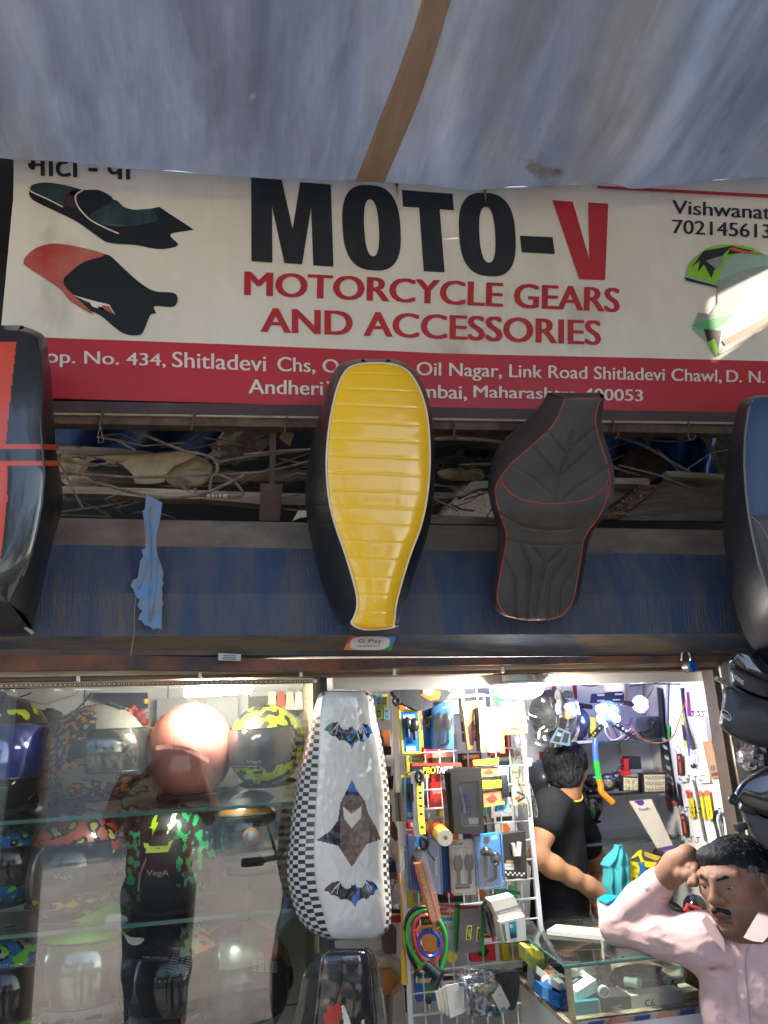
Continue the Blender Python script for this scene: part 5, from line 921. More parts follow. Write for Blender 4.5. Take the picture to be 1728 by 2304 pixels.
mb.add(o+i_, [(0, 1, 5, 4), (1, 2, 6, 5), (2, 3, 7, 6), (3, 0, 4, 7)], bxm); bb = [p+V((-.0, .045, 0)) for p in o]; mb.add(o+bb, [(0, 4, 5, 1), (1, 5, 6, 2), (2, 6, 7, 3), (3, 7, 4, 0), (4, 7, 6, 5)], bxm); ib = [p+V((0, .03, 0)) for p in i_]; mb.add(i_+ib, [(0, 1, 5, 4), (1, 2, 6, 5), (2, 3, 7, 6), (3, 0, 4, 7), (4, 5, 6, 7)], C(110, 108, 108)); mb.build('card_shell', wb)
mb = MB(); mb.slab([p+V((0, .001, 0)) for p in i_], (0, .002, 0), PLASTIC()); mb.build('window', wb)
mb = MB(); mb.tube([at_(.45, .4)+V((0, .018, 0)), at_(.55, .55)+V((0, .018, 0))], .006, C(60, 90, 190), 8); mb.tube([at_(.6, .58)+V((0, .018, 0)), at_(.58, .75)+V((0, .018, 0))], .007, C(50, 70, 140), 8); mb.build('blue_tool', wb)
mb = MB(); mb.tube(spline([at_(.3, .3)+V((0, .02, 0)), at_(.4, .5)+V((0, .02, 0)), at_(.45, .7)+V((0, .02, 0))], 5), .004, C(200, 200, 200), 7); mb.obox(at_(.72, .82)+V((0, .015, 0)), ((1, 0, 0), (0, 1, 0), (0, 0, 1)), (.016, .006, .008), WHITE, .002); mb.build('cable', wb)
pack('parcel_box', 'plain dark box edge left of the black windowed box', 'box', g1, [(680, 1290), (755, 1225), (800, 1930), (745, 1900)], 2.2, bxm, (), .05, GP)
for k_, q_, lab in ((g1, [(1000, 1128), (1280, 1098), (1275, 1185), (1012, 1192)], 'topmost yellow and black snack-like pouch right of the windowed box'), (g1, [(1100, 1352), (1308, 1342), (1312, 1432), (1108, 1455)], 'second yellow and black pouch right of the windowed box')):
    pack('printed_pouch', lab, 'pouch', k_, q_, 2.2, YEL, [('t', C(50, 45, 40), 'MOTO', .6, .25, .88, .55), ('r', C(60, 55, 45), 0, .85, 1, 1)], .012, 'yellow printed pouches')
for q_, lab in (([(1075, 1210), (1282, 1196), (1290, 1292), (1095, 1312)], 'upper orange and brown pouch right of the windowed box'), ([(1108, 1470), (1312, 1445), (1345, 1605), (1118, 1642)], 'lower orange and brown pouch right of the windowed box')):
    pack('printed_pouch', lab, 'pouch', g1, q_, 2.205, C(215, 120, 80), [('b', C(120, 60, 45), [(.1, .5), (.5, .2), (.7, .6), (.4, .9)]), ('b', C(190, 170, 70), [(0, .85), (1, .8), (1, 1), (0, 1)])], .012, 'orange printed pouches')
pack('gauge_pack', 'light blue framed pack with a black display window, right edge of the panel', 'gauge pack', g1, [(1280, 1195), (1382, 1202), (1396, 1690), (1258, 1692)], 2.215, LB, [('b', C(20, 60, 110), [(.15, .3), (.85, .25), (.8, .6), (.2, .62)]), ('r', WHITE, 0, .68, 1, .74), ('t', DARK, 'LCD', .2, .88, .7, .94)], .02, GP, None, [('display', lambda mb, at: mb.obox(at(.5, .42)+V((0, -.008, 0)), ((1, 0, 0), (0, 1, 0), (0, 0, 1)), (.011, .008, .03), BLACK, .003))])
pack('white_carton', 'open white carton on the shelf right of the panel', 'carton', g1, [(1395, 1105), (1650, 1100), (1640, 1190), (1400, 1190)], 2.36, WHITE, (), .1)
pack('white_carton', 'brown-topped carton above the open white carton', 'carton', g1, [(1395, 1015), (1500, 1010), (1560, 1075), (1400, 1090)], 2.4, C(160, 110, 70), (), .1)
pack('tool_card', 'white card printed with pliers at the right of the panel', 'tool card', g1, [(1425, 1430), (1595, 1405), (1610, 1605), (1440, 1622)], 2.26, CREAM, [('b', ORANGE, [(.1, .55), (.45, .5), (.45, .68), (.15, .72)]), ('b', C(80, 85, 90), [(.3, .2), (.8, .45), (.75, .55), (.25, .3)]), ('b', C(80, 85, 90), [(.25, .75), (.75, .55), (.8, .65), (.3, .85)]), ('r', C(200, 190, 60), .3, .93, .9, .98)], .01)
pack('cream_carton', 'cream carton with a curled wire between plastic wrap and panel', 'carton', g1, [(1430, 1195), (1520, 1190), (1540, 1400), (1440, 1420)], 2.32, C(225, 215, 170), [('b', C(80, 70, 60), [(.2, .6), (.7, .55), (.75, .6), (.25, .66)])], .06)
yr = root('tape_roll', 'yellow tube of tape with a red label and white hollow end', 'tape', PY(g1(690, 2030), 2.16), GP)
a, b = PY(g1(552, 1850), 2.28), PY(g1(690, 1975), 2.1); ax_ = (b-a).normalized(); L_ = (b-a).length
MB().lathe(a, ax_, [(.018, 0), (.0205, .004), (.0205, L_-.002)], C(240, 215, 50, .35), 24).build('tube', yr)
MB().lathe(b-ax_*.002, ax_, [(.0205, 0), (.0205, .004), (.006, .004), (.006, -.01)], CREAM, 24).build('hollow_end', yr); MB().lathe(lerp(a, b, .3), ax_, [(.0208, 0), (.0208, L_*.3)], C(190, 60, 45), 24).build('label_band', yr)
# row 3
pack('lever_pack', 'light blue blister pack with a slim white lever, third row left', 'lever pack', g2, [(270, 135), (620, 172), (645, 772), (300, 745)], 2.215, BLU_, [('r', LB, .75, .06, .92, .14), ('r', C(20, 90, 170), 0, 0, .18, 1)], .02, GP, None, [('lever', lambda mb, at: mb.tube([at(.84, .35)+V((0, -.01, 0)), at(.84, .68)+V((0, -.01, 0))], .005, WHITE, 8)), ('lever', stalk(.3, .2, .6, .012, BLACK))], True)
pack('lever_pack', 'dark blue pack with a yellow stripe behind the cream indicator card', 'lever pack', g2, [(640, 190), (735, 175), (795, 790), (660, 762)], 2.225, C(15, 65, 130), [('b', YEL, [(.85, 0), (1, 0), (1, 1), (.8, 1)])], .03, GP)
ob = root('orange_stick_pack', 'long orange boxed stick in a clear sleeve slanting across the panel', 'boxed stick', PY(g2(590, 1090), 2.12), GP)
qo = px(g2, [(358, 458), (472, 442), (645, 1060), (538, 1092)], 2.13); at_ = lambda u, v: lerp(lerp(qo[0], qo[1], u), lerp(qo[3], qo[2], u), v); mb = MB(); mb.slab(qo, (0, .022, 0), ORANGE); mb.poly([at_(u, v)+V((0, -.0006, 0)) for u, v in ((.62, 0), (.72, 0), (.72, 1), (.62, 1))], DARK); mb.text('LIFT SPEED', [at_(.15, .2), at_(.15, .92), at_(.5, .92), at_(.5, .2)][0:1]+[at_(.15, .92), at_(.5, .92), at_(.5, .2)][::-1][2:]+[at_(.5, .92), at_(.5, .2)] if False else [at_(.45, .2), at_(.45, .9), at_(.1, .9), at_(.1, .2)], C(235, 205, 90), (0, -.0008, 0), .1); mb.build('orange_box', ob)
mb = MB(); mb.slab([p+V((0, -.004, 0)) for p in px(g2, [(345, 330), (480, 320), (655, 1070), (540, 1100)], 2.126)], (0, .003, 0), PLASTIC()); mb.build('clear_sleeve', ob)
MB().tube(spline(px(g2, [(490, 290), (520, 350), (580, 420)], 2.15), 5), .0016, BLACK, 6).thing('neck_cord', 'thin black cord from the lanyard clip over the blue lever pack', 'cord')
LEAFM = M('carbon_lens', (.045, .04, .036), .35, 0, (.12, .11, .1), 60)
pack('indicator_pack', 'cream card with two leaf-shaped indicators, third row centre', 'indicator pack', g2, [(735, 200), (1000, 186), (1028, 772), (765, 782)], 2.205, C(240, 230, 205), [('t', RED, 'FINE QUALITY', .1, .13, .7, .17), ('r', C(30, 70, 120), .33, .06, .55, .09), ('r', C(200, 120, 100), .05, .02, .3, .1)], .015, GP, None, [('indicator', stalk(.27, .25, .82, .0135, LEAFM, CREAM)), ('indicator', stalk(.73, .25, .82, .0135, LEAFM, CREAM)), ('bracket', lambda mb, at: mb.tube([at(.12, .86)+V((0, -.012, 0)), at(.7, .86)+V((0, -.012, 0))], .006, DK, 8))], True)
pack('mirror_pack', 'blue blister pack with two round black mirrors, third row', 'mirror pack', g2, [(1000, 152), (1282, 112), (1325, 705), (1042, 722)], 2.195, BLU_, [('r', LB, .68, .04, .92, .12), ('b', BLACK, [(.38, .04), (.6, .04), (.62, .14), (.5, .2), (.36, .14)])], .02, GP, None, [('mirror', lambda mb, at: mb.ball(at(.38, .32)+V((0, -.016, 0)), .02, DK, 18, 12, None, lambda d: V((d.x*.017, d.y*.014, d.z*.014)))), ('mirror', lambda mb, at: mb.ball(at(.72, .46)+V((0, -.016, 0)), .02, M('dark_chrome', (.15, .15, .15), .15, .8), 18, 12, None, lambda d: V((d.x*.015, d.y*.014, d.z*.018)))), ('stem', lambda mb, at: mb.tube([at(.36, .4)+V((0, -.012, 0)), at(.34, .78)+V((0, -.012, 0))], .005, DK, 8)), ('stem', lambda mb, at: mb.tube([at(.72, .55)+V((0, -.012, 0)), at(.68, .82)+V((0, -.012, 0)), at(.3, .9)+V((0, -.012, 0))], .005, DK, 8))], True)
pack('lever_pack', 'black windowed pack with two silver handles and a chequered foot, third row right', 'lever pack', g2, [(1300, 135), (1570, 100), (1590, 625), (1340, 605)], 2.2, bxm, [('r', C(215, 210, 200), .05, .68, .45, .82)]+[('r', C(225, 220, 210), .04+i*.095, .86+(i % 2)*.045, .12+i*.095, .9+(i % 2)*.045) for i in range(9)]+[('r', C(150, 140, 60), .1, .6, .4, .66)], .03, GP, None, [('handle', lambda mb, at: mb.tube([at(.42, .22)+V((0, -.01, 0)), at(.48, .5)+V((0, -.01, 0))], .006, C(200, 195, 185, .3), 8)), ('handle', lambda mb, at: mb.tube([at(.68, .2)+V((0, -.01, 0)), at(.62, .5)+V((0, -.01, 0))], .007, C(200, 195, 185, .3), 8))])
# row 4: cable locks, pouches, phone holder box
cl = root('cable_lock', 'bright green looped cable lock with a black barrel and keys', 'cable lock', PY(g2(590, 1790), 2.15), GP)
GRN = C(40, 190, 75, .25, coat=.4)
mb = MB(); mb.tube(spline(px(g2, [(505, 1650), (430, 1570), (350, 1460), (295, 1340), (275, 1220), (300, 1090), (370, 1000), (460, 972), (560, 1000), (640, 1100), (690, 1220), (700, 1360), (680, 1500), (640, 1640)], 2.16), 6), .0052, GRN, 10); mb.build('green_cable', cl)
mb = MB(); mb.tube([PY(g2(470, 1560), 2.16), PY(g2(610, 1690), 2.15)], .0135, BLACK, 12); mb.tube([PY(g2(640, 1620), 2.16), PY(g2(560, 1810), 2.15)], .0125, BLACK, 12); mb.build('lock_barrel', cl)
mb = MB(); mb.lathe(PY(g2(505, 1950), 2.15), (0, -1, 0), [(.004, 0), (.0085, .001), (.0085, .004), (.004, .005)], BLACK, 14); mb.tube([PY(g2(515, 1985), 2.15), PY(g2(520, 2110), 2.15)], .0018, STEEL, 6); mb.build('key', cl)
mb = MB(); mb.lathe(PY(g2(380, 1650), 2.17), (0, -1, 0), [(.004, 0), (.0075, .001), (.0075, .004), (.004, .005)], BLACK, 14); mb.tube([PY(g2(380, 1680), 2.17), PY(g2(375, 1760), 2.17)], .0018, STEEL, 6); mb.build('key', cl)
for pts, m_, r_, lab in (([(455, 1530), (380, 1400), (340, 1260), (350, 1120), (430, 1030), (560, 1040), (650, 1140), (680, 1270), (650, 1400), (600, 1520)], C(205, 80, 70, .3), .0048, 'red looped cable lock inside the green one'), ([(460, 1400), (400, 1300), (380, 1210), (430, 1130), (520, 1110)], C(240, 100, 150, .3), .0042, 'pink cable lock behind the red one'), ([(380, 1600), (300, 1450), (262, 1250), (275, 1050), (370, 945), (490, 935)], BLACK, .006, 'black cable lock outside the green loop'), ([(400, 1600), (310, 1470), (255, 1330), (250, 1180), (290, 1060), (360, 990)], C(150, 205, 70, .3), .004, 'lime cable lock just outside the green loop')):
    MB().tube(spline(px(g2, pts, 2.185), 6), r_, m_, 9).thing('cable_lock', lab, 'cable lock', GP)
mb = MB(); c_ = [PY(p, 2.155) for p in oval(g2, 520, 1335, 122, 138, 2, 26)]; mb.tube(c_, .0045, C(25, 85, 190, .25, coat=.4), 9, closed=True); mb.thing('cable_lock', 'blue ring-shaped cable lock with an orange label', 'cable lock', GP)
mb = MB(); mb.slab([PY(p, 2.162) for p in oval(g2, 505, 1200, 110, 95, 2.3, 24)], (0, .002, 0), C(235, 150, 50)); mb.slab([PY(p, 2.161) for p in oval(g2, 525, 1340, 82, 80, 2.2, 24)], (0, .002, 0), C(225, 140, 50)); mb.text('LOCK', px(g2, [(440, 1160), (560, 1150), (560, 1195), (440, 1205)], 2.1605), DARK, (0, 0, 0), .1); mb.slab(px(g2, [(420, 1040), (540, 1030), (550, 1120), (430, 1130)], 2.158), (0, .002, 0), DARK); mb.text('IRIS', px(g2, [(465, 1065), (520, 1060), (520, 1095), (465, 1100)], 2.1572), ORANGE, (0, 0, 0), .1); mb.thing('lock_label', 'orange and black cardboard labels inside the cable locks', 'label')
pack('strap_pouch', 'black plastic pouch with a yellow outlined badge, fourth row', 'pouch', g2, [(855, 960), (1092, 940), (1072, 1422), (830, 1442)], 2.19, M('black_film_pouch', (.02, .02, .023), .2, 0, (.05, .05, .055), 8, bump=.4, bs=18, coat=.5), [('b', C(215, 215, 60), [(.35, .38), (.58, .38), (.56, .7), (.34, .7)]), ('b', BLACK, [(.38, .4), (.55, .4), (.53, .68), (.37, .68)]), ('t', C(215, 215, 60), 'A2', .42, .45, .51, .63), ('b', C(215, 215, 60), [(.82, .43), (.92, .43), (.9, .75), (.8, .75)]), ('b', BLACK, [(.85, .46), (.92, .46), (.9, .73), (.83, .73)])], .02, GP)
for i, (q_, m_) in enumerate(((([(800, 890), (850, 885), (840, 1440), (800, 1440)]), GREEN), (([(1085, 930), (1120, 935), (1120, 1520), (1075, 1400)]), C(40, 160, 70)), (([(640, 900), (1110, 920), (1110, 950), (640, 930)]), C(190, 60, 50)))): pack('webbing_strap', ['green strap left of the badge pouch', 'green strap right of the badge pouch', 'red strap across the top of the badge pouch'][i], 'strap', g2, q_, 2.21, m_, (), .004, 'webbing straps')
pack('bulb_box', 'white and teal carton behind the cable locks', 'carton', g2, [(660, 1045), (812, 1040), (802, 1420), (690, 1412)], 2.235, C(215, 215, 205), [('r', TEAL, 0, 0, .7, .1), ('r', C(190, 80, 70), .05, .2, .2, .5), ('r', C(150, 200, 195), .1, .7, .6, .95), ('t', C(140, 135, 130), 'BULB', .4, .25, .95, .35)], .03, GP)
ph = root('phone_holder_box', 'white phone holder box with a teal phone picture, right of the fourth row', 'carton', PY(g2(1430, 1320), 2.1), GP)
mb = MB(); mb.slab(px(g2, [(1185, 870), (1440, 808), (1560, 1030), (1290, 1095)], 2.12), (0, .05, 0), C(240, 232, 215)); mb.slab(px(g2, [(1288, 1097), (1562, 1032), (1582, 1295), (1392, 1322), (1330, 1318)], 2.1), (0, .06, 0), C(228, 222, 208)); mb.poly(px(g2, [(1232, 985), (1512, 905), (1528, 945), (1250, 1025)], 2.1188), C(150, 145, 138)); mb.text('PHONE HOLDER', px(g2, [(1285, 985), (1490, 930), (1496, 948), (1290, 1003)], 2.118), WHITE, (0, 0, 0), .08)
mb.poly(px(g2, [(1385, 1100), (1468, 1082), (1482, 1262), (1410, 1282)], 2.0988), C(40, 150, 165)); mb.poly([PY(p, 2.098) for p in oval(g2, 1415, 1140, 18, 22, 2, 16)], C(170, 225, 225)); mb.poly(px(g2, [(1400, 1240), (1425, 1190), (1440, 1235), (1455, 1180), (1475, 1265), (1412, 1280)], 2.0978), C(15, 50, 60)); mb.poly(px(g2, [(1305, 1120), (1340, 1115), (1370, 1310), (1345, 1312)], 2.0988), C(120, 115, 108)); mb.build('carton', ph)
pack('striped_carton', 'grey striped cartons left of the phone holder box', 'carton', g2, [(1115, 1000), (1190, 950), (1290, 1250), (1150, 1240)], 2.2, C(140, 130, 120), [('b', C(60, 55, 50), [(.2, 0), (.5, 0), (.55, 1), (.3, 1)]), ('b', C(60, 55, 50), [(.7, .1), (.85, .1), (.9, 1), (.78, 1)])], .05)
MB().tube(spline(px(g2, [(1100, 910), (1180, 835), (1290, 775), (1400, 755), (1510, 782)], 2.24), 6), .0045, C(25, 110, 45, .3), 8).thing('green_cable', 'dark green cable arching behind the phone holder box', 'cable')
# row 5
for i in range(4): pack('accessory_card', ['front white printed card in the bottom stack', 'second white card in the bottom stack', 'third white card in the bottom stack', 'backmost white card in the bottom stack'][i], 'card', g2, [(695-i*38, 1790+i*22), (890-i*60, 1758+i*28), (905-i*45, 2085-i*10), (745-i*40, 2150-i*25)], 2.15+i*.014, C(228, 222, 205), [('r', C(165, 160, 150), .35, .25+j*.07, .85, .265+j*.07) for j in range(8)]+[('r', C(205, 200, 190), .25, .2, .9, .8)][0:0], .004, 'white cards in the bottom stack')
dr = root('mirror_bag', 'round grey mirror sealed in a clear bag at the foot of the panel', 'mirror', PY(g2(1075, 2120), 2.14), GP)
MB().lathe(PY(g2(1078, 2000), 2.15), (.1, -1, .15), [(.026, 0), (.026, .006), (.023, .008), (.022, .005), (.008, .004)], M('grey_mirror_back', (.25, .26, .27), .3, .3), 28).build('mirror', dr)
mb = MB(); mb.sheet(lambda u, v: PY(g2(lerp(905, 1235, u)+v*25, lerp(1660, 2130, v)), 2.135)+V((0, .012*nz((u*6, v*6, 1)), 0)), 20, 20, PLASTIC(), (0, .003, 0)); mb.build('clear_bag', dr)
mb = MB(); mb.ball(PY(g2(1010, 1700), 2.16), .05, PLASTIC(), 20, 12, None, lambda d: V((d.x*.05, d.y*.02, d.z*.022))*(1+.4*nz(d, 5))); mb.thing('crumpled_bag', 'crumpled clear bags above the round mirror', 'bag')
pack('small_carton', 'cream carton with a teal picture right of the round mirror', 'carton', g2, [(1205, 1905), (1292, 1782), (1405, 2005), (1312, 2112)], 2.13, C(220, 205, 180), [('b', C(60, 55, 50), [(.62, .25), (.7, .3), (.6, .4)]), ('b', TEAL, [(.1, .75), (.5, .8), (.48, .98), (.08, .95)])], .05, GP)
pack('small_carton', 'teal-pictured dark carton below the cream carton', 'carton', g2, [(1200, 2060), (1312, 2060), (1290, 2150), (1190, 2130)], 2.14, C(60, 110, 115), [('b', C(20, 50, 55), [(.2, .5), (.5, .3), (.8, .6), (.5, .9)])], .03, GP)
mb = MB(); mb.slab(spline(px(g2, [(1245, 1690), (1380, 1645), (1495, 1650), (1505, 1800), (1480, 1980), (1440, 2055), (1395, 2050), (1330, 1850)], 2.19), 4, True), (0, .03, 0), M('dull_black_bag', (.022, .02, .02), .5, 0, (.05, .045, .045), 6, bump=.6, bs=16)); mb.thing('black_bag', 'dull black bag hanging at the panel’s lower right', 'bag')
# goods and shelves left of the panel, behind the white seat
us = root('side_shelf', 'white side shelf with a red edge behind the white seat', 'shelf', PY(w2(1400, 1020), 2.5))
MB().slab(px(w2, [(1180, 880), (1530, 845), (1530, 935), (1180, 950)], 2.48), (0, .25, 0), WHITE).build('board', us); MB().slab(px(w2, [(1180, 950), (1530, 935), (1525, 1018), (1180, 1035)], 2.476), (0, .01, 0), C(190, 60, 55)).build('red_edge', us)
L = [(w1, [(1190, 440), (1262, 435), (1258, 575), (1188, 580)], C(110, 170, 215), 'blue carded part, upper left of the small boxes beside the white seat'), (w1, [(1258, 432), (1335, 425), (1333, 580), (1254, 582)], C(215, 215, 80), 'yellow framed small box, upper right beside the white seat'), (w1, [(1180, 590), (1268, 585), (1270, 730), (1178, 735)], C(205, 205, 70), 'yellow framed small box, lower left beside the white seat'), (w1, [(1280, 582), (1352, 578), (1350, 735), (1285, 738)], C(120, 185, 215), 'light blue small box, lower right beside the white seat'), (w1, [(1250, 860), (1360, 850), (1358, 1045), (1300, 1055)], C(235, 130, 55), 'orange box beside the white seat'), (w1, [(1190, 950), (1275, 940), (1275, 1060), (1195, 1070)], C(30, 40, 70), 'navy printed box left of the orange box'), (w1, [(1225, 1165), (1300, 1155), (1305, 1290), (1240, 1295)], C(225, 170, 50), 'yellow parcel below the orange box'), (w1, [(1215, 1060), (1370, 1050), (1370, 1150), (1220, 1160)], C(35, 33, 40), 'dark bag between the orange and yellow boxes'), (w1, [(1260, 1300), (1370, 1290), (1365, 1390), (1270, 1400)], C(70, 80, 100), 'grey-blue parcel under the yellow parcel'), (w1, [(1280, 1420), (1400, 1400), (1390, 1560), (1290, 1560)], C(40, 38, 40), 'black parcel behind the white seat’s middle'), (w1, [(1290, 1570), (1370, 1550), (1360, 1680), (1300, 1700)], C(185, 170, 150), 'beige parcel behind the white seat’s middle'), (w1, [(1300, 1760), (1375, 1740), (1380, 1930), (1310, 1960)], C(95, 45, 130), 'purple pouch beside the white seat'), (w1, [(1300, 1980), (1400, 1940), (1500, 2140), (1430, 2180)], C(120, 75, 60), 'brown leather strap below the purple pouch'), (w2, [(1260, 330), (1410, 290), (1420, 430), (1270, 440)], C(40, 70, 120), 'navy-lidded box on the tan boxes'), (w2, [(1270, 432), (1425, 428), (1425, 565), (1275, 575)], C(170, 140, 110), 'upper tan carton behind the white seat'), (w2, [(1275, 580), (1400, 570), (1330, 800), (1280, 810)], C(150, 120, 95), 'lower tan carton behind the white seat'), (w2, [(1440, 60), (1480, 40), (1430, 330), (1385, 230)], C(225, 215, 190), 'white tilted card left of the wire panel'), (w2, [(1210, 1585), (1360, 1570), (1500, 1700), (1460, 1870), (1270, 1870)], C(190, 130, 60), 'ochre cardboard behind the lowest black seat'), (w2, [(1180, 1430), (1330, 1390), (1490, 1500), (1490, 1690), (1330, 1570), (1190, 1560)], C(205, 195, 180), 'white cloth sheet above the ochre cardboard'), (w2, [(1250, 1870), (1380, 1890), (1370, 2212), (1280, 2212)], C(140, 145, 155), 'grey crate side at the lower right of the lowest seat'), (w2, [(1385, 1880), (1500, 1760), (1530, 2212), (1370, 2212)], C(195, 185, 175), 'whitish wrapped bundle by the yellow pump'), (w2, [(1270, 1130), (1420, 1100), (1420, 1390), (1290, 1390)], C(110, 90, 75), 'brown roll behind the black lock stand')]
for i, (k_, q_, m_, lab) in enumerate(L):
    fl = lab.startswith(('yellow framed', 'blue carded', 'light blue small'))
    pack('stacked_' + ('box' if 'box' in lab or 'carton' in lab else 'parcel'), lab, 'box' if 'box' in lab or 'carton' in lab else 'parcel', k_, q_, 2.5+(i % 5)*.02, m_, [('b', C(60, 60, 55), [(.25, .25), (.75, .25), (.75, .8), (.25, .8)]), ('r', C(150, 160, 150), .35, .4, .65, .7)] if fl else [('r', C(200, 195, 185), .15, .2, .6, .3)] if 'navy' in lab else (), .07)
mb = MB(); mb.ball(PY(w2(1400, 690), 2.44), .05, PLASTIC(), 18, 12, None, lambda d: V((d.x*.03, d.y*.02, d.z*.04))*(1+.35*nz(d, 5))); mb.thing('crumpled_bag', 'crumpled clear bag on the white side shelf', 'bag')
mb = MB()
for i in range(5): mb.ball(PY(w2(1370+i*32, 882), 2.46), .007, BLACK, 10, 6)
mb.thing('black_nuts', 'row of small black knobs on the white side shelf', 'knobs')
up = root('hand_pump', 'slim yellow pump rod with a black tip hanging left of the panel', 'pump', PY(w2(1530, 2050), 2.2))
MB().tube(px(w2, [(1455, 440), (1478, 800), (1500, 1330)], 2.2), [.003, .003, .004], C(225, 150, 40), 8).build('rod', up); MB().tube(px(w2, [(1500, 1330), (1515, 1745)], 2.2), [.0055, .0085], C(240, 190, 40), 10).build('handle', up); MB().tube(px(w2, [(1517, 1745), (1524, 1790), (1535, 2080)], 2.2), [.006, .003, .002], BLACK, 8).build('tip', up)

# filler stock between the grid and the wall
cn = [('red', C(190, 45, 45)), ('blue', C(40, 110, 190)), ('white', C(225, 222, 215)), ('yellow', C(225, 205, 60)), ('black', C(40, 40, 42)), ('green', C(60, 140, 80)), ('orange', C(225, 120, 50)), ('grey', C(140, 140, 140))]
on = ['first', 'second', 'third', 'fourth', 'fifth', 'sixth', 'seventh', 'eighth', 'ninth', 'tenth']
random.seed(17)
for r_ in range(10):
    ids = random.sample(range(8), 4)
    for j in range(4):
        x0 = 900+j*66+random.uniform(-8, 8); y0 = 1560+r_*70+random.uniform(-10, 10); w_ = random.uniform(42, 60); h_ = random.uniform(48, 66); nm, m_ = cn[ids[j]]; m2 = cn[(ids[j]+2) % 8][1]; sh = r_*3.2
        pack('carded_part', 'small %s carded part behind the wire panel, %s row from the top' % (nm, on[r_]), 'carded part', SRC, [(x0+sh, y0), (x0+w_+sh, y0-3), (x0+w_+sh+4, y0+h_-3), (x0+4+sh, y0+h_)], 2.37+.02*(j % 3), m_, [('r', m2, .1, .06, .9, .26), ('b', cn[(ids[j]+4) % 8][1], [(.25, .4), (.6, .34), (.78, .6), (.55, .85), (.3, .75)]), ('t', WHITE if nm != 'white' else DARK, random.choice(['NEW', 'BIKE', 'PRO', 'LED', 'MAX', 'TOP']), .2, .1, .75, .22)], .03, 'carded parts behind the wire panel')
# ---------------------------------------------------------------- glass counter
CT = root('glass_counter', 'white counter with a glass display top full of small parts', 'counter', (.98, 2.15, .1))
P0 = PY(kk(555, 492), 1.95); cx0, cz = P0.x, P0.z; cx1 = 1.24; cy1 = 2.36; cb = PY(kk(592, 1025), 1.955).z
CG = glassy('counter_glass', .03, (.93, .98, .95), 0, .02)
MB().box((cx0-.008, 1.942, cz-.007), (cx1, cy1, cz+.001), CG, .002).build('top_glass', CT)
mb = MB(); mb.tube([V((cx0-.009, cy1, cz-.003)), V((cx0-.009, 1.941, cz-.003)), V((cx1, 1.941, cz-.003))], .0045, M('green_glass_edge', (.02, .09, .075), .1, 0, (.05, .16, .13), 30, coat=.6), 6); mb.build('top_edge', CT)
MB().box((cx0+.012, 1.952, cb), (cx1, 1.957, cz-.008), CG).build('front_glass', CT); MB().box((cx0, 1.962, cb), (cx0+.004, cy1-.01, cz-.008), CG).build('side_glass', CT)
MB().box((cx0-.002, 1.949, cb), (cx0+.011, 1.961, cz-.0075), M('yellowed_wood_strip', (.55, .47, .24), .6, 0, (.3, .22, .1), 12, bump=.3)).build('corner_post', CT)
mb = MB(); mb.box((cx0-.01, 1.945, .1), (cx1, cy1, cb-.012), M('worn_white_laminate', (.72, .7, .66), .45, 0, (.6, .57, .52), 3)); mb.build('base', CT)
mb = MB(); mb.box((cx0-.014, 1.94, cb-.0115), (cx1, cy1, cb), M('chipped_edge', (.5, .42, .3), .7, 0, (.16, .07, .04), 9, lo=.45, hi=.6, bump=.4)); mb.build('worn_edge', CT)
mb = MB()
for i in range(9): a = cx0+.03+i*.058; mb.poly([V((a, 1.9385, cb-.0105)), V((a+.04, 1.9385, cb-.0105)), V((a+.045, 1.9385, cb-.0012)), V((a+.006, 1.9385, cb-.0012))], C(40, 70, 140) if i % 2 == 0 else C(225, 130, 110))
mb.build('tape_marks', CT)
def cbox(name, label, k, q, y, mat, prints=(), th=.05, cat='box', **kw): return pack(name, label, cat, k, q, y, mat, prints, th, None, **kw)
cbox('parts_box', 'white box marked C6 inside the glass counter', kk, [(1158, 795), (1640, 738), (1655, 870), (1168, 930)], 1.985, C(225, 222, 200), [('t', DARK, 'C6', .26, .35, .44, .85), ('r', LB, .12, .02, .23, .08)], .08)
cbox('parts_box', 'dark grey box with a scribbled mark inside the glass counter', kk, [(875, 815), (1158, 790), (1166, 932), (888, 965)], 1.985, C(80, 75, 75), [('b', C(190, 185, 180), [(.3, .6), (.65, .5), (.7, .6), (.5, .65), (.72, .8), (.3, .9), (.45, .7)])], .07)
cbox('parts_box', 'teal box at the near corner inside the glass counter', kk, [(622, 855), (868, 828), (882, 965), (625, 1005)], 1.982, TEAL, [('b', C(120, 200, 200), [(.0, .7), (.3, .9), (.2, 1), (0, 1)]), ('b', C(200, 230, 225), [(.93, 0), (1, 0), (1, 1), (.95, 1)])], .05)
cbox('parts_box', 'blue box along the counter’s left glass side', kk, [(330, 698), (560, 800), (560, 945), (330, 820)], 2.02, BLUE, [('t', C(20, 60, 120), 'KW', .45, .3, .7, .6), ('r', C(130, 200, 240), 0, 0, .25, .9)], .05)
cbox('open_case', 'dark open case with loose parts inside the glass counter', kk, [(1065, 665), (1590, 640), (1600, 752), (1158, 785)], 2.03, C(52, 46, 46), (), .1)
cbox('yellow_carton', 'yellow-lidded white carton right of the C6 box', km, [(850, 1690), (985, 1660), (1005, 1770), (850, 1800)], 2.0, C(225, 220, 190), [('r', C(225, 215, 60), 0, 0, 1, .3)], .06)
cbox('red_carton', 'small red carton at the counter’s far right', km, [(1000, 1700), (1105, 1690), (1115, 1755), (1010, 1775)], 2.0, C(205, 85, 70), (), .05)
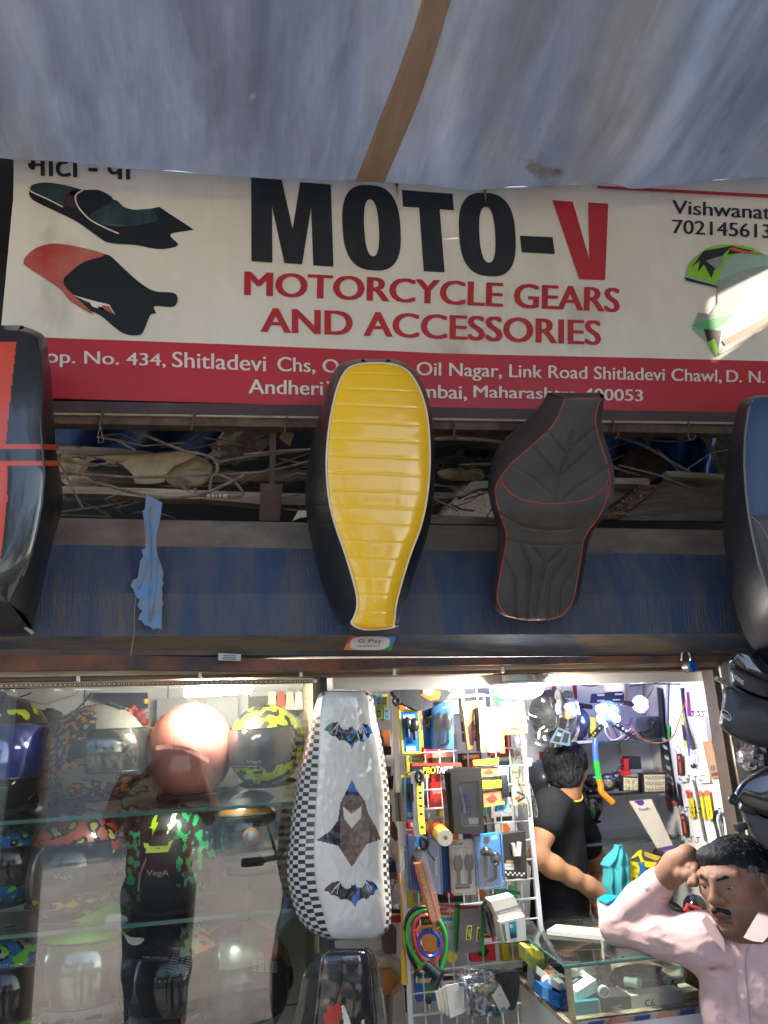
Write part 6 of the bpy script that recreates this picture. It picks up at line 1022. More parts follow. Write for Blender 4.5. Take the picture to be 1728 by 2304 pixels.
cbox('orange_card', 'orange printed card leaning right inside the counter', km, [(885, 1440), (1090, 1500), (1060, 1690), (868, 1590)], 1.99, C(235, 165, 60), [('b', C(70, 60, 50), [(.35, .3), (.42, .12), (.5, .3)]), ('t', C(120, 90, 50), 'CDI', .3, .42, .6, .55), ('r', C(60, 50, 40), 0, .82, .6, .9), ('t', C(60, 50, 40), '011', .3, .83, .5, .9), ('r', C(60, 50, 40), .65, .82, 1, .9)], .006, cat='card')
cbox('white_console', 'white-green plastic console with round holes inside the counter', kk, [(1270, 440), (1330, 420), (1640, 520), (1560, 555)], 2.1, C(205, 225, 210), [('b', DARK, [(.2, .3), (.35, .2), (.4, .5), (.25, .7)]), ('b', DARK, [(.5, .4), (.7, .35), (.72, .7), (.55, .75)])], .03, cat='plastic part')
fr = root('foam_tray', 'white foam tray holding a black electronic unit in the counter', 'tray', PY(kk(640, 850), 2.0))
mb = MB(); mb.slab(px(kk, [(415, 620), (650, 800), (650, 848), (410, 690)], 2.02), (0, .1, .0), WHITE); mb.slab(px(kk, [(650, 760), (835, 640), (862, 745), (655, 850)], 2.0), (.0, .08, .0), C(245, 245, 240)); mb.slab(px(kk, [(415, 600), (590, 535), (840, 625), (650, 770)], 2.06), (0, .01, -.012), WHITE); mb.build('foam', fr); mb = MB(); mb.slab(px(kk, [(540, 640), (680, 600), (765, 640), (620, 700)], 2.045), (0, .01, -.006), DARK); mb.slab(px(kk, [(600, 660), (660, 625), (672, 636), (620, 672)], 2.043), (0, .004, 0), C(200, 205, 215)); mb.build('electronic_unit', fr)
for c_, r_, lab in (((898, 747), 50, 'white five-spoke toy wheel standing in front of the foam tray'), ((1490, 640), 34, 'smaller white five-spoke wheel in the open dark case')):
    p = PY(kk(*c_), 1.99 if r_ > 40 else 2.02); rr = (PY(kk(c_[0]+r_, c_[1]), 2.0)-PY(kk(*c_), 2.0)).length; mb = MB(); mb.lathe(p, (0, -1, .1), [(rr*.78, 0), (rr, 0), (rr, .008), (rr*.8, .01), (rr*.78, 0)], WHITE, 26)
    for i in range(5): a = i*2*math.pi/5+.3; mb.tube([p+V((0, -.006, 0)), p+V((math.cos(a)*rr*.85, -.006, math.sin(a)*rr*.85))], [rr*.2, rr*.13], WHITE, 8)
    mb.thing('toy_wheel', lab, 'wheel', 'five-spoke wheels in the counter')
gb_ = root('power_unit', 'lime green and yellow box-shaped unit in the counter’s left end', 'plastic unit', PY(kk(330, 600), 2.2))
mb = MB(); mb.slab(px(kk, [(180, 350), (250, 348), (440, 470), (435, 600), (300, 585), (185, 480)], 2.16), (0, .06, 0), C(195, 200, 110)); mb.build('body', gb_); mb = MB(); mb.slab(px(kk, [(180, 346), (235, 338), (310, 455), (245, 430)], 2.155), (0, .003, 0), YEL); mb.build('yellow_lid', gb_)
mb = MB(); mb.ball(PY(kk(368, 610), 2.1), .013, C(235, 120, 45, .2), 16, 10); mb.tube([PY(kk(372, 570), 2.1), PY(kk(370, 560), 2.1)], .004, STEEL, 8); mb.lathe(PY(kk(385, 665), 2.05), (-.3, -1, 0), [(.001, 0), (.016, 0), (.018, .004), (.012, .014)], C(210, 225, 230, .1), 18); mb.thing('orange_bulb', 'orange signal bulb with a clear lens in the counter', 'bulb')
cbox('white_card', 'white folded card against the left glass of the counter', kk, [(200, 500), (320, 590), (320, 790), (190, 690)], 2.2, C(215, 215, 205), (), .004, cat='card')
for i, (c_, rr, lab) in enumerate((((770, 520), (.032, .02, .045), 'tall grey sparkling wrapped lump in the counter'), ((915, 560), (.02, .016, .028), 'small grey wrapped lump beside the tall one'))):
    mb = MB(); mb.ball(PY(kk(*c_), 2.14), 1, M('grey_sparkling_wrap', (.3, .3, .3), .35, .2, (.5, .5, .49), 30, bump=.7, bs=60), 30, 18, None, lambda d: V((d.x*rr[0], d.y*rr[1], d.z*rr[2]))*(1+.2*nz(d, 4))); mb.thing('wrapped_part', lab, 'wrapped part')
mb = MB(); mb.tube([PY(kk(1110, 655), 2.02), PY(kk(1200, 668), 2.0)], .011, C(190, 205, 200, .2), 14); mb.lathe(PY(kk(1205, 665), 2.0), (.6, -1, 0), [(.006, 0), (.012, 0), (.012, .01), (.006, .011)], C(205, 215, 210, .2), 16); mb.thing('silver_nozzle', 'silver grey nozzle lying on the dark open case', 'nozzle')
mb = MB(); mb.sheet(lambda u, v: PY(kk(lerp(1010, 1460, u), lerp(530, 650, v)-40*math.sin(u*3)), 2.06)+V((0, .03*v+.01*nz((u*4, v*4, 1)), 0)), 20, 8, M('dark_clear_plastic', (.06, .055, .055), .12, coat=.6), (0, .003, 0)); mb.thing('dark_plastic_lid', 'dark shiny plastic wrapping over the open case', 'plastic wrap')
mb = MB(); mb.tube(spline(px(kk, [(1640, 490), (1650, 560), (1630, 620), (1560, 640)], 2.03), 6), .008, C(190, 210, 215, .25), 10); mb.thing('curved_hose', 'pale curved hose at the right of the dark case', 'hose')
# on top of the counter
q = [PZ(kk(*p), cz+.013) for p in [(462, 122), (985, 172), (990, 240), (372, 178)]]; MB().slab(q, (0, 0, -.011), C(245, 240, 222)).thing('white_board', 'blank white board lying across the back of the counter', 'board')
bx = root('printed_box', 'white box with a bright blue lid standing on the counter behind the man’s arm', 'box', PY(km(200, 1320), 2.1))
mb = MB(); mb.slab(px(km, [(105, 838), (345, 862), (345, 1325), (158, 1328)], 2.12), (0, .06, 0), C(232, 232, 222)); PLQ[0] = 0
for y in (880, 930, 965, 1000, 1150, 1215, 1245, 1285): mb.poly(px(km, [(140+(y-880)*.05, y), (215, y+2), (215, y+8), (140+(y-880)*.05, y+6)], 2.1192), C(150, 150, 145))
mb.build('carton', bx); mb = MB(); mb.slab(px(km, [(100, 825), (185, 775), (330, 792), (340, 868)], 2.115), (0, .06, .0), C(20, 145, 225)); mb.poly(px(km, [(215, 815), (290, 822), (290, 845), (215, 838)], 2.1145), C(120, 195, 240)); mb.build('blue_lid', bx)
hl = root('round_headlamp', 'round chrome headlamp lying on the counter behind the man', 'headlamp', PY(km(650, 990), 2.2))
p = PY(km(655, 940), 2.2); MB().lathe(p, (-.25, -1, .1), [(.001, -.03), (.03, -.025), (.038, 0), (.038, .006), (.033, .008), (.031, .002), (.018, -.002), (.014, .004), (.008, .006)], M('headlamp_chrome', (.4, .41, .42), .12, 1.), 30).build('reflector', hl); MB().lathe(p, (-.25, -1, .1), [(.019, 0), (.015, .004), (.009, .001)], BLACK, 22).build('dark_ring', hl); MB().ball(p+V((0, -.006, 0)), .007, CREAM, 12, 8).build('bulb', hl)
h2_ = root('round_headlamp', 'dark glossy headlamp with a red bracket lying behind the man’s jaw', 'headlamp', PY(km(900, 990), 2.25))
mb = MB(); mb.ball(PY(km(960, 860), 2.26), .034, M('black_chrome', (.05, .05, .052), .08, .8), 28, 18); mb.build('bowl', h2_)
mb = MB()
for a, b in (((850, 890), (985, 930)), ((880, 840), (1000, 880)), ((860, 900), (890, 830)), ((985, 935), (1005, 860)), ((930, 960), (970, 860))): mb.tube(px(km, [a, b], 2.2), .0052, C(215, 60, 65, .35), 8)
mb.build('red_bracket', h2_); mb = MB(); mb.slab(px(km, [(715, 760), (750, 770), (730, 900), (690, 885)], 2.22), (0, .03, 0), BLACK); mb.slab(px(km, [(770, 880), (830, 880), (960, 960), (940, 990), (790, 985)], 2.18), (0, .03, 0), BLACK); mb.slab(px(km, [(735, 800), (780, 820), (850, 880), (720, 890)], 2.225), (0, .02, 0), DK); mb.build('black_bracket', h2_)

# ---------------------------------------------------------------- ceiling lamp
LC = PY((1168, 1547), 2.06)
cl = root('round_ceiling_lamp', 'bright round white lamp hanging at the top of the doorway', 'lamp', LC)
LED = M('lit_round_lamp', (1, 1, .97), .5, emit=(1, .98, .93), es=66.)
MB().lathe(LC, (0, 0, 1), [(.001, -.03), (.038, -.029), (.059, -.02), (.069, 0), (.069, .006)], LED, 36).build('lit_diffuser', cl)
MB().lathe(LC, (0, 0, 1), [(.076, .0065), (.076, .012), (.045, .018), (.045, .034)], WHITE, 36).build('lamp_base', cl)
# ---------------------------------------------------------------- back wall shelves and their goods
WS = glassy('wall_shelf_glass', .05, (.85, .95, .92), 0, .04); SE = M('dark_shelf_edge', (.02, .045, .045), .3)
for (a, b, y0, lab) in (((1290, 1672), (1488, 1666), 2.56, 'upper glass shelf on the right wall, under the blue lights'), ((1322, 1779), (1500, 1791), 2.56, 'middle glass shelf on the right wall under the square lamps'), ((1300, 1876), (1535, 1912), 2.5, 'lowest glass shelf on the right wall above the teal bag')):
    A_, B_ = PY(a, y0), PY(b, y0); z = (A_.z+B_.z)/2; r_ = root('wall_shelf', lab, 'shelf', ((A_.x+B_.x)/2, y0, z), 'glass shelves on the right wall'); MB().box((A_.x, y0, z-.003), (min(B_.x, 1.39), 2.775, z+.003), WS).build('glass', r_); MB().box((A_.x, y0-.004, z-.004), (min(B_.x, 1.385), y0-.0002, z+.004), SE).build('edge', r_)
    for t in (.25, .85): x = lerp(A_.x, min(B_.x, 1.37), t); mb = MB(); mb.tube([V((x, 2.775, z-.05)), V((x, 2.77, z-.008)), V((x, y0+.06, z-.008))], .004, WIRE, 6); mb.build('bracket', r_)
MB().slab(px(b1, [(865, 975), (1060, 965), (1060, 990), (865, 1005)], 2.53), (0, .05, 0), WHITE).thing('white_bracket_plate', 'white plate end on the upper right shelf', 'plate')
EB = M('lit_blue_led', (.2, .3, 1), .4, emit=(.07, .12, 1), es=10.); EW = M('lit_white_blue_led', (.8, .85, 1), .4, emit=(.55, .65, 1), es=10.)
def disc(mb, k, c_, r_, y, mat, th=.006): p = PY(k(*c_), y); rr = (PY(k(c_[0]+r_, c_[1]), y)-p).length; mb.lathe(p, (0, -1, 0), [(rr, -th), (rr, 0), (rr*.5, th*.4)], mat, 18)
lb = root('blue_led_lamp', 'bubble-shaped headlamp glowing blue and white on the upper shelf', 'LED lamp', PY(b1(1230, 760), 2.5))
mb = MB(); mb.ball(PY(b1(1228, 620), 2.53), 1, M('smoked_lens_dome', (.04, .06, .35), .15, coat=.5, emit=(.05, .1, .9), es=1.2), 24, 14, None, lambda d: V((d.x*.043, d.y*.02, d.z*.034))); mb.build('lens_dome', lb)
mb = MB(); random.seed(11)
for c_, r_ in (((1130, 590), 34), ((1165, 640), 26), ((1200, 560), 26), ((1300, 580), 22), ((1250, 600), 16), ((1290, 640), 20)): disc(mb, b1, c_, r_, 2.505, EW)
mb.build('lit_cells', lb); mb = MB(); disc(mb, b1, (1155, 712), 44, 2.49, EW); mb.build('bright_led', lb); mb = MB(); disc(mb, b1, (1335, 706), 42, 2.49, EW); mb.build('bright_led', lb); mb = MB(); disc(mb, b1, (1200, 780), 26, 2.49, EW); mb.build('bright_led', lb)
mb = MB(); mb.slab(px(b1, [(1160, 760), (1200, 800), (1085, 935), (1045, 915), (1045, 890)], 2.48), (0, .008, 0), BLACK); mb.slab(px(b1, [(1290, 790), (1340, 770), (1570, 930), (1590, 965), (1540, 950)], 2.48), (0, .008, 0), BLACK)
for c_ in ((1065, 905), (1085, 880), (1135, 825)): disc(mb, b1, c_, 12, 2.477, YEL)
for c_ in ((1355, 790), (1412, 828), (1450, 855)): disc(mb, b1, c_, 14, 2.477, C(190, 200, 255))
mb.build('mounting_bracket', lb)
lb = root('blue_led_lamp', 'small blue three-spot light in front of the hanging black helmet', 'LED lamp', PY(b1(810, 650), 2.4)); mb = MB(); disc(mb, b1, (805, 580), 72, 2.41, M('blue_lamp_body', (.03, .05, .4), .3, emit=(.04, .07, .8), es=.8)); mb.build('body', lb)
for c_ in ((815, 558), (838, 632), (762, 552)): mb = MB(); disc(mb, b1, c_, 30 if c_[0] > 770 else 14, 2.4, EW); mb.build('led', lb)
lb = root('blue_led_lamp', 'ring-shaped light with white segments and a blue star centre', 'LED lamp', PY(b1(1612, 630), 2.5)); mb = MB(); disc(mb, b1, (1615, 540), 98, 2.51, M('lamp_orange_rim', (.25, .1, .15), .3)); mb.build('rim', lb)
mb = MB()
for i in range(6):
    a = i*math.pi/3+.5; disc(mb, b1, (1615+55*math.cos(a), 540+55*math.sin(a)), 33, 2.5, EW)
disc(mb, b1, (1615, 540), 24, 2.498, EB); mb.build('lit_segments', lb)
pl = bpy.data.lights.new('blue_led_glow', 'POINT'); pl.energy = .25; pl.color = (.18, .22, 1); pl.shadow_soft_size = .03; po = bpy.data.objects.new('blue_led_glow', pl); COL.objects.link(po); po.location = PY(b1(1300, 640), 2.44)
for (a, b, lab) in (((895, 555), (1040, 575), 'black coil spring left of the blue bubble lamp'), ((1385, 520), (1530, 545), 'black coil spring between the bubble lamp and the ring lamp')):
    A_, B_ = PY(b1(*a), 2.48), PY(b1(*b), 2.48); d_ = (B_-A_); mb = MB(); mb.tube([A_+d_*(i/96)+V((0, math.sin(i*.79)*.007, math.cos(i*.79)*.007)) for i in range(97)], .0022, BLACK, 5); mb.tube([A_-d_*.15, B_+d_*.1], .003, DK, 6); mb.thing('coil_spring', lab, 'spring', 'springs on the upper shelf')
mb = MB(); mb.slab(px(b1, [(1045, 420), (1180, 415), (1240, 400), (1400, 395), (1425, 440), (1420, 515), (1030, 530)], 2.6), (0, .006, 0), M('navy_plate', (.012, .012, .05), .4))
for c_ in ((1110, 435), (1110, 500), (1290, 490), (1315, 425)): mb.slab(px(b1, [(c_[0], c_[1]-8), (c_[0]+85, c_[1]-10), (c_[0]+85, c_[1]+8), (c_[0], c_[1]+10)], 2.598), (0, .001, 0), WHITE)
mb.thing('slotted_plate', 'dark slotted plate behind the blue bubble lamp', 'plate')
mb = MB()
for i in range(6): mb.tube(spline(px(b1, [(1180+i*40, 760), (1220+i*50, 900-i*20), (1300+i*40, 960), (1420+i*30, 900), (1500+i*20, 820+i*20)], 2.54+i*.01), 6), .0018, [C(230, 200, 190), C(200, 120, 110), BLACK, C(225, 205, 200), BLACK, C(190, 110, 120)][i], 5)
mb.thing('wire_tangle', 'tangle of pink and black lamp wires on the upper shelf', 'wires')
cbox('clear_pack', 'clear pack of small black parts right of the blue lamps', b2, [(130, 870), (400, 860), (425, 1150), (60, 1150)], 2.62, C(150, 155, 175), [('b', BLACK, [(.4, .6), (.7, .5), (.9, .7), (.5, .85)])], .03, cat='pack', cover=True)
mb = MB(); mb.tube(spline(px(b2, [(330, 890), (290, 930), (330, 970), (355, 930), (330, 890)], 2.55), 5), .004, BLACK, 7); mb.tube(spline(px(b2, [(340, 970), (350, 1050), (250, 1080), (200, 1030)], 2.55), 6), .006, BLACK, 8); mb.thing('black_switch', 'black handlebar switch with its lead on the upper shelf', 'switch')
# segmented colour grip, bucket, cards
sg = root('segmented_tube', 'bent tube in blue, green and orange segments hanging from the upper shelf', 'tube', PY(b1(1290, 1690), 2.42))
sp = spline([PY(b1(*p), 2.42) for p in [(1088, 950), (1085, 1060), (1096, 1200), (1110, 1300), (1130, 1420), (1150, 1490), (1160, 1560), (1215, 1620), (1290, 1690)]], 5); n = len(sp)
for a, b, m_, nm in ((0, .27, C(70, 110, 215, .35), 'blue_segment'), (.27, .52, C(40, 200, 60, .35), 'green_segment'), (.52, 1, C(255, 140, 30, .35), 'orange_segment')): MB().tube(sp[int(a*(n-1)):int(b*(n-1))+1], .0094, m_, 14).build(nm, sg)
MB().slab(px(b1, [(1018, 690), (1088, 690), (1100, 940), (1035, 940)], 2.6), (0, .02, 0), YEL).thing('yellow_bottle', 'yellow bottle with a black cap behind the bubble lamp', 'bottle')
mb = MB(); a = PY(b1(1290, 250), 2.55); mb.lathe(a, (0, 0, -1), [(.001, -.01), (.039, -.01), (.038, 0), (.034, .04), (.001, .042)], C(235, 215, 190), 26); mb.thing('cream_pot', 'cream plastic pot hanging at the top of the right wall', 'pot')
MB().tube(px(b1, [(1458, 290), (1450, 520)], 2.68), .0035, C(225, 190, 140), 8).thing('pale_stick', 'short pale stick leaning on the white payment card', 'stick')
cbox('payment_card', 'white payment card on the upper right wall behind the pot', b1, [(1420, 250), (1640, 250), (1640, 520), (1420, 520)], 2.75, C(225, 222, 225), [('t', C(110, 100, 130), 'PhonePe', .05, .03, .7, .13)], .003, cat='card')
cbox('payment_stand', 'tall cream payment stand with purple footer leaning on the lowest shelf', b2, [(82, 1825), (330, 1800), (620, 2420), (455, 2455)], 2.47, C(225, 215, 195), [('b', C(85, 50, 145), [(.2, 0), (.62, 0), (.6, .06), (.45, .1), (.3, .08)]), ('t', C(110, 90, 140), 'PhonePe', .2, .13, .72, .19), ('b', C(90, 75, 150), [(0, .84), (1, .84), (1, 1), (0, 1)]), ('r', C(150, 140, 200), .1, .9, .9, .92)], .004, cat='stand')
# lamps on the middle shelf
for q_, nx, ny, lab in (([(0, 1540), (190, 1550), (190, 1715), (5, 1715)], 3, 2, 'square six-LED work lamp on the middle shelf'), ([(225, 1505), (500, 1500), (500, 1730), (240, 1735)], 6, 3, 'rectangular eighteen-LED bar lamp on the middle shelf')):
    def leds(mb, at, nx=nx, ny=ny):
        for i in range(nx):
            for j in range(ny): p = at((i+.5)/nx*.84+.08, (j+.5)/ny*.8+.1); mb.lathe(p+V((0, -.003, 0)), (0, -1, 0), [(.0068 if nx < 4 else .005, 0), (.0068 if nx < 4 else .005, .002), (.002, .0005)], M('led_reflector', (.6, .55, .4), .2, .6), 12)
    pack('work_lamp', lab, 'work lamp', b2, q_, 2.5, BLACK, [('r', C(215, 205, 165), .07, .09, .93, .91)], .03, 'work lamps on the middle shelf', None, [('led_reflectors', leds)])
hl = root('motor_headlamp', 'black multi-lens headlamp beside the segmented tube on the middle shelf', 'headlamp', PY(b1(1240, 1540), 2.52)); mb = MB(); mb.ball(PY(b1(1230, 1450), 2.54), 1, DK, 22, 14, None, lambda d: V((d.x*.036, d.y*.03, d.z*.028))); mb.ball(PY(b1(1330, 1430), 2.55), 1, DK, 22, 14, None, lambda d: V((d.x*.028, d.y*.03, d.z*.027))); mb.build('housing', hl); mb = MB(); disc(mb, b1, (1240, 1462), 44, 2.505, M('faceted_lens', (.55, .5, .42), .15, .4, (.1, .1, .1), 90)); mb.build('lens', hl)
mb = MB(); mb.ball(PY(b1(1060, 1440), 2.55), 1, DK, 22, 14, None, lambda d: V((d.x*.028, d.y*.03, d.z*.024))); mb.thing('black_lens_hood', 'glossy black lens hood beside the boy’s ear', 'lens hood')
cbox('horn_unit', 'black horn unit with a red bracket above the work lamps', b2, [(75, 1320), (205, 1318), (225, 1510), (70, 1510)], 2.58, C(35, 33, 40), [('r', C(150, 150, 155), .1, .75, 1, .95)], .05, cat='horn'); cbox('red_bracket', 'red bracket left of the black horn unit', b2, [(22, 1345), (74, 1340), (74, 1470), (25, 1475)], 2.57, RED, (), .03, cat='bracket'); cbox('red_plastic_block', 'flat red block on the square work lamp', b2, [(-15, 1490), (100, 1480), (105, 1530), (-15, 1540)], 2.53, RED, (), .04, cat='block')
MB().tube(spline(px(b1, [(1330, 1350), (1350, 1290), (1400, 1245), (1440, 1240)], 2.58), 6), .003, BLACK, 7).thing('lamp_lead', 'black lead arching above the multi-lens headlamp', 'lead')
# hanging helmets at the back, gloves, orange bulb
Helmet('hanging_helmet', 'matt black helmet in a clear bag hanging above the boy', PY(b1(590, 680), 2.48), wpx(100, 2.48), 150, HMB, None, el=-25, group='helmets hanging by the boy')
Helmet('hanging_helmet', 'dark navy helmet hanging right beside the black bagged one', PY(b1(800, 760), 2.62), wpx(80, 2.62), 200, M('helmet_navy', (.012, .016, .05), .3, coat=.5), None, group='helmets hanging by the boy')
Helmet('hanging_helmet', 'grey black helmet hanging behind the boy’s head, left side', PY(b1(470, 1420), 2.66), wpx(72, 2.66), 180, M('helmet_slate', (.05, .055, .07), .35, coat=.4), None, group='helmets hanging by the boy')
hh = Helmet('hanging_helmet', 'black helmet with a green stripe hanging behind the boy’s chest', PY(b1(960, 1690), 2.64), wpx(84, 2.64), 160, HB, None, group='helmets hanging by the boy'); hh.patch(b1, [(C(25, 140, 60), [(905, 1580), (960, 1560), (1030, 1640), (1085, 1760), (1085, 1840), (1020, 1760)])])
mb = MB(); mb.sheet(lambda u, v: PY(b1(lerp(215, 880, u)+60*math.sin(v*3), lerp(420, 1010, v)+40*math.sin(u*3.1)), 2.36)+V((0, .04*abs(u-.5)+.01*nz((u*6, v*6, 1)), 0)), 30, 24, PLASTIC(), (0, .003, 0)); mb.thing('clear_helmet_bag', 'clear plastic bag round the hanging black helmet', 'bag')
cbox('visor_label', 'blue-grey label tag in the helmet’s clear bag', b1, [(650, 810), (800, 870), (790, 1030), (555, 985)], 2.35, C(90, 115, 135), [('b', DARK, [(.1, .1), (.45, .1), (.45, .9), (.1, .9)]), ('b', DARK, [(.55, .15), (.9, .15), (.85, .85), (.55, .85)]), ('r', C(150, 190, 215), .15, .3, .4, .5)], .004, cat='tag')
gl = root('grey_glove', 'pair of grey gloves hanging on a wire hook in the doorway', 'gloves', PY(b1(690, 700), 2.3)); GM = M('grey_knit', (.2, .2, .19), .9, 0, (.12, .12, .115), 40, bump=.4)
mb = MB(); mb.tube(spline(px(b1, [(690, 350), (660, 430), (665, 520), (655, 600), (690, 690)], 2.3), 6), [.005]*6+[.009]*8+[.011]*8+[.006]*3, GM, 10); 
for i in range(4): mb.tube(spline(px(b1, [(670, 400+i*12), (640-i*2, 380+i*30), (618, 425+i*10)], 2.29), 4), .0032, GM, 6)
for i in range(4): mb.tube(spline(px(b1, [(720, 400+i*14), (770, 395+i*20), (815, 415+i*16)], 2.3), 4), .0032, M('black_knit', (.03, .03, .03), .9), 6)
mb.build('glove', gl); mb = MB(); mb.tube(spline(px(b1, [(675, 160), (700, 210), (690, 240), (710, 280), (700, 350)], 2.3), 5), .0016, STEEL, 6); mb.build('hook', gl)
mb = MB(); mb.ball(PY(b1(766, 665), 2.32), .0145, C(235, 175, 110, .3), 18, 12); mb.tube(px(b1, [(768, 730), (765, 800)], 2.32), .0025, STEEL, 6); mb.thing('orange_bulb', 'round orange bulb hanging below the small blue light', 'bulb')
for pts, lab, r_, m_ in (([(560, 145), (700, 150), (900, 190), (1100, 215), (1300, 210), (1480, 175), (1585, 160), (1440, 240)], 'black cable running along the top of the doorway', .0026, BLACK), ([(1585, 165), (1640, 215), (1800, 300), (1900, 300)], 'black cable dropping to the side board', .002, BLACK), ([(870, 295), (1000, 330), (1140, 310)], 'thin dark cord above the hanging helmets', .0018, DARK)): MB().tube(spline(px(b1, pts, 2.2), 6), r_, m_, 6).thing('doorway_wire', lab, 'wire')
MB().tube(spline(px(b2, [(260, 690), (340, 560), (360, 490), (520, 455), (680, 415), (700, 440), (800, 490), (780, 512), (600, 500), (300, 500), (80, 525)], 2.3), 7), .0016, C(80, 55, 45), 5).thing('doorway_wire', 'brown twisted wire hanging in front of the side board', 'wire')
MB().tube(spline(px(b2, [(100, 960), (200, 1100), (350, 1160), (480, 1150), (580, 1080), (640, 920), (720, 680)], 2.2), 7), .0018, C(170, 100, 60), 5).thing('doorway_wire', 'orange brown wire drooping from the blue lamps to the side board', 'wire')
# red wall trim, teal bag, sachets
for q_, lab in (([(580, 300), (630, 300), (630, 470), (590, 470)], 'left red stripe above the hanging helmets'), ([(820, 300), (868, 295), (875, 480), (850, 480)], 'right red stripe above the hanging helmets'), ([(440, 1095), (490, 1095), (495, 1210), (440, 1210)], 'short red stripe left of the boy’s head'), ([(1010, 1985), (1075, 1965), (1085, 2060), (1020, 2060)], 'red square on the wall right of the boy')): cbox('red_wall_strip', lab, b1, q_, 2.77, C(165, 35, 45), (), .006, cat='strip')
MB().tube(spline([PY(b3(*p), 2.72) for p in [(870, 1180), (930, 1185), (985, 1150), (990, 1100)]], 5), .008, C(150, 30, 40), 10).thing('red_pipe', 'dark red bent pipe on the wall right of the boy', 'pipe')
TB_ = M('teal_cloth', (.04, .33, .36), .8, 0, (.03, .25, .28), 6, bump=.4, bs=14)
tr_ = [(258, 195, 252), (300, 180, 278), (350, 140, 298), (410, 95, 318), (455, 62, 328), (490, 92, 331), (560, 96, 338), (650, 88, 346), (740, 118, 350), (800, 155, 352)]
def teal(u, v):
    t = v*(len(tr_)-1); i = min(int(t), len(tr_)-2); a, b = V(tr_[i]), V(tr_[i+1]); r_ = a.lerp(b, t-i); f = math.sin(u*17+v*3)*.006*(.3+v)+.008*nz((u*3, v*5, 2)); return PY(km(lerp(r_.y, r_.z, u), r_.x+10*math.sin(u*3.1)*v), 2.35)+V((0, f-.016*math.sin(math.pi*u), 0))
mb = MB(); mb.sheet(teal, 26, 40, TB_, (0, .012, 0))
mb.thing('teal_cloth_bag', 'teal cloth bag hanging beside the boy’s hand', 'bag')
for i in range(3): cbox('sachet', ['top', 'middle', 'bottom'][i]+' yellow and blue sachet hanging in a strip by the teal bag', km, [(330, 415+i*112), (462, 440+i*112), (472, 545+i*112), (338, 525+i*112)], 2.36, YEL, [('b', BLUE, [(.55, 0), (1, 0), (1, 1), (.6, 1), (.7, .5)]), ('b', C(190, 160, 40), [(.1, .4), (.35, .3), (.5, .55), (.2, .7)])], .008, cat='sachet', group=None) if False else pack('sachet', ['top', 'middle', 'bottom'][i]+' yellow and blue sachet hanging in a strip by the teal bag', 'sachet', km, [(330, 415+i*112), (462, 440+i*112), (472, 545+i*112), (338, 525+i*112)], 2.36, YEL, [('b', BLUE, [(.55, 0), (1, 0), (1, 1), (.6, 1), (.7, .5)]), ('b', C(190, 160, 40), [(.1, .4), (.35, .3), (.5, .55), (.2, .7)])], .008, 'yellow and blue sachets')
for q_, m_, lab in (([(335, 395), (400, 330), (440, 308), (450, 340), (380, 380)], YEL, 'yellow ribbon looped above the sachets'), ([(470, 325), (635, 375), (590, 415), (478, 372)], C(215, 180, 60), 'mustard price tag on the lowest glass shelf'), ([(475, 415), (590, 430), (560, 490), (470, 470)], YEL, 'yellow price tag hanging under the mustard tag'), ([(430, 340), (470, 420), (440, 430), (405, 345)], YEL, 'yellow strap between the ribbon and the price tag')): cbox('shelf_tag', lab, km, q_, 2.37, m_, (), .002, cat='tag')
mb = MB(); mb.tube(spline(px(km, [(570, 330), (680, 370), (800, 390), (900, 380)], 2.44), 5), .012, BLACK, 9); mb.tube(spline(px(km, [(620, 400), (720, 480), (800, 560)], 2.46), 5), .004, DK, 7); mb.thing('black_rod_bundle', 'black rods on the lowest shelf behind the man’s fist', 'rods')
# ---------------------------------------------------------------- keyrings and straps on the side board
BN = nrm*-1 if nrm.dot(-V((A.x, A.y, 0))) < 0 else nrm
def bp(p, off=.006): return PN(r2(*p), A, nrm) + (nrm*(-off) if nrm.dot(EYE-A) < 0 else nrm*off)
def strap(label, pts, wpx_, mat, cat='strap', n=5, fn=None, name='key_strap', off=.006):
    q = spline([bp(p, off) for p in pts], n); dd = (bp((100, 0))-bp((0, 0))).normalized(); r_ = (bp((pts[0][0]+wpx_/2, pts[0][1]))-bp(pts[0])).length; mb = MB(); k = len(q); e = BN*0
    L_ = [p-dd*r_ for p in q]; R_ = [p+dd*r_ for p in q]; tt = (EYE-A).normalized()*.003
    mm = mat if not fn else (lambda f: fn((f[0] % k)/k))
    mb.add(L_+R_, [(i, i+1, k+i+1, k+i) for i in range(k-1)], mm); mb.add([p+tt*-1 for p in L_+R_], [(i, k+i, k+i+1, i+1) for i in range(k-1)], mat)
    mb.thing(name, label, cat, 'straps on the side board'); return q
strap('black strap with orange dots, longest on the side board', [(30, 440), (50, 700), (65, 1050), (100, 1400), (128, 1575)], 48, BLACK, fn=lambda t: C(225, 85, 50) if t > .55 and int(t*26) % 2 else BLACK, n=9)
strap('black strap with white lettering beside the orange-dotted one', [(48, 500), (75, 800), (120, 1100), (160, 1350), (195, 1520)], 40, BLACK, fn=lambda t: C(190, 190, 185) if .3 < t < .72 and int(t*40) % 3 == 0 else (C(225, 95, 60) if t > .88 else BLACK), n=9, off=.012)
strap('silver chain strap with a clear clip near the board’s corner', [(105, 380), (98, 560), (95, 780)], 22, C(150, 150, 155, .3)); strap('green strap end under the clear clip', [(112, 780), (118, 850), (112, 910)], 20, GREEN)
strap('yellow and black strap in the second column of hooks', [(235, 690), (248, 780), (262, 880), (272, 980)], 26, YEL, fn=lambda t: BLACK if .25 < t < .75 else YEL)
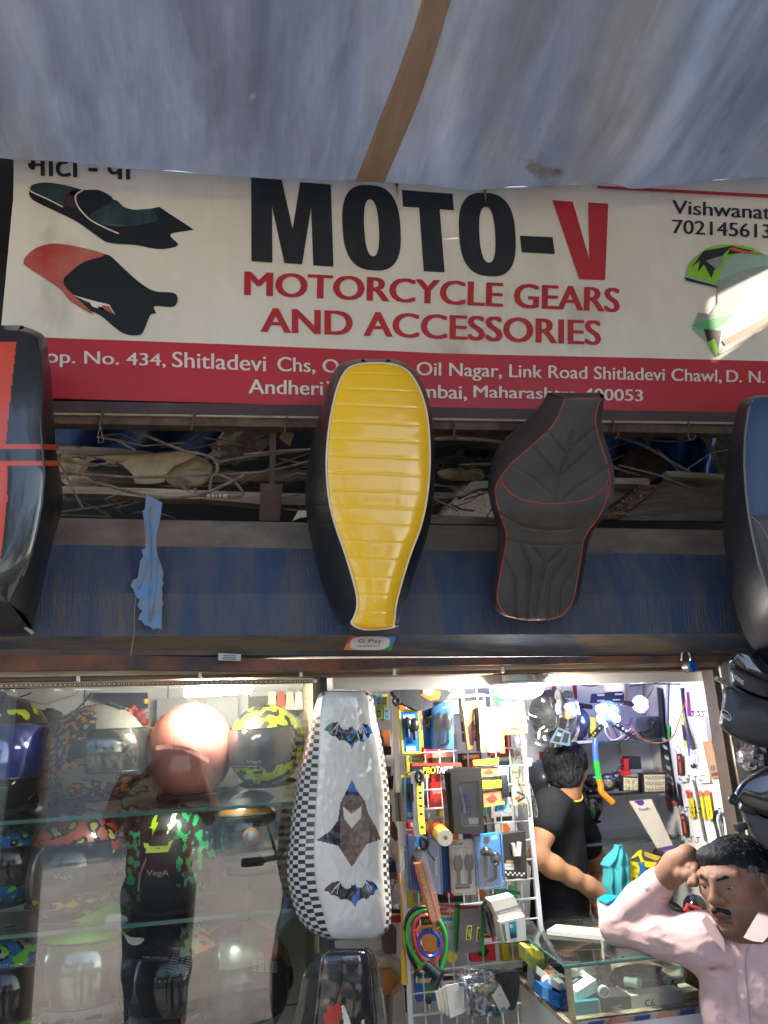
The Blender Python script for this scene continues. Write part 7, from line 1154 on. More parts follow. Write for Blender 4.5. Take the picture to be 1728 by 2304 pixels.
strap('blue strap behind the purple cord', [(292, 860), (300, 960), (310, 1070)], 20, C(60, 75, 170)); strap('orange strap beside the blue strap', [(318, 880), (326, 940), (330, 1010)], 16, ORANGE)
strap('lower black strap hanging beside the red key tag', [(205, 1320), (215, 1420), (232, 1530)], 26, DARK); strap('grey cord strap down the middle of the side board', [(345, 1290), (380, 1450), (415, 1650), (455, 1850)], 20, C(125, 115, 100), n=8)
pc = root('purple_cord', 'black cord with a purple sheath and a chain of rings on the side board', 'cord', bp((370, 1180)))
MB().tube(spline([bp(p, .012) for p in [(262, 440), (275, 600), (300, 760), (340, 900), (372, 1000)]], 6), .0062, BLACK, 9).build('cord', pc); MB().tube(spline([bp(p, .008) for p in [(285, 480), (300, 580), (312, 700)]], 6), .0065, C(150, 60, 150, .3), 9).build('sheath', pc)
mb = MB()
for i in range(14): p = bp((355+(i % 3)*14, 1020+i*9), .014); mb.tube([p+V((.004*math.cos(a), 0, .005*math.sin(a))) for a in np.linspace(0, 5.5, 8)], .0012, STEEL, 5, closed=True)
mb.build('chain', pc); mb = MB(); mb.ball(bp((366, 1158), .012), .0085, BLACK, 16, 10); mb.build('black_bead', pc)
for pts, lab in (([(200, 1050), (252, 1045), (262, 1238), (215, 1245)], 'upper dark red key tag with an orange dot'), ([(232, 1605), (285, 1600), (308, 1795), (262, 1805)], 'lower dark red key tag with an orange dot')):
    q = [bp(p, .01) for p in pts]; t_ = (A-EYE).normalized()*.003; kt = root('key_tag', lab, 'key tag', q[3], 'key tags on the side board'); mb = MB(); mb.slab(q, t_, C(110, 35, 30)); at = lambda u, v: lerp(lerp(q[0], q[1], u), lerp(q[3], q[2], u), v)-t_*.25; c_ = at(.4, .18); mb.poly([at(.4+.22*math.cos(a), .18+.08*math.sin(a)) for a in np.linspace(0, 5.9, 14)], C(240, 140, 90)); mb.poly([at(.35, .38), at(.7, .36), at(.75, .9), at(.4, .92)], C(205, 110, 75)); mb.build('tag', kt)
    mb = MB(); p = lerp(q[0], q[1], .4); mb.tube([p+V((.008*math.cos(a), 0, .012+.012*math.sin(a))) for a in np.linspace(0, 5.8, 14)], .0016, STEEL, 6, closed=True); mb.build('ring', kt)
for pts, m_, lab in (([(452, 1440), (508, 1430), (542, 1640), (488, 1660)], YEL, 'large yellow price tag with black writing on the side board'), ([(306, 1465), (350, 1452), (375, 1628), (332, 1642)], YEL, 'small yellow price tag left of the grey cord'), ([(412, 1445), (440, 1440), (470, 1645), (445, 1650)], YEL, 'narrow yellow tag behind the large yellow tag'), ([(278, 1385), (322, 1378), (335, 1450), (296, 1458)], C(245, 110, 80), 'orange key fob above the small yellow tag'), ([(455, 1385), (505, 1380), (508, 1430), (455, 1438)], C(240, 120, 90), 'orange key fob above the large yellow tag'), ([(400, 1390), (432, 1385), (440, 1440), (408, 1445)], C(240, 130, 100), 'orange key fob above the narrow yellow tag'), ([(455, 700), (495, 695), (530, 910), (490, 935)], C(160, 155, 150), 'grey clear packet high on the side board'), ([(440, 935), (525, 925), (600, 1260), (515, 1275)], C(190, 140, 100), 'copper-coloured carded keyring at the board’s right edge'), ([(225, 1255), (300, 1250), (300, 1300), (232, 1310)], C(240, 235, 225), 'blank white card left of the hooks row'), ([(400, 1255), (505, 1250), (510, 1310), (405, 1318)], C(240, 235, 225), 'blank white card in the middle of the hooks row'), ([(330, 1920), (372, 1910), (390, 1990), (345, 2010)], C(245, 225, 50), 'yellow tag just above the man’s hair')):
    q = [bp(p, .009) for p in pts]; t_ = (A-EYE).normalized()*.002; at = lambda u, v: lerp(lerp(q[0], q[1], u), lerp(q[3], q[2], u), v)-t_*.3; mb = MB(); mb.slab(q, t_, m_)
    if 'writing' in lab or 'small yellow' in lab: mb.tube(spline([at(.55, .2), at(.4, .35), at(.7, .42), at(.35, .55), at(.65, .65), at(.4, .8), at(.75, .9)], 3), .0009, DARK, 4)
    if 'copper' in lab: mb.poly([at(.5+.3*math.cos(a), .75+.09*math.sin(a)) for a in np.linspace(0, 5.9, 14)], C(120, 105, 95)); mb.poly([at(.2, .88), at(.9, .86), at(.9, .96), at(.25, .97)], C(90, 75, 65))
    mb.thing('board_tag' if 'packet' not in lab else 'clear_packet', lab, 'tag' if 'packet' not in lab else 'packet', 'tags on the side board')
cb_ = root('carabiner', 'black and silver carabiner clip at the foot of the side board', 'carabiner', bp((600, 1850))); mb = MB(); mb.tube(spline([bp(p, .012) for p in [(575, 1590), (565, 1660), (590, 1760), (610, 1850), (640, 1840), (635, 1700), (610, 1590)]], 5, True), .005, BLACK, 8, closed=True); mb.build('body', cb_); mb = MB(); mb.tube([bp((608, 1560), .014), bp((638, 1700), .014), bp((648, 1830), .014)], .0035, STEEL, 7); mb.build('gate', cb_)
for i, p in enumerate([(345, 655), (400, 655), (440, 660), (240, 1245), (310, 1245), (370, 1255), (435, 1250), (240, 1530), (290, 1540), (350, 1545), (410, 1550), (330, 1815), (390, 1820), (215, 1800), (595, 1550)]):
    c_ = bp(p, .012); MB().tube([bp(p, 0), c_]+[c_+V((.006*math.sin(a), 0, -.007+.007*math.cos(a))) for a in np.linspace(.2, 4.4, 8)], .0014, DARK, 5).thing('board_hook', 'thin wire hook on the white side board, same as its neighbours', 'hook', 'wire hooks on the side board')
# padlock on the lintel
pk = root('padlock', 'steel padlock with a bright blue face hanging from the door lintel', 'padlock', PY(r2(290, 320), 1.93))
a = PY(r2(268, 250), 1.95); MB().lathe(a, (.18, -1, .02), [(.001, 0), (.0165, 0), (.0165, .022), (.014, .024)], M('worn_steel', (.2, .18, .17), .4, .9), 24).build('body', pk); MB().lathe(a+V((.18, -1, .02)).normalized()*.0245, (.18, -1, .02), [(.014, 0), (.012, .002), (.001, .0025)], C(20, 110, 195, .35), 24).build('blue_face', pk)
MB().tube(spline([PY(r2(*p), 1.945) for p in [(222, 190), (218, 140), (240, 105), (280, 115), (305, 190)]], 6), .0035, STEEL, 8).build('shackle', pk)
# ---------------------------------------------------------------- motorcycle top boxes at the right edge
TBK = M('black_box_plastic', (.022, .023, .028), .38, 0, (.035, .035, .04), 20, bump=.1, bs=120)
t1 = root('top_box', 'black top box with a grey lip strip and white lettering hanging at the right edge', 'top box', PY(r2(800, 990), 1.8), 'top boxes at the right edge')
def sl(k, pts, y, th, mat, nm, rt, sm=3):
    q = spline(px(k, pts, y), sm, True); c_ = sum(q, V((0, 0, 0)))/len(q); n = len(q); back = V((th*.85, th, 0)); L_ = [[p+back for p in q], [p+back*.04 for p in q]]+[[lerp(p, c_, t)+V((0, -o_, 0)) for p in q] for t, o_ in ((.015, .008), (.045, .014), (.08, .016))]; mb = MB()
    mb.add([p for l in L_ for p in l], [(j*n+i, j*n+(i+1) % n, (j+1)*n+(i+1) % n, (j+1)*n+i) for j in range(len(L_)-1) for i in range(n)]+[tuple(range(n-1, -1, -1)), tuple((len(L_)-1)*n+i for i in range(n))], mat); mb.build(nm, rt, 60)
sl(r2, [(610, 430), (590, 560), (562, 740), (566, 790), (620, 850), (720, 915), (850, 965), (1020, 1005), (1400, 1040), (1500, 700), (1300, 560), (1000, 560), (800, 500)], 1.74, .24, TBK, 'body', t1)
sl(r2, [(655, 260), (662, 350), (690, 420), (850, 500), (1000, 540), (1300, 560), (1330, 420), (1020, 400), (850, 340), (720, 270)], 1.755, .22, TBK, 'collar', t1)
sl(r2, [(648, 178), (690, 112), (740, 92), (790, 110), (850, 190), (920, 290), (1020, 335), (1300, 380), (1300, 430), (1020, 395), (850, 330), (730, 260), (660, 215)], 1.735, .25, HB, 'lid', t1)
MB().tube(spline([PY(r2(*p), 1.735) for p in [(540, 350), (600, 385), (700, 450), (800, 510), (900, 550), (1020, 585), (1250, 610)]], 6), .0095, M('scuffed_grey_strip', (.25, .25, .25), .4, .2, (.05, .05, .05), 30), 10, flat=.6).build('lip_strip', t1)
mb = MB(); mb.text('ROADKING', px(r2, [(672, 290), (796, 378), (784, 416), (664, 322)], 1.715), C(225, 225, 215), (0, 0, 0), .1); mb.build('lettering', t1)
mb = MB(); mb.slab(px(r2, [(585, 655), (600, 638), (640, 655), (672, 690), (680, 730), (665, 748), (625, 725), (592, 690)], 1.702), (0, .002, 0), C(225, 215, 210)); mb.poly(px(r2, [(592, 662), (605, 650), (638, 666), (664, 695), (668, 728), (630, 710), (600, 685)], 1.7012), C(60, 25, 28)); mb.text('AERO', px(r2, [(600, 668), (655, 700), (652, 716), (598, 684)], 1.7005), WHITE, (0, 0, 0), .1); mb.build('badge', t1)
t2 = root('top_box', 'glossy lidded black top box, lower one at the right edge', 'top box', PY(r2(850, 1850), 1.7), 'top boxes at the right edge')
sl(r2, [(690, 1440), (725, 1370), (780, 1300), (860, 1250), (1016, 1180), (1400, 1080), (1450, 1750), (1200, 1700), (1016, 1640), (850, 1570), (730, 1490)], 1.66, .24, HB, 'lid', t2)
sl(r2, [(735, 1510), (850, 1580), (1016, 1650), (1420, 1760), (1400, 2150), (1100, 2010), (960, 1900), (880, 1830), (800, 1690)], 1.675, .22, M('dark_grey_box_plastic', (.05, .05, .055), .5), 'body', t2)
mb = MB(); mb.tube(spline([PY(r2(*p), 1.65) for p in [(668, 1470), (690, 1440), (722, 1450), (715, 1490), (685, 1500)]], 5, True), .005, BLACK, 7, closed=True); mb.obox(PY(r2(830, 1560), 1.655), ((.9, 0, -.35), (0, 1, 0), (.35, 0, .9)), (.02, .006, .008), BLACK, .003); mb.obox(PY(r2(765, 1720), 1.66), ((1, 0, .2), (0, 1, 0), (-.2, 0, 1)), (.012, .01, .008), BLACK, .003); mb.build('latch', t2)
mb = MB(); mb.ball(PY(r2(950, 1090), 1.9), 1, M('crinkled_foil_wrap', (.4, .4, .42), .2, .6, (.1, .03, .03), 8, bump=.8, bs=30), 30, 18, None, lambda d: V((d.x*.06, d.y*.04, d.z*.04))*(1+.25*nz(d, 5))); mb.thing('foil_parcel', 'crinkled shiny wrapped parcel between the two top boxes', 'parcel')
# ---------------------------------------------------------------- people: smooth bodies from blended volumes
from mathutils.bvhtree import BVHTree
class SDF:
    def __init__(s, lo, hi, h):
        s.h = h; s.lo = np.array(lo, float); n = np.ceil((np.array(hi)-s.lo)/h).astype(int)+1
        s.ax = [(s.lo[i]+np.arange(n[i])*h).astype(np.float32) for i in range(3)]; s.F = np.full(n, .5, np.float32)
    def sub(s, a, b):
        sl = [];
        for i in range(3):
            i0 = max(0, int((a[i]-s.lo[i])/s.h)); i1 = min(len(s.ax[i]), int((b[i]-s.lo[i])/s.h)+2)
            if i1 <= i0: return None
            sl.append(slice(i0, i1))
        return tuple(sl)
    def put(s, sl, d, k, op):
        f = s.F[sl]
        if op == 'u': h = np.maximum(k-np.abs(f-d), 0)/k; s.F[sl] = np.minimum(f, d)-h*h*k*.25
        else: d = -d; h = np.maximum(k-np.abs(f-d), 0)/k; s.F[sl] = np.maximum(f, d)+h*h*k*.25
    def pts(s, sl): return np.meshgrid(s.ax[0][sl[0]], s.ax[1][sl[1]], s.ax[2][sl[2]], indexing='ij')
    def cap(s, a, b, ra, rb=None, k=.02, op='u'):
        rb = ra if rb is None else rb; a = np.array(a, np.float32); b = np.array(b, np.float32); p = max(ra, rb)+k+2*s.h+.012
        sl = s.sub(np.minimum(a, b)-p, np.maximum(a, b)+p)
        if sl is None: return
        x, y, z = s.pts(sl); d = b-a; L = float(d@d)+1e-9; t = np.clip(((x-a[0])*d[0]+(y-a[1])*d[1]+(z-a[2])*d[2])/L, 0, 1)
        s.put(sl, np.sqrt((x-a[0]-t*d[0])**2+(y-a[1]-t*d[1])**2+(z-a[2]-t*d[2])**2)-(ra+(rb-ra)*t), k, op)
    def chain(s, P, r, k=.02, op='u'):
        for i in range(len(P)-1): s.cap(P[i], P[i+1], r[i], r[i+1], k, op)
    def ell(s, c, r, ax=None, k=.02, op='u'):
        c = np.array(c, np.float32); A_ = np.array(ax if ax is not None else np.eye(3), np.float32); p = max(r)+k+2*s.h+.012; sl = s.sub(c-p, c+p)
        if sl is None: return
        x, y, z = s.pts(sl); x = x-c[0]; y = y-c[1]; z = z-c[2]; q = [(A_[i][0]*x+A_[i][1]*y+A_[i][2]*z) for i in range(3)]
        k0 = np.sqrt(sum((q[i]/r[i])**2 for i in range(3)))+1e-6; k1 = np.sqrt(sum((q[i]/r[i]**2)**2 for i in range(3)))+1e-6
        s.put(sl, k0*(k0-1)/k1, k, op)
    def half(s, c, n, k=.01):      # keep the side the normal points away from
        x, y, z = np.meshgrid(*s.ax, indexing='ij'); s.put(tuple(slice(0, len(a)) for a in s.ax), -((x-c[0])*n[0]+(y-c[1])*n[1]+(z-c[2])*n[2]), k, 's')
    def mesh(s):
        F = s.F; F[0], F[-1], F[:, 0], F[:, -1], F[:, :, 0], F[:, :, -1] = (.5,)*6
        I = F < 0; nx, ny, nz_ = F.shape; c = np.zeros((nx-1, ny-1, nz_-1), np.int8)
        for i in (0, 1):
            for j in (0, 1):
                for k in (0, 1): c += I[i:nx-1+i, j:ny-1+j, k:nz_-1+k]
        cells = np.argwhere((c > 0) & (c < 8)); idx = -np.ones(c.shape, np.int64); idx[tuple(cells.T)] = np.arange(len(cells)); acc = np.zeros((len(cells), 3)); cnt = np.zeros(len(cells))
        cor = [(i, j, k) for i in (0, 1) for j in (0, 1) for k in (0, 1)]
        for a in cor:
            for ax in range(3):
                if a[ax]: continue
                b = list(a); b[ax] = 1; fa = F[tuple((cells+np.array(a)).T)]; fb = F[tuple((cells+np.array(b)).T)]; m = (fa < 0) != (fb < 0); t = np.where(m, fa/(fa-fb+1e-12), 0); p = cells+np.array(a, float); p[:, ax] += t; acc[m] += p[m]; cnt[m] += 1
        vs_ = acc/np.maximum(cnt, 1)[:, None]*s.h+s.lo; fs_ = []
        for ax in range(3):
            o = [i for i in range(3) if i != ax]; sl = [slice(1, -1)]*3; s0 = [slice(1, n-1) for n in F.shape]; s1_ = list(s0); s0[ax] = slice(0, F.shape[ax]-1); s1_[ax] = slice(1, F.shape[ax])
            m = np.argwhere(I[tuple(s0)] != I[tuple(s1_)]); 
            if not len(m): continue
            off = np.array([0 if i == ax else 1 for i in range(3)]); g = m+off; flip = I[tuple(g.T)]
            def cell(d1, d2): q = g.copy(); q[:, o[0]] -= d1; q[:, o[1]] -= d2; return idx[tuple(q.T)]
            f = np.stack([cell(1, 1), cell(0, 1), cell(0, 0), cell(1, 0)], 1); f = np.where((flip if ax != 1 else ~flip)[:, None], f, f[:, ::-1]); fs_.append(f[(f >= 0).all(1)])
        fs_ = np.concatenate(fs_)
        # relax once so the surface has no grid steps
        for _ in range(2):
            a = np.zeros_like(vs_); n = np.zeros(len(vs_))
            for i in range(4): u, v = fs_[:, i], fs_[:, (i+1) % 4]; np.add.at(a, u, vs_[v]); np.add.at(n, u, 1); np.add.at(a, v, vs_[u]); np.add.at(n, v, 1)
            vs_ = vs_*.5+a/np.maximum(n, 1)[:, None]*.5
        return vs_, fs_
    def into(s, mb, mat, wr=None):
        v, f = s.mesh()
        if wr: v = np.array([wr(V(p)) for p in v])
        mm = mat
        if callable(mat): cc = v[f].mean(1); ms = [mat(V(p)) for p in cc]; o = len(mb.v); mb.v += [V(p) for p in v]; mb.f += [tuple(int(o+i) for i in q) for q in f]; mb.m += [mb.mi(m) for m in ms]; return
        mb.add([V(p) for p in v], [tuple(int(i) for i in q) for q in f], mat)
def skin(name, c, c2): 
    m = M(name, c, .62, 0, c2, 22, spec=.3, lo=.35, hi=.75, bump=.12, bs=220); b = m.node_tree.nodes['Principled BSDF']; b.inputs['Subsurface Weight'].default_value = .06; b.inputs['Subsurface Radius'].default_value = (.01, .004, .002); return m
HAIR = M('black_hair', (.008, .008, .009), .6, 0, (.016, .016, .018), 60, stretch=(1, 1, .25), bump=.6, bs=120, spec=.2); GREYH = M('greying_hair', (.03, .03, .032), .55, 0, (.16, .155, .15), 90, lo=.45, hi=.62, stretch=(1, 1, .35), bump=.6, bs=140, spec=.2)
def finger(S, P, r, k=.006): S.chain(P, r, k)
# ---- the man leaning on the counter
MS = skin('man_skin', (.25, .125, .078), (.19, .092, .057)); MST = skin('man_stubble_skin', (.21, .108, .070), (.16, .084, .056)); LIPC = skin('man_lip_skin', (.15, .07, .055), (.12, .055, .045))
man = root('person', 'man in a pale pink shirt resting his head on his fist, elbow on the counter', 'person', (1.2, 1.62, .12))
f_ = V((-.90, -.42, -.12)).normalized(); u_ = V((-.06, .06, 1)); u_ = (u_-f_*u_.dot(f_)).normalized(); l_ = u_.cross(f_).normalized()   # forward, up, his left
HC = PY((1656, 1969), 1.80)
HS_ = .0098
def hp(x, y, z): return HC + (l_*x + f_*y + u_*z)*HS_          # head coordinates in "cm": x his left, y forward, z up
AXH = (tuple(l_), tuple(f_), tuple(u_))
def hloc(p): d = p-HC; return d.dot(l_)/HS_, d.dot(f_)/HS_, d.dot(u_)/HS_
S = SDF(HC-V((.16, .16, .23)), HC+V((.16, .17, .15)), .0024)
def he(x, y, z, a, b, c, k=1.5, op='u'): S.ell(hp(x, y, z), (a*HS_, b*HS_, c*HS_), AXH, k*HS_, op)
def hc(a, b, ra, rb, k=1., op='u'): S.cap(hp(*a), hp(*b), ra*HS_, rb*HS_, k*HS_, op)
he(0, -1.4, 1.6, 7.2, 8.8, 6.0); he(0, 2.6, -2.8, 6.3, 6.6, 8.2, 3); he(0, 2.8, -7.4, 5.7, 5.6, 3.9, 3); he(0, 7.2, -9.7, 2.4, 1.7, 1.7, 2)
for sx in (-1, 1):
    he(sx*4.1, 5.4, -1.9, 2.5, 2.3, 1.9, 2); he(sx*5.0, 1.5, -6.5, 1.7, 3.5, 2.6, 2.5); hc((sx*1.2, 8.5, 1.9), (sx*4.8, 6.9, 1.9), .85, .7, 1.6)
    he(sx*3.1, 9.6, -.2, 1.8, 1.5, 1.25, 1.2, 's'); he(sx*3.15, 7.0, -.3, 1.75, 1.35, 1.25, .5); hc((sx*1.75, 8.1, .35), (sx*4.6, 7.2, .25), .38, .34, .6); hc((sx*1.95, 8.0, -1.15), (sx*4.3, 7.2, -1.2), .25, .25, .8); hc((sx*2.1, 9.1, -.42), (sx*4.35, 8.1, -.5), .5, .42, .25, 's')
    he(sx*1.35, 9.6, -3.0, 1.0, 1.1, .85, .7); he(sx*.7, 10.4, -3.55, .33, .5, .3, .3, 's'); hc((sx*1.9, 9.1, -3.4), (sx*3.4, 7.6, -6.6), .28, .25, .8, 's')
    S.ell(hp(sx*7.3, -.8, -1.0), (.9*HS_, 2.0*HS_, 3.3*HS_), AXH, .5*HS_); S.ell(hp(sx*8.1, -.2, -.6), (.5*HS_, 1.1*HS_, 2.1*HS_), AXH, .5*HS_, 's'); S.ell(hp(sx*7.2, .5, -3.6), (.6*HS_, .9*HS_, .9*HS_), AXH, .6*HS_)
hc((0, 8.6, 1.2), (0, 10.6, -2.3), .75, 1.1, 1.2); he(0, 10.5, -2.6, 1.2, 1.05, .95, .8)
he(0, 8.0, -5.6, 3.0, 1.6, 1.5, 1.8); hc((-1.9, 8.5, -6.3), (1.9, 8.5, -6.3), .5, .5, .5); hc((-1.7, 8.5, -7.35), (1.7, 8.5, -7.35), .62, .62, .7); hc((-2.4, 9.2, -6.85), (2.4, 9.2, -6.85), .22, .22, .35, 's'); hc((-1.4, 9.1, -8.4), (1.4, 9.1, -8.4), .3, .3, .8, 's')
hc((-.3, 9.2, 2.6), (-.3, 9.2, 4.2), .12, .1, .5, 's'); hc((.5, 9.2, 2.4), (.6, 9.2, 3.8), .12, .1, .5, 's')
he(0, 1.5, -11.4, 4.8, 4.8, 2.6, 2.5); S.cap(hp(0, -1.5, -7), hp(0, -3.5, -18), 5.9*HS_, 6.4*HS_, 2.5*HS_)
def mskin(p):
    x, y, z = hloc(p)
    if abs(x) < 2.2 and y > 7.9 and -7.9 < z < -5.9: return LIPC
    if z < -5.0 and y > 1.0 and z > -11.5 and (abs(x) > 3.0 or z < -8.2 or z > -6) and not (y < 5.5 and z > -7.5): return MST
    return MS
mb = MB(); S.into(mb, mskin)
# forearm, fist against the temple
EL = PY((1392, 2096), 2.05); EL.z = max(EL.z, cz+.042); WR = PY((1496, 1975), 1.93); KN = PY((1546, 1926), 1.875)
S2 = SDF(V((min(EL.x, WR.x, KN.x)-.1, 1.75, 1.0)), V((1.2, 2.15, 1.45)), .0026)
S2.chain([EL, lerp(EL, WR, .3), lerp(EL, WR, .85), WR], [.022, .022, .023, .026], .02); hd = (KN-WR).normalized(); hr = (PY((1575, 1985), 1.875)-PY((1530, 1915), 1.875)).normalized(); hn = hd.cross(hr).normalized()
S2.chain([WR, lerp(WR, KN, .45), KN], [.027, .03, .027], .02); S2.ell(lerp(WR, KN, .72), (.028, .031, .017), (tuple(hd), tuple(hr), tuple(hn)), .015)
KP = [PY(km(*p), y) for p, y in (((872, 335), 1.875), ((905, 405), 1.862), ((918, 475), 1.852), ((908, 545), 1.848))]
MP = [PY(km(*p), y) for p, y in (((962, 415), 1.86), ((978, 475), 1.848), ((980, 535), 1.84), ((960, 588), 1.838))]
TP_ = [PY(km(*p), y) for p, y in (((955, 510), 1.835), ((968, 572), 1.828), ((955, 632), 1.824), ((912, 632), 1.83))]
for i in range(4): finger(S2, [lerp(WR, KP[i], .62), KP[i], MP[i], TP_[i]], [.0095, .0112, .0102, .0086], .003)
finger(S2, [lerp(WR, KN, .25)+hr*.02, PY(km(820, 540), 1.87), PY(km(880, 560), 1.855), PY(km(915, 575), 1.852)], [.013, .0125, .010, .0085], .008)
S2.into(mb, MS); 
# other arm and trunk under the shirt keep the body whole
NB_ = hp(0, -3.2, -15); SR = PY((1592, 2118), 1.86); SLd = (SR-NB_); SL = NB_ - SLd*1.0; SL.z = SR.z-.01; CH = (SR+SL)/2+V((.02, -.0, -.13)); sh_ax = (SR-SL).normalized(); fw_ = V((sh_ax.y, -sh_ax.x, 0)).normalized(); fw_ = fw_ if fw_.dot(f_) > 0 else -fw_
BXA = (tuple(sh_ax), tuple(fw_), (0, 0, 1)); BL = CH+V((.02, -.02, -.27)); HIP = BL+V((.02, -.03, -.17))
S3 = SDF(V((.8, 1.2, .5)), V((1.75, 2.2, 1.32)), .006); S3.ell(CH, (.16, .095, .17), BXA, .03); S3.ell(BL, (.14, .10, .2), BXA, .05); S3.chain([SR, lerp(SR, EL, .5), EL], [.04, .033, .027], .02); S3.cap(NB_, (SR+SL)/2, .055, .06, .04); LE = SL+V((.06, -.03, -.27)); S3.chain([SL, LE], [.045, .036], .03); LH = LE+V((-.12, -.10, -.14)); S3.chain([LE, LH], [.035, .026], .02)
S3.into(mb, MS); mb.build('body', man, 70)
# eyes, brows, moustache, hair
EW_ = M('eye_white', (.3, .26, .23), .2, coat=.5); IR = M('dark_brown_iris', (.02, .012, .008), .15, coat=1.)
for sx in (-1, 1):
    e = MB(); e.ball(hp(sx*3.15, 6.95, -.45), 1.22*HS_, EW_, 20, 14); e.ball(hp(sx*3.15-.2, 7.72, -.5), .7*HS_, IR, 16, 12); e.build('eye', man)
    b = SDF(hp(sx*3, 8, 2)-V((.05, .05, .04)), hp(sx*3, 8, 2)+V((.05, .05, .04)), .0018); b.chain([hp(sx*1.2, 9.25, 1.45), hp(sx*3.0, 8.65, 1.95), hp(sx*5.2, 6.9, 1.6)], [.0034, .0036, .002], .004); e = MB(); b.into(e, HAIR, lambda p: p+V((nz(p, 400), nz(p+V((5, 0, 0)), 400), nz(p+V((0, 5, 0)), 400)))*.0012); e.build('eyebrow', man)
b = SDF(hp(0, 8.5, -6)-V((.07, .07, .05)), hp(0, 8.5, -6)+V((.07, .07, .05)), .0018)
for sx in (-1, 1): b.chain([hp(sx*.3, 9.75, -4.9), hp(sx*1.7, 9.4, -5.3), hp(sx*3.2, 8.2, -6.5)], [.0045, .0058, .003], .004)
e = MB(); b.into(e, HAIR, lambda p: p+V((nz(p, 350), nz(p+V((5, 0, 0)), 350), nz(p+V((0, 5, 0)), 350)))*.0008); e.build('moustache', man)
b = SDF(HC-V((.17, .17, .12)), HC+V((.17, .17, .17)), .0026)
S_ = S; S = b; he(0, -1.7, 1.7, 7.8, 9.4, 6.5); he(0, -4.5, -2, 7.5, 6.3, 6.5, 2); he(-1.0, 4.2, 5.6, 4.8, 3.4, 2.2, 2)
he(0, 11.5, -2.4, 8.2, 6.2, 7.4, 1.2, 's'); he(0, 7.5, -7, 9.5, 8.2, 7.0, 1., 's'); he(7.6, -.6, -2.0, 1.6, 2.3, 3.6, .6, 's'); he(-7.6, -.6, -2.0, 1.6, 2.3, 3.6, .6, 's'); S = S_
def mh(p): x, y, z = hloc(p); return GREYH if z < 2.6+1.2*nz(p, 60) and abs(x) > 4 else HAIR
e = MB()
def comb(p):
    x, y, z = hloc(p); n = nz(V((x*1.6+y*.25, y*.35, z*.5)), 1.)+.6*nz(V((x*4+y*.6, y*.8, z*1.2)), 1.); d = (p-hp(0, -2, 2)).normalized(); return p+d*(n*.0016)
b.into(e, mh, comb); hro = e.build('hair', man, 60)
def strands(n, cen, rad, ax, ok, flow, L, seed, mats, w_=.0009):
    e = MB(); random.seed(seed); ax = [V(a) for a in ax]; k = 0
    while k < n:
        d = V((random.gauss(0, 1), random.gauss(0, 1), random.gauss(0, 1))).normalized()
        if not ok(d): continue
        k += 1; t = flow(d)+V((random.uniform(-.35, .35), random.uniform(-.35, .35), random.uniform(-.35, .35))); t = t-d*t.dot(d); t = t.normalized() if t.length > 1e-4 else d.orthogonal()
        l = random.uniform(.5, 1)*L; lift = random.uniform(.0, .05); P = []
        for i in range(5):
            q = (d+t*l*i/4).normalized(); g = .99+lift*math.sin(math.pi*i/4*.9)+.012*i/4; P.append(cen+ax[0]*q.x*rad[0]*g+ax[1]*q.y*rad[1]*g+ax[2]*q.z*rad[2]*g)
        e.tube(P, [w_*.6, w_, w_, w_*.7, w_*.25], mats[0] if random.random() < .85 or d.z > .45 else mats[1], 3)
    return e
e = strands(1700, hp(0, -1.7, 1.7), (7.85*HS_, 9.45*HS_, 6.55*HS_), AXH, lambda d: not (d.y > .45 and d.z < .6) and not (d.z < -.1 and d.y > -.2) and d.z > -.75, lambda d: V((.75, -.35, -.35 if abs(d.x) > .4 else .1)), .42, 21, (HAIR, GREYH))
e.build('hair_strands', hro)
# shirt: trunk, both sleeves, open neck, collar, cuff
PK_ = M('pale_pink_cotton', (.62, .40, .37), .8, 0, (.57, .36, .335), 5, bump=.12, bs=300, sheen=.2); PW = M('pink_collar_cotton', (.56, .385, .37), .8, 0, (.52, .355, .34), 6, bump=.1, bs=300)
S = SDF(V((.8, 1.15, .62)), V((1.8, 2.2, 1.36)), .0052)
S.ell(CH, (.178, .112, .185), BXA, .03); S.ell(BL, (.165, .125, .22), BXA, .06); S.chain([SR+V((0, 0, -.01)), lerp(SR, EL, .5), EL], [.060, .049, .043], .035); S.chain([EL, lerp(EL, WR, .5), lerp(EL, WR, .88)], [.0435, .045, .039], .02); S.chain([SL+V((0, 0, -.01)), LE, lerp(LE, LH, .9)], [.066, .055, .042], .03)
S.cap(NB_+V((0, 0, -.01)), SR, .062, .06, .04); S.cap(NB_+V((0, 0, -.01)), SL, .062, .06, .04)
S.cap(hp(0, -2, -8), hp(0, -2.2, -16.5), .060, .057, .012, 's'); [S.cap(PY(km(1315, 1110), 1.78-.03*i), PY(km(1345, 1400), 1.76-.03*i), .030, .004, .006, 's') for i in range(9)]; wd = (WR-EL).normalized(); pass
for a, b, r in ((SR+V((.0, -.07, -.05)), lerp(SR, EL, .45)+V((0, -.062, -.03)), .010), (SR+fw_*.08+V((.0, 0, -.06)), CH+fw_*.11+sh_ax*.02+V((0, 0, -.06)), .009), (SR+fw_*.06+V((.0, 0, -.10)), CH+fw_*.10+sh_ax*.09+V((0, 0, -.2)), .010), (CH+fw_*.115+sh_ax*.06, BL+fw_*.12+sh_ax*.03, .007), (EL+V((-.03, -.05, .02)), lerp(EL, WR, .5)+V((-.01, -.062, 0)), .007)): S.cap(a, b, r*.55, r*.3, .022, 's')
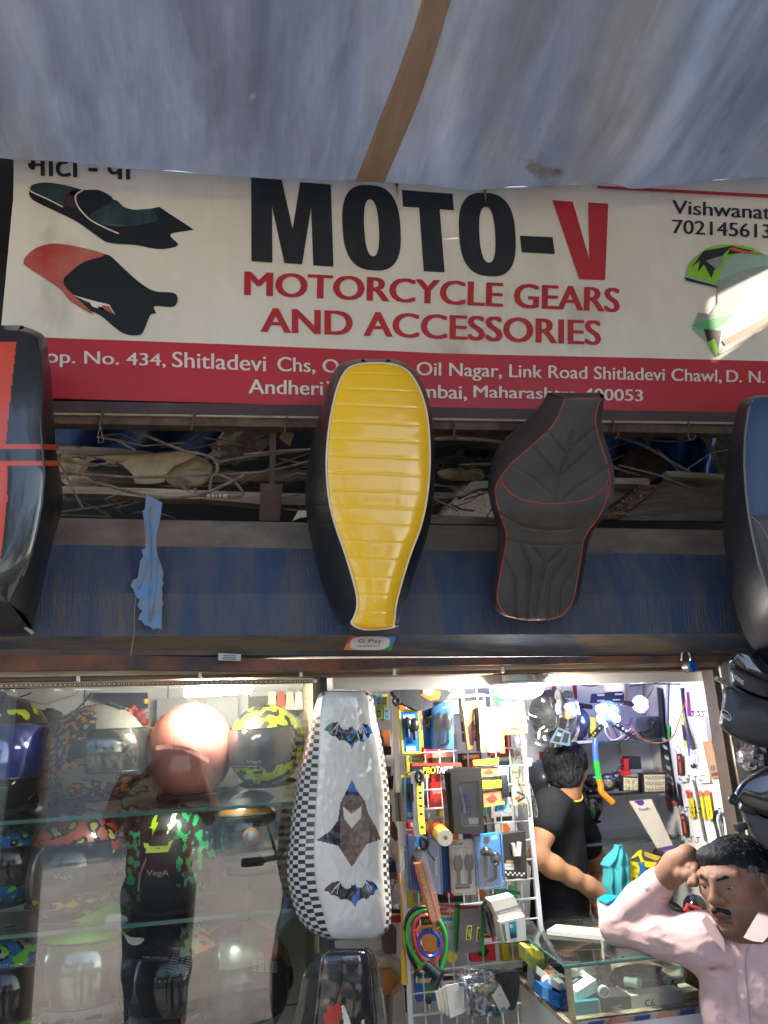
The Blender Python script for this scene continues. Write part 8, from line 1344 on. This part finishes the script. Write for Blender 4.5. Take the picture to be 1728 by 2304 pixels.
def crease(p): return p+V((nz(p, 17)*.35, nz(p+V((3, 1, 0)), 13), nz(p+V((9, 2, 0)), 19)))*.0035 + V((-.2, -1, .15))*(.004*(1-min(1, abs(2.6*nz(V((p.x*9+p.z*16, p.y*9, p.z*22-p.x*14)), 1))))**2 + .0022*(1-min(1, abs(2.6*nz(V((p.x*24+p.z*30, p.y*20, p.z*50-p.x*30)), 1))))**2)*min(1, max(0, (WR-p).length*11-.55))
mb = MB(); S.into(mb, PK_, crease); bvs = BVHTree.FromPolygons(mb.v, mb.f); shirt = mb.build('shirt', man, 70)
def on_(p, lift):
    d = ray(km(*p)).normalized(); h = bvs.ray_cast(EYE, d); return (h[0] if h[0] else PY(km(*p), 1.76)) - d*lift
for pts, ys in (([(1575, 905), (1640, 915), (1760, 960), (1700, 1100), (1605, 1200), (1510, 1185), (1430, 1155), (1490, 1050)], (1.70, 1.72, 1.68, 1.60, 1.585, 1.60, 1.63, 1.68)), ([(1062, 935), (1110, 985), (1170, 1060), (1235, 1170), (1250, 1295), (1150, 1190), (1070, 1080), (1020, 990)], (1.80, 1.79, 1.765, 1.74, 1.72, 1.73, 1.76, 1.79))):
    q = [PY(km(*p), y) for p, y in zip(pts, ys)] if ys[0] < 1.75 else [on_(p, .007) for p in pts]; MB().slab(q, (.002, .005, 0), PW).build('collar', shirt)
def on(p, lift=.002):
    d = ray(km(*p)).normalized(); h = bvs.ray_cast(EYE, d); return (h[0] if h[0] else PY(km(*p), 1.7)) - d*lift
pls = [(1420, 1165), (1360, 1290), (1352, 1420), (1358, 1550), (1372, 1700), (1385, 1850), (1400, 1984)]; mb = MB(); a_ = [on(p, .003) for p in spline([V((x, y, 0)) for x, y in pls], 3) for p in ((p.x, p.y),)]; b_ = [on(p, .003) for p in spline([V((x+88, y+6, 0)) for x, y in pls], 3) for p in ((p.x, p.y),)]; n = len(a_)
mb.add(a_+b_, [(i, n+i, n+i+1, i+1) for i in range(n-1)], PK_); bk_ = [p+ray((1690, 2200)).normalized()*.006 for p in a_]; mb.add(a_+bk_, [(i, i+1, n+i+1, n+i) for i in range(n-1)], PK_); mb.build('placket', shirt)
for p in ((1400, 1480), (1418, 1720)): c_ = on(p, .004); MB().lathe(c_, -ray(km(*p)), [(.001, 0), (.005, 0), (.005, .002), (.003, .0025)], C(235, 215, 215), 14).build('button', shirt)
p = PY(km(497, 688), 1.9); MB().lathe(p+V((0, .0, 0)), (-.5, -1, .1), [(.001, 0), (.0055, 0), (.0055, .002), (.003, .0025)], C(240, 225, 215), 14).build('button', shirt)
mb = MB(); c0 = lerp(EL, WR, .86); uu = wd.orthogonal().normalized(); vv_ = wd.cross(uu); 
for j, r in ((0, .0395), (1, .040)): pass
mb.lathe(c0-wd*.045, wd, [(.0415, 0), (.0405, .045), (.0375, .046), (.037, .02)], PK_, 28); mb.build('cuff', shirt)
# trousers and the stool he sits on
TR_ = M('dark_grey_trousers', (.03, .03, .034), .85, 0, (.045, .045, .05), 8, bump=.2)
S = SDF(V((.8, .9, .1)), V((2., 2.1, .75)), .009); hpz = V((HIP.x, HIP.y, .62)); S.ell(hpz, (.17, .13, .12), BXA, .05)
for sg in (-1, 1):
    a = hpz+sh_ax*sg*.09; kn = a+fw_*.34+V((0, 0, -.06)); an = kn+V((.02, 0, -.42)); an.z = .2; S.chain([a, kn, an], [.085, .065, .05], .03)
mb = MB(); S.into(mb, TR_); mb.build('trousers', man, 70)
for sg in (-1, 1): a = hpz+sh_ax*sg*.09+fw_*.34; a.z = .16; mb = MB(); mb.ball(a+fw_*.05, 1, M('brown_shoe_leather', (.05, .03, .02), .4), 20, 12, BXA, lambda d: V((d.x*.042, d.y*.12, max(d.z*.05, -.035)))); mb.build('shoe', man)
stl = root('wooden_stool', 'plain wooden stool under the man in the pink shirt', 'stool', (hpz.x, hpz.y, .12)); MB().lathe(V((hpz.x, hpz.y, .49)), (0, 0, 1), [(.001, 0), (.16, 0), (.165, .02), (.15, .03), (.001, .03)], LBROWN, 24).build('seat', stl)
for i in range(4): a = i*math.pi/2+.4; MB().tube([V((hpz.x+.12*math.cos(a), hpz.y+.12*math.sin(a), .5)), V((hpz.x+.17*math.cos(a), hpz.y+.17*math.sin(a), .12))], .016, LBROWN, 10).build('leg', stl)
# ---- the boy behind the counter, seen from the back
BS = skin('boy_skin', (.38, .19, .095), (.31, .15, .075)); boy = root('person', 'boy in a black T-shirt with yellow collar trim, turned away behind the counter', 'person', (.98, 2.5, .1))
bf = V((.55, .83, -.12)).normalized(); bu = V((.06, .14, 1)); bu = (bu-bf*bu.dot(bf)).normalized(); bl = bu.cross(bf).normalized(); BC = PY(b3(697, 345), 2.47); AXB = (tuple(bl), tuple(bf), tuple(bu)); q_ = .0079
def bp_(x, y, z): return BC+(bl*x+bf*y+bu*z)*q_
def be(x, y, z, a, b, c, k=1.5, op='u'): S.ell(bp_(x, y, z), (a*q_, b*q_, c*q_), AXB, k*q_, op)
P3 = lambda x, y, Y_: PY(b3(x, y), Y_)
NK = P3(660, 640, 2.47); SHL = P3(520, 745, 2.39); SHR = P3(735, 770, 2.62); ELB = P3(375, 1300, 2.34); WRB = P3(930, 1600, 2.37); HB_ = P3(1060, 1700, 2.385)
S = SDF(V((.66, 2.2, .85)), V((1.25, 2.72, 1.55)), .0036)
be(0, -.8, 2.4, 7.2, 8.8, 7.6); be(0, 3.0, -3.0, 5.6, 6.2, 7.4, 3); be(0, 7.0, -8.2, 2.2, 1.8, 1.6, 2); be(0, 9.3, -2.2, .9, 1.2, 1.6, 1.2)
for sx in (-1, 1): be(sx*7.2, -.3, -1.2, .8, 1.8, 3.0, .6); be(sx*2.8, 8.7, .0, 1.4, 1.2, .9, 1., 's'); be(sx*2.8, 6.9, .0, 1.2, 1.2, 1.1, .4)
be(0, 8.2, -5.6, 1.9, .6, .5, .6); S.cap(bp_(0, -2.5, -6), NK+V((0, 0, -.03)), .042, .048, .03)
S.chain([SHL, lerp(SHL, ELB, .55), ELB], [.033, .031, .026], .02); S.chain([ELB, lerp(ELB, WRB, .3), lerp(ELB, WRB, .7), WRB], [.026, .030, .025, .020], .02); hd = (HB_-WRB).normalized(); S.chain([WRB, HB_], [.027, .032], .02)
for i in range(4):
    a = P3(1045+i*33, 1715+i*12, 2.375+i*.006); S.chain([lerp(WRB, a, .6), a, P3(1030+i*40, 1800+i*4-i*i*3, 2.37+i*.008), P3(1010+i*34, 1860-i*6, 2.385+i*.008)], [.012, .0115, .0095, .0078], .006)
S.chain([lerp(WRB, HB_, .3), P3(985, 1760, 2.42), P3(1010, 1830, 2.43)], [.014, .0115, .009], .008)
bch = P3(622, 1080, 2.5); bsx = (SHR-SHL).normalized(); bfw = V((-bsx.y, bsx.x, 0)).normalized(); BBA = (tuple(bsx), tuple(bfw), (0, 0, 1)); S.ell(bch, (.09, .056, .16), BBA, .03); ELR = SHR+V((.10, .03, -.22)); S.chain([SHR, ELR, P3(1050, 1850, 2.52)], [.045, .036, .026], .02)
mb = MB(); S.into(mb, BS); mb.build('body', boy, 70)
S = SDF(BC-V((.16, .16, .15)), BC+V((.16, .16, .16)), .003); be(0, -1.3, 3.0, 8.5, 9.8, 8.6); be(0, -4.5, -2.2, 7.0, 5.8, 6.6, 2); be(0, 11, -2.5, 9.5, 7.6, 8.5, 1.2, 's'); be(7.6, 1, -4.8, 2.4, 4.2, 4.2, .6, 's'); be(-7.6, 1, -4.8, 2.4, 4.2, 4.2, .6, 's'); be(0, -4, -9.4, 9, 9, 2.4, .8, 's')
def tuft(p): d = p-bp_(0, -1, 2); x, y, z = d.dot(bl)/q_, d.dot(bf)/q_, d.dot(bu)/q_; n = nz(V((x*.9, y*.9, z*.45)), 1.)+.35*nz(V((x*3, y*3, z*.8)), 1.); return p+d.normalized()*n*.0035
e = MB(); S.into(e, HAIR, tuft); bh = e.build('hair', boy, 55)
e = strands(2300, bp_(0, -1.3, 3.0), (8.6*q_, 9.9*q_, 8.7*q_), AXB, lambda d: d.y < .5 and not (d.z < -.25 and abs(d.x) > .72) and d.z > -.8, lambda d: V((.25, .2*d.y, -1)), .5, 4, (HAIR, HAIR), .0012)
e.build('hair_strands', bh)
BT = M('black_tshirt_knit', (.010, .010, .0105), .9, 0, (.017, .017, .0175), 7, bump=.25, bs=120, spec=.2)
S = SDF(V((.68, 2.2, .86)), V((1.25, 2.76, 1.52)), .0042); S.ell(bch, (.115, .072, .18), BBA, .03); WA = P3(605, 1850, 2.49); S.ell(lerp(bch, WA, .55), (.105, .076, .2), BBA, .05); S.ell(WA+V((0, 0, -.03)), (.108, .082, .16), BBA, .05)
S.cap(NK+V((0, 0, -.03)), SHL, .05, .05, .03); S.cap(NK+V((0, 0, -.03)), SHR, .05, .05, .03); sle = lerp(SHL, ELB, .32); S.chain([SHL, sle], [.051, .050], .03); S.cap(lerp(SHL, ELB, .86), lerp(SHL, ELB, 1.1), .043, .043, .005, 's'); S.chain([SHR, lerp(SHR, ELR, .5)], [.06, .056], .03)
S.cap(bp_(0, -2.5, -5), NK+V((0, 0, -.012)), .047, .046, .012, 's')
for a, b, r in (((420, 860), (560, 800), .007), ((440, 920), (620, 900), .006), ((690, 900), (760, 760), .007), ((560, 1150), (700, 1000), .009), ((520, 1300), (820, 1350), .008), ((480, 1720), (800, 1800), .008), ((400, 1000), (420, 1500), .007)): S.cap(P3(*a, 2.36), P3(*b, 2.38), r, r*.6, .02, 's')
mb = MB(); S.into(mb, BT, lambda p: p+V((nz(p, 18), nz(p+V((3, 1, 0)), 16), nz(p+V((9, 2, 0)), 18)))*.004); ts = mb.build('t_shirt', boy, 70)
cx = NK+V((0, 0, -.006)); d_ = (bp_(0, -2.5, -6)-NK).normalized(); uu = (bfw-d_*bfw.dot(d_)).normalized(); vv_ = d_.cross(uu); mb = MB(); mb.tube([cx+d_*.028+(uu*math.cos(a)*1.06+vv_*math.sin(a))*.050 for a in np.linspace(0, 6.28, 33)[:-1]], .0028, C(235, 190, 60), 7, closed=True); mb.build('collar_trim', ts)
mb = MB(); mb.lathe(cx+d_*.0, d_, [(.060, -.012), (.054, .028), (.048, .028), (.051, -.012)], BT, 30); mb.build('collar_band', ts)
mb = MB(); c_ = P3(655, 622, 2.385); mb.lathe(c_, (0, -1, .3), [(.001, 0), (.005, 0), (.004, .002)], CREAM, 12); mb.build('snap', ts)
S = SDF(V((.66, 2.28, .08)), V((1.25, 2.76, 1.0)), .009); hpz = WA+V((0, .01, -.16)); S.ell(hpz, (.135, .11, .15), BBA, .05)
for sg in (-1, 1): S.chain([hpz+bsx*sg*.07, V((hpz.x, hpz.y, .5))+bsx*sg*.075, V((hpz.x, hpz.y, .17))+bsx*sg*.08], [.085, .06, .05], .03)
mb = MB(); S.into(mb, M('dark_blue_denim', (.016, .024, .055), .85, 0, (.03, .045, .09), 30, bump=.2)); mb.build('jeans', boy, 70)
for sg in (-1, 1): a = V((hpz.x, hpz.y, .13))+bsx*sg*.08+bfw*.05; mb = MB(); mb.ball(a, 1, BLACK, 18, 10, BBA, lambda d: V((d.x*.04, d.y*.11, max(d.z*.05, -.028)))); mb.build('shoe', boy)
# ---------------------------------------------------------------- what the cabinet glass mirrors: the photographer, a motorcycle, trees
S = SDF(V((-.5, -.75, .0)), V((.55, .1, 1.85)), .014)
ph_ = root('person', 'photographer in a red T-shirt and dark trousers, mirrored in the cabinet glass', 'person', (0, -.42, .1))
def cp(x, y, z): return V((x-.06*(y < -.2), y-.02, z))
S.ell(cp(0, -.42, 1.62), (.08, .095, .12), None, .02); S.cap(cp(0, -.43, 1.42), cp(0, -.42, 1.55), .055, .05, .03); S.ell(cp(0, -.44, 1.25), (.16, .09, .2), None, .04)
for sg in (-1, 1): S.chain([cp(sg*.18, -.43, 1.38), cp(sg*.24, -.36, 1.2), cp(sg*.07, -.13, 1.55)], [.045, .038, .028], .02); S.ell(cp(sg*.055, -.08, 1.60), (.03, .03, .045), None, .02)
mb = MB(); S.into(mb, skin('photographer_skin', (.09, .05, .03), (.07, .04, .025))); mb.build('body', ph_, 70)
S = SDF(V((-.5, -.75, .8)), V((.55, .1, 1.6)), .014); S.ell(cp(0, -.44, 1.22), (.19, .12, .26), None, .05); S.ell(cp(0, -.44, .98), (.17, .115, .16), None, .06)
for sg in (-1, 1): S.chain([cp(sg*.17, -.43, 1.38), cp(sg*.235, -.37, 1.24)], [.068, .06], .04)
mb = MB(); S.into(mb, M('red_tshirt', (.16, .008, .01), .85)); ts = mb.build('t_shirt', ph_, 70)
S = SDF(V((-.4, -.75, .05)), V((.4, -.1, 1.1)), .014); S.ell(cp(0, -.44, .9), (.165, .12, .14), None, .05)
for sg in (-1, 1): S.chain([cp(sg*.085, -.44, .85), cp(sg*.075, -.43, .5), cp(sg*.07, -.44, .2)], [.105, .09, .075], .04)
mb = MB(); S.into(mb, TR_); mb.build('trousers', ph_, 70)
MB().ball(V((0, -.445, 1.66)), (.086, .10, .09), HAIR, 24, 14).build('hair', ph_)
for sg in (-1, 1): MB().ball(V((sg*.07-.06, -.40, .155)), (.045, .12, .035), BLACK, 16, 8).build('shoe', ph_)
MB().obox(V((0, -.045, 1.60)), ((1, 0, 0), (0, 1, 0), (0, 0, 1)), (.037, .004, .075), BLACK, .003).thing('mobile_phone', 'black mobile phone held up by the photographer', 'phone')
# motorcycle parked at the kerb
def tb(o, nm, rt): return o.build(nm, rt, 50)
bk = root('parked_motorcycle', 'dark blue and red motorcycle parked in front of the cabinet, seen in its glass', 'motorcycle', (.64, .2, .12)); BKX = V((.06, -1, 0)).normalized(); BKS = V((-1, -.06, 0)).normalized()
O_ = V((.64, .2, .12))
def q3(a, s_, z): return O_+BKX*a+BKS*s_+V((0, 0, z))
for a in (-.62, .68):
    w_ = MB(); w_.tube([q3(a+.28*math.cos(t), 0, .28+.28*math.sin(t)) for t in np.linspace(0, 6.28, 41)[:-1]], .05, BLACK, 10, closed=True); wo = tb(w_, 'wheel', bk); m_ = MB(); m_.tube([q3(a+.22*math.cos(t), 0, .28+.22*math.sin(t)) for t in np.linspace(0, 6.28, 33)[:-1]], .016, STEEL, 8, closed=True)
    for i in range(6): t = i*math.pi/3; m_.tube([q3(a, 0, .28), q3(a+.22*math.cos(t), 0, .28+.22*math.sin(t))], .011, STEEL, 6)
    m_.build('rim', wo)
NB2 = M('motorcycle_navy_paint', (.015, .025, .08), .15, .2, coat=1.); RB2 = M('motorcycle_red_paint', (.4, .02, .015), .2, coat=1.)
m_ = MB(); m_.ball(q3(-.12, 0, .74), 1, NB2, 30, 18, (BKX, BKS, (0, 0, 1)), lambda d: V((d.x*.26, d.y*.13, d.z*.12))); tb(m_, 'tank', bk)
m_ = MB(); m_.ball(q3(.34, 0, .74), 1, BLACK, 28, 14, (BKX, BKS, (0, 0, 1)), lambda d: V((d.x*.36, d.y*.12, max(-.03, d.z*.06)))); tb(m_, 'saddle', bk)
m_ = MB(); m_.ball(q3(.1, 0, .42), 1, DK, 26, 14, (BKX, BKS, (0, 0, 1)), lambda d: V((d.x*.26, d.y*.14, d.z*.18))); tb(m_, 'engine', bk)
m_ = MB(); m_.tube(spline([q3(-.35, 0, .9), q3(-.1, 0, .6), q3(.1, 0, .3), q3(.4, 0, .3), q3(.5, 0, .68), q3(.75, 0, .74)], 5), .025, BLACK, 8); tb(m_, 'frame', bk)
m_ = MB(); m_.sheet(lambda u, v: q3(-.62+.36*math.cos(lerp(.3, 2.6, u)), lerp(-.07, .07, v), .28+.36*math.sin(lerp(.3, 2.6, u))), 20, 4, RB2, (0, 0, .006)); tb(m_, 'front_mudguard', bk)
m_ = MB(); m_.ball(q3(.62, 0, .66), 1, RB2, 20, 12, (BKX, BKS, (0, 0, 1)), lambda d: V((d.x*.22, d.y*.1, d.z*.09))); tb(m_, 'tail', bk)
for sg in (-1, 1):
    m_ = MB(); m_.tube([q3(-.36, sg*.07, .92), q3(-.62, sg*.09, .28)], .024, STEEL, 10); tb(m_, 'fork', bk)
    m_ = MB(); m_.tube(spline([q3(-.34, sg*.05, .93), q3(-.34, sg*.2, .98), q3(-.22, sg*.36, .95)], 5), .012, BLACK, 8); m_.tube([q3(-.25, sg*.31, .957), q3(-.2, sg*.39, .95)], .019, BLACK, 10); tb(m_, 'handlebar', bk)
    m_ = MB(); m_.tube([q3(-.3, sg*.25, .97), q3(-.32, sg*.3, 1.12)], .007, BLACK, 8); m_.ball(q3(-.32, sg*.33, 1.15), 1, BLACK, 18, 10, (BKX, BKS, (0, 0, 1)), lambda d: V((d.x*.02, d.y*.075, d.z*.045))); tb(m_, 'mirror', bk)
m_ = MB(); m_.ball(q3(-.45, 0, .84), 1, DK, 22, 14, (BKX, BKS, (0, 0, 1)), lambda d: V((d.x*.09, d.y*.1, d.z*.1))); tb(m_, 'headlight', bk)
mb = MB(); mb.tube([V((-.82, -1.42, 0)), V((-.78, -1.4, 1.8)), V((-.8, -1.4, 3.36))], [.13, .11, .09], M('dark_timber', (.03, .022, .017), .9, 0, (.05, .038, .03), 8, bump=.5), 14); mb.thing('reflection_blocker', 'unseen dark post added to darken the left of the cabinet reflection', 'post')  # added post, blocks the bright street in the left of the glass
# roadside trees beyond the wall
LEAF1 = M('dark_green_leaves', (.035, .07, .02), .7, 0, (.06, .10, .03), 2.5); BARK = M('grey_brown_bark', (.10, .075, .055), .9, 0, (.06, .045, .035), 9, bump=.6, bs=30)
random.seed(8)
for i, (x, y, h_, lab) in enumerate(((-9.5, -14, 7.5, 'broad leafy tree, leftmost in the street mirrored by the glass'), (-5.2, -13, 6.5, 'bushy tree, second from the left beyond the road wall'), (-1.2, -14.5, 8, 'tallest leafy tree beyond the road wall'), (2.8, -13.2, 6.6, 'round-crowned tree right of the tallest one beyond the road wall'), (7., -14, 7.4, 'spreading tree, rightmost beyond the road wall'))):
    tr = root('street_tree', lab, 'tree', (x, y, 0), 'trees beyond the road wall'); m_ = MB(); top = V((x+random.uniform(-.3, .3), y, h_*.62)); m_.tube(spline([V((x, y, 0)), V((x+.1, y, h_*.25)), top], 6), [.2-.012*j for j in range(13)], BARK, 9)
    for j in range(6): a = j*1.05+random.random(); m_.tube(spline([lerp(V((x, y, 0)), top, .55+.07*j), top+V((math.cos(a)*.8, math.sin(a)*.8, .2)), top+V((math.cos(a)*1.7, math.sin(a)*1.6, .9))], 4), [.07, .065, .06, .05, .045, .04, .03, .02, .012], BARK, 6)
    m_.build('trunk', tr); m_ = MB(); cl_ = [top+V((random.gauss(0, 1.2), random.gauss(0, 1.1), random.gauss(.2, 1.0))) for _ in range(26)]
    for c_ in cl_:
        rr = random.uniform(.5, .95)
        for _ in range(75):
            d = V((random.gauss(0, 1), random.gauss(0, 1), random.gauss(0, 1))).normalized(); p = c_+d*rr*random.random()**.4; n = (d+V((random.uniform(-1, 1), random.uniform(-1, 1), random.uniform(-.5, 1)))).normalized(); u = n.orthogonal().normalized()*random.uniform(.1, .19); w_ = n.cross(u)*.55; m_.add([p-u, p+w_, p+u, p-w_], [(0, 1, 2, 3)], LEAF1)
    m_.build('crown', tr)
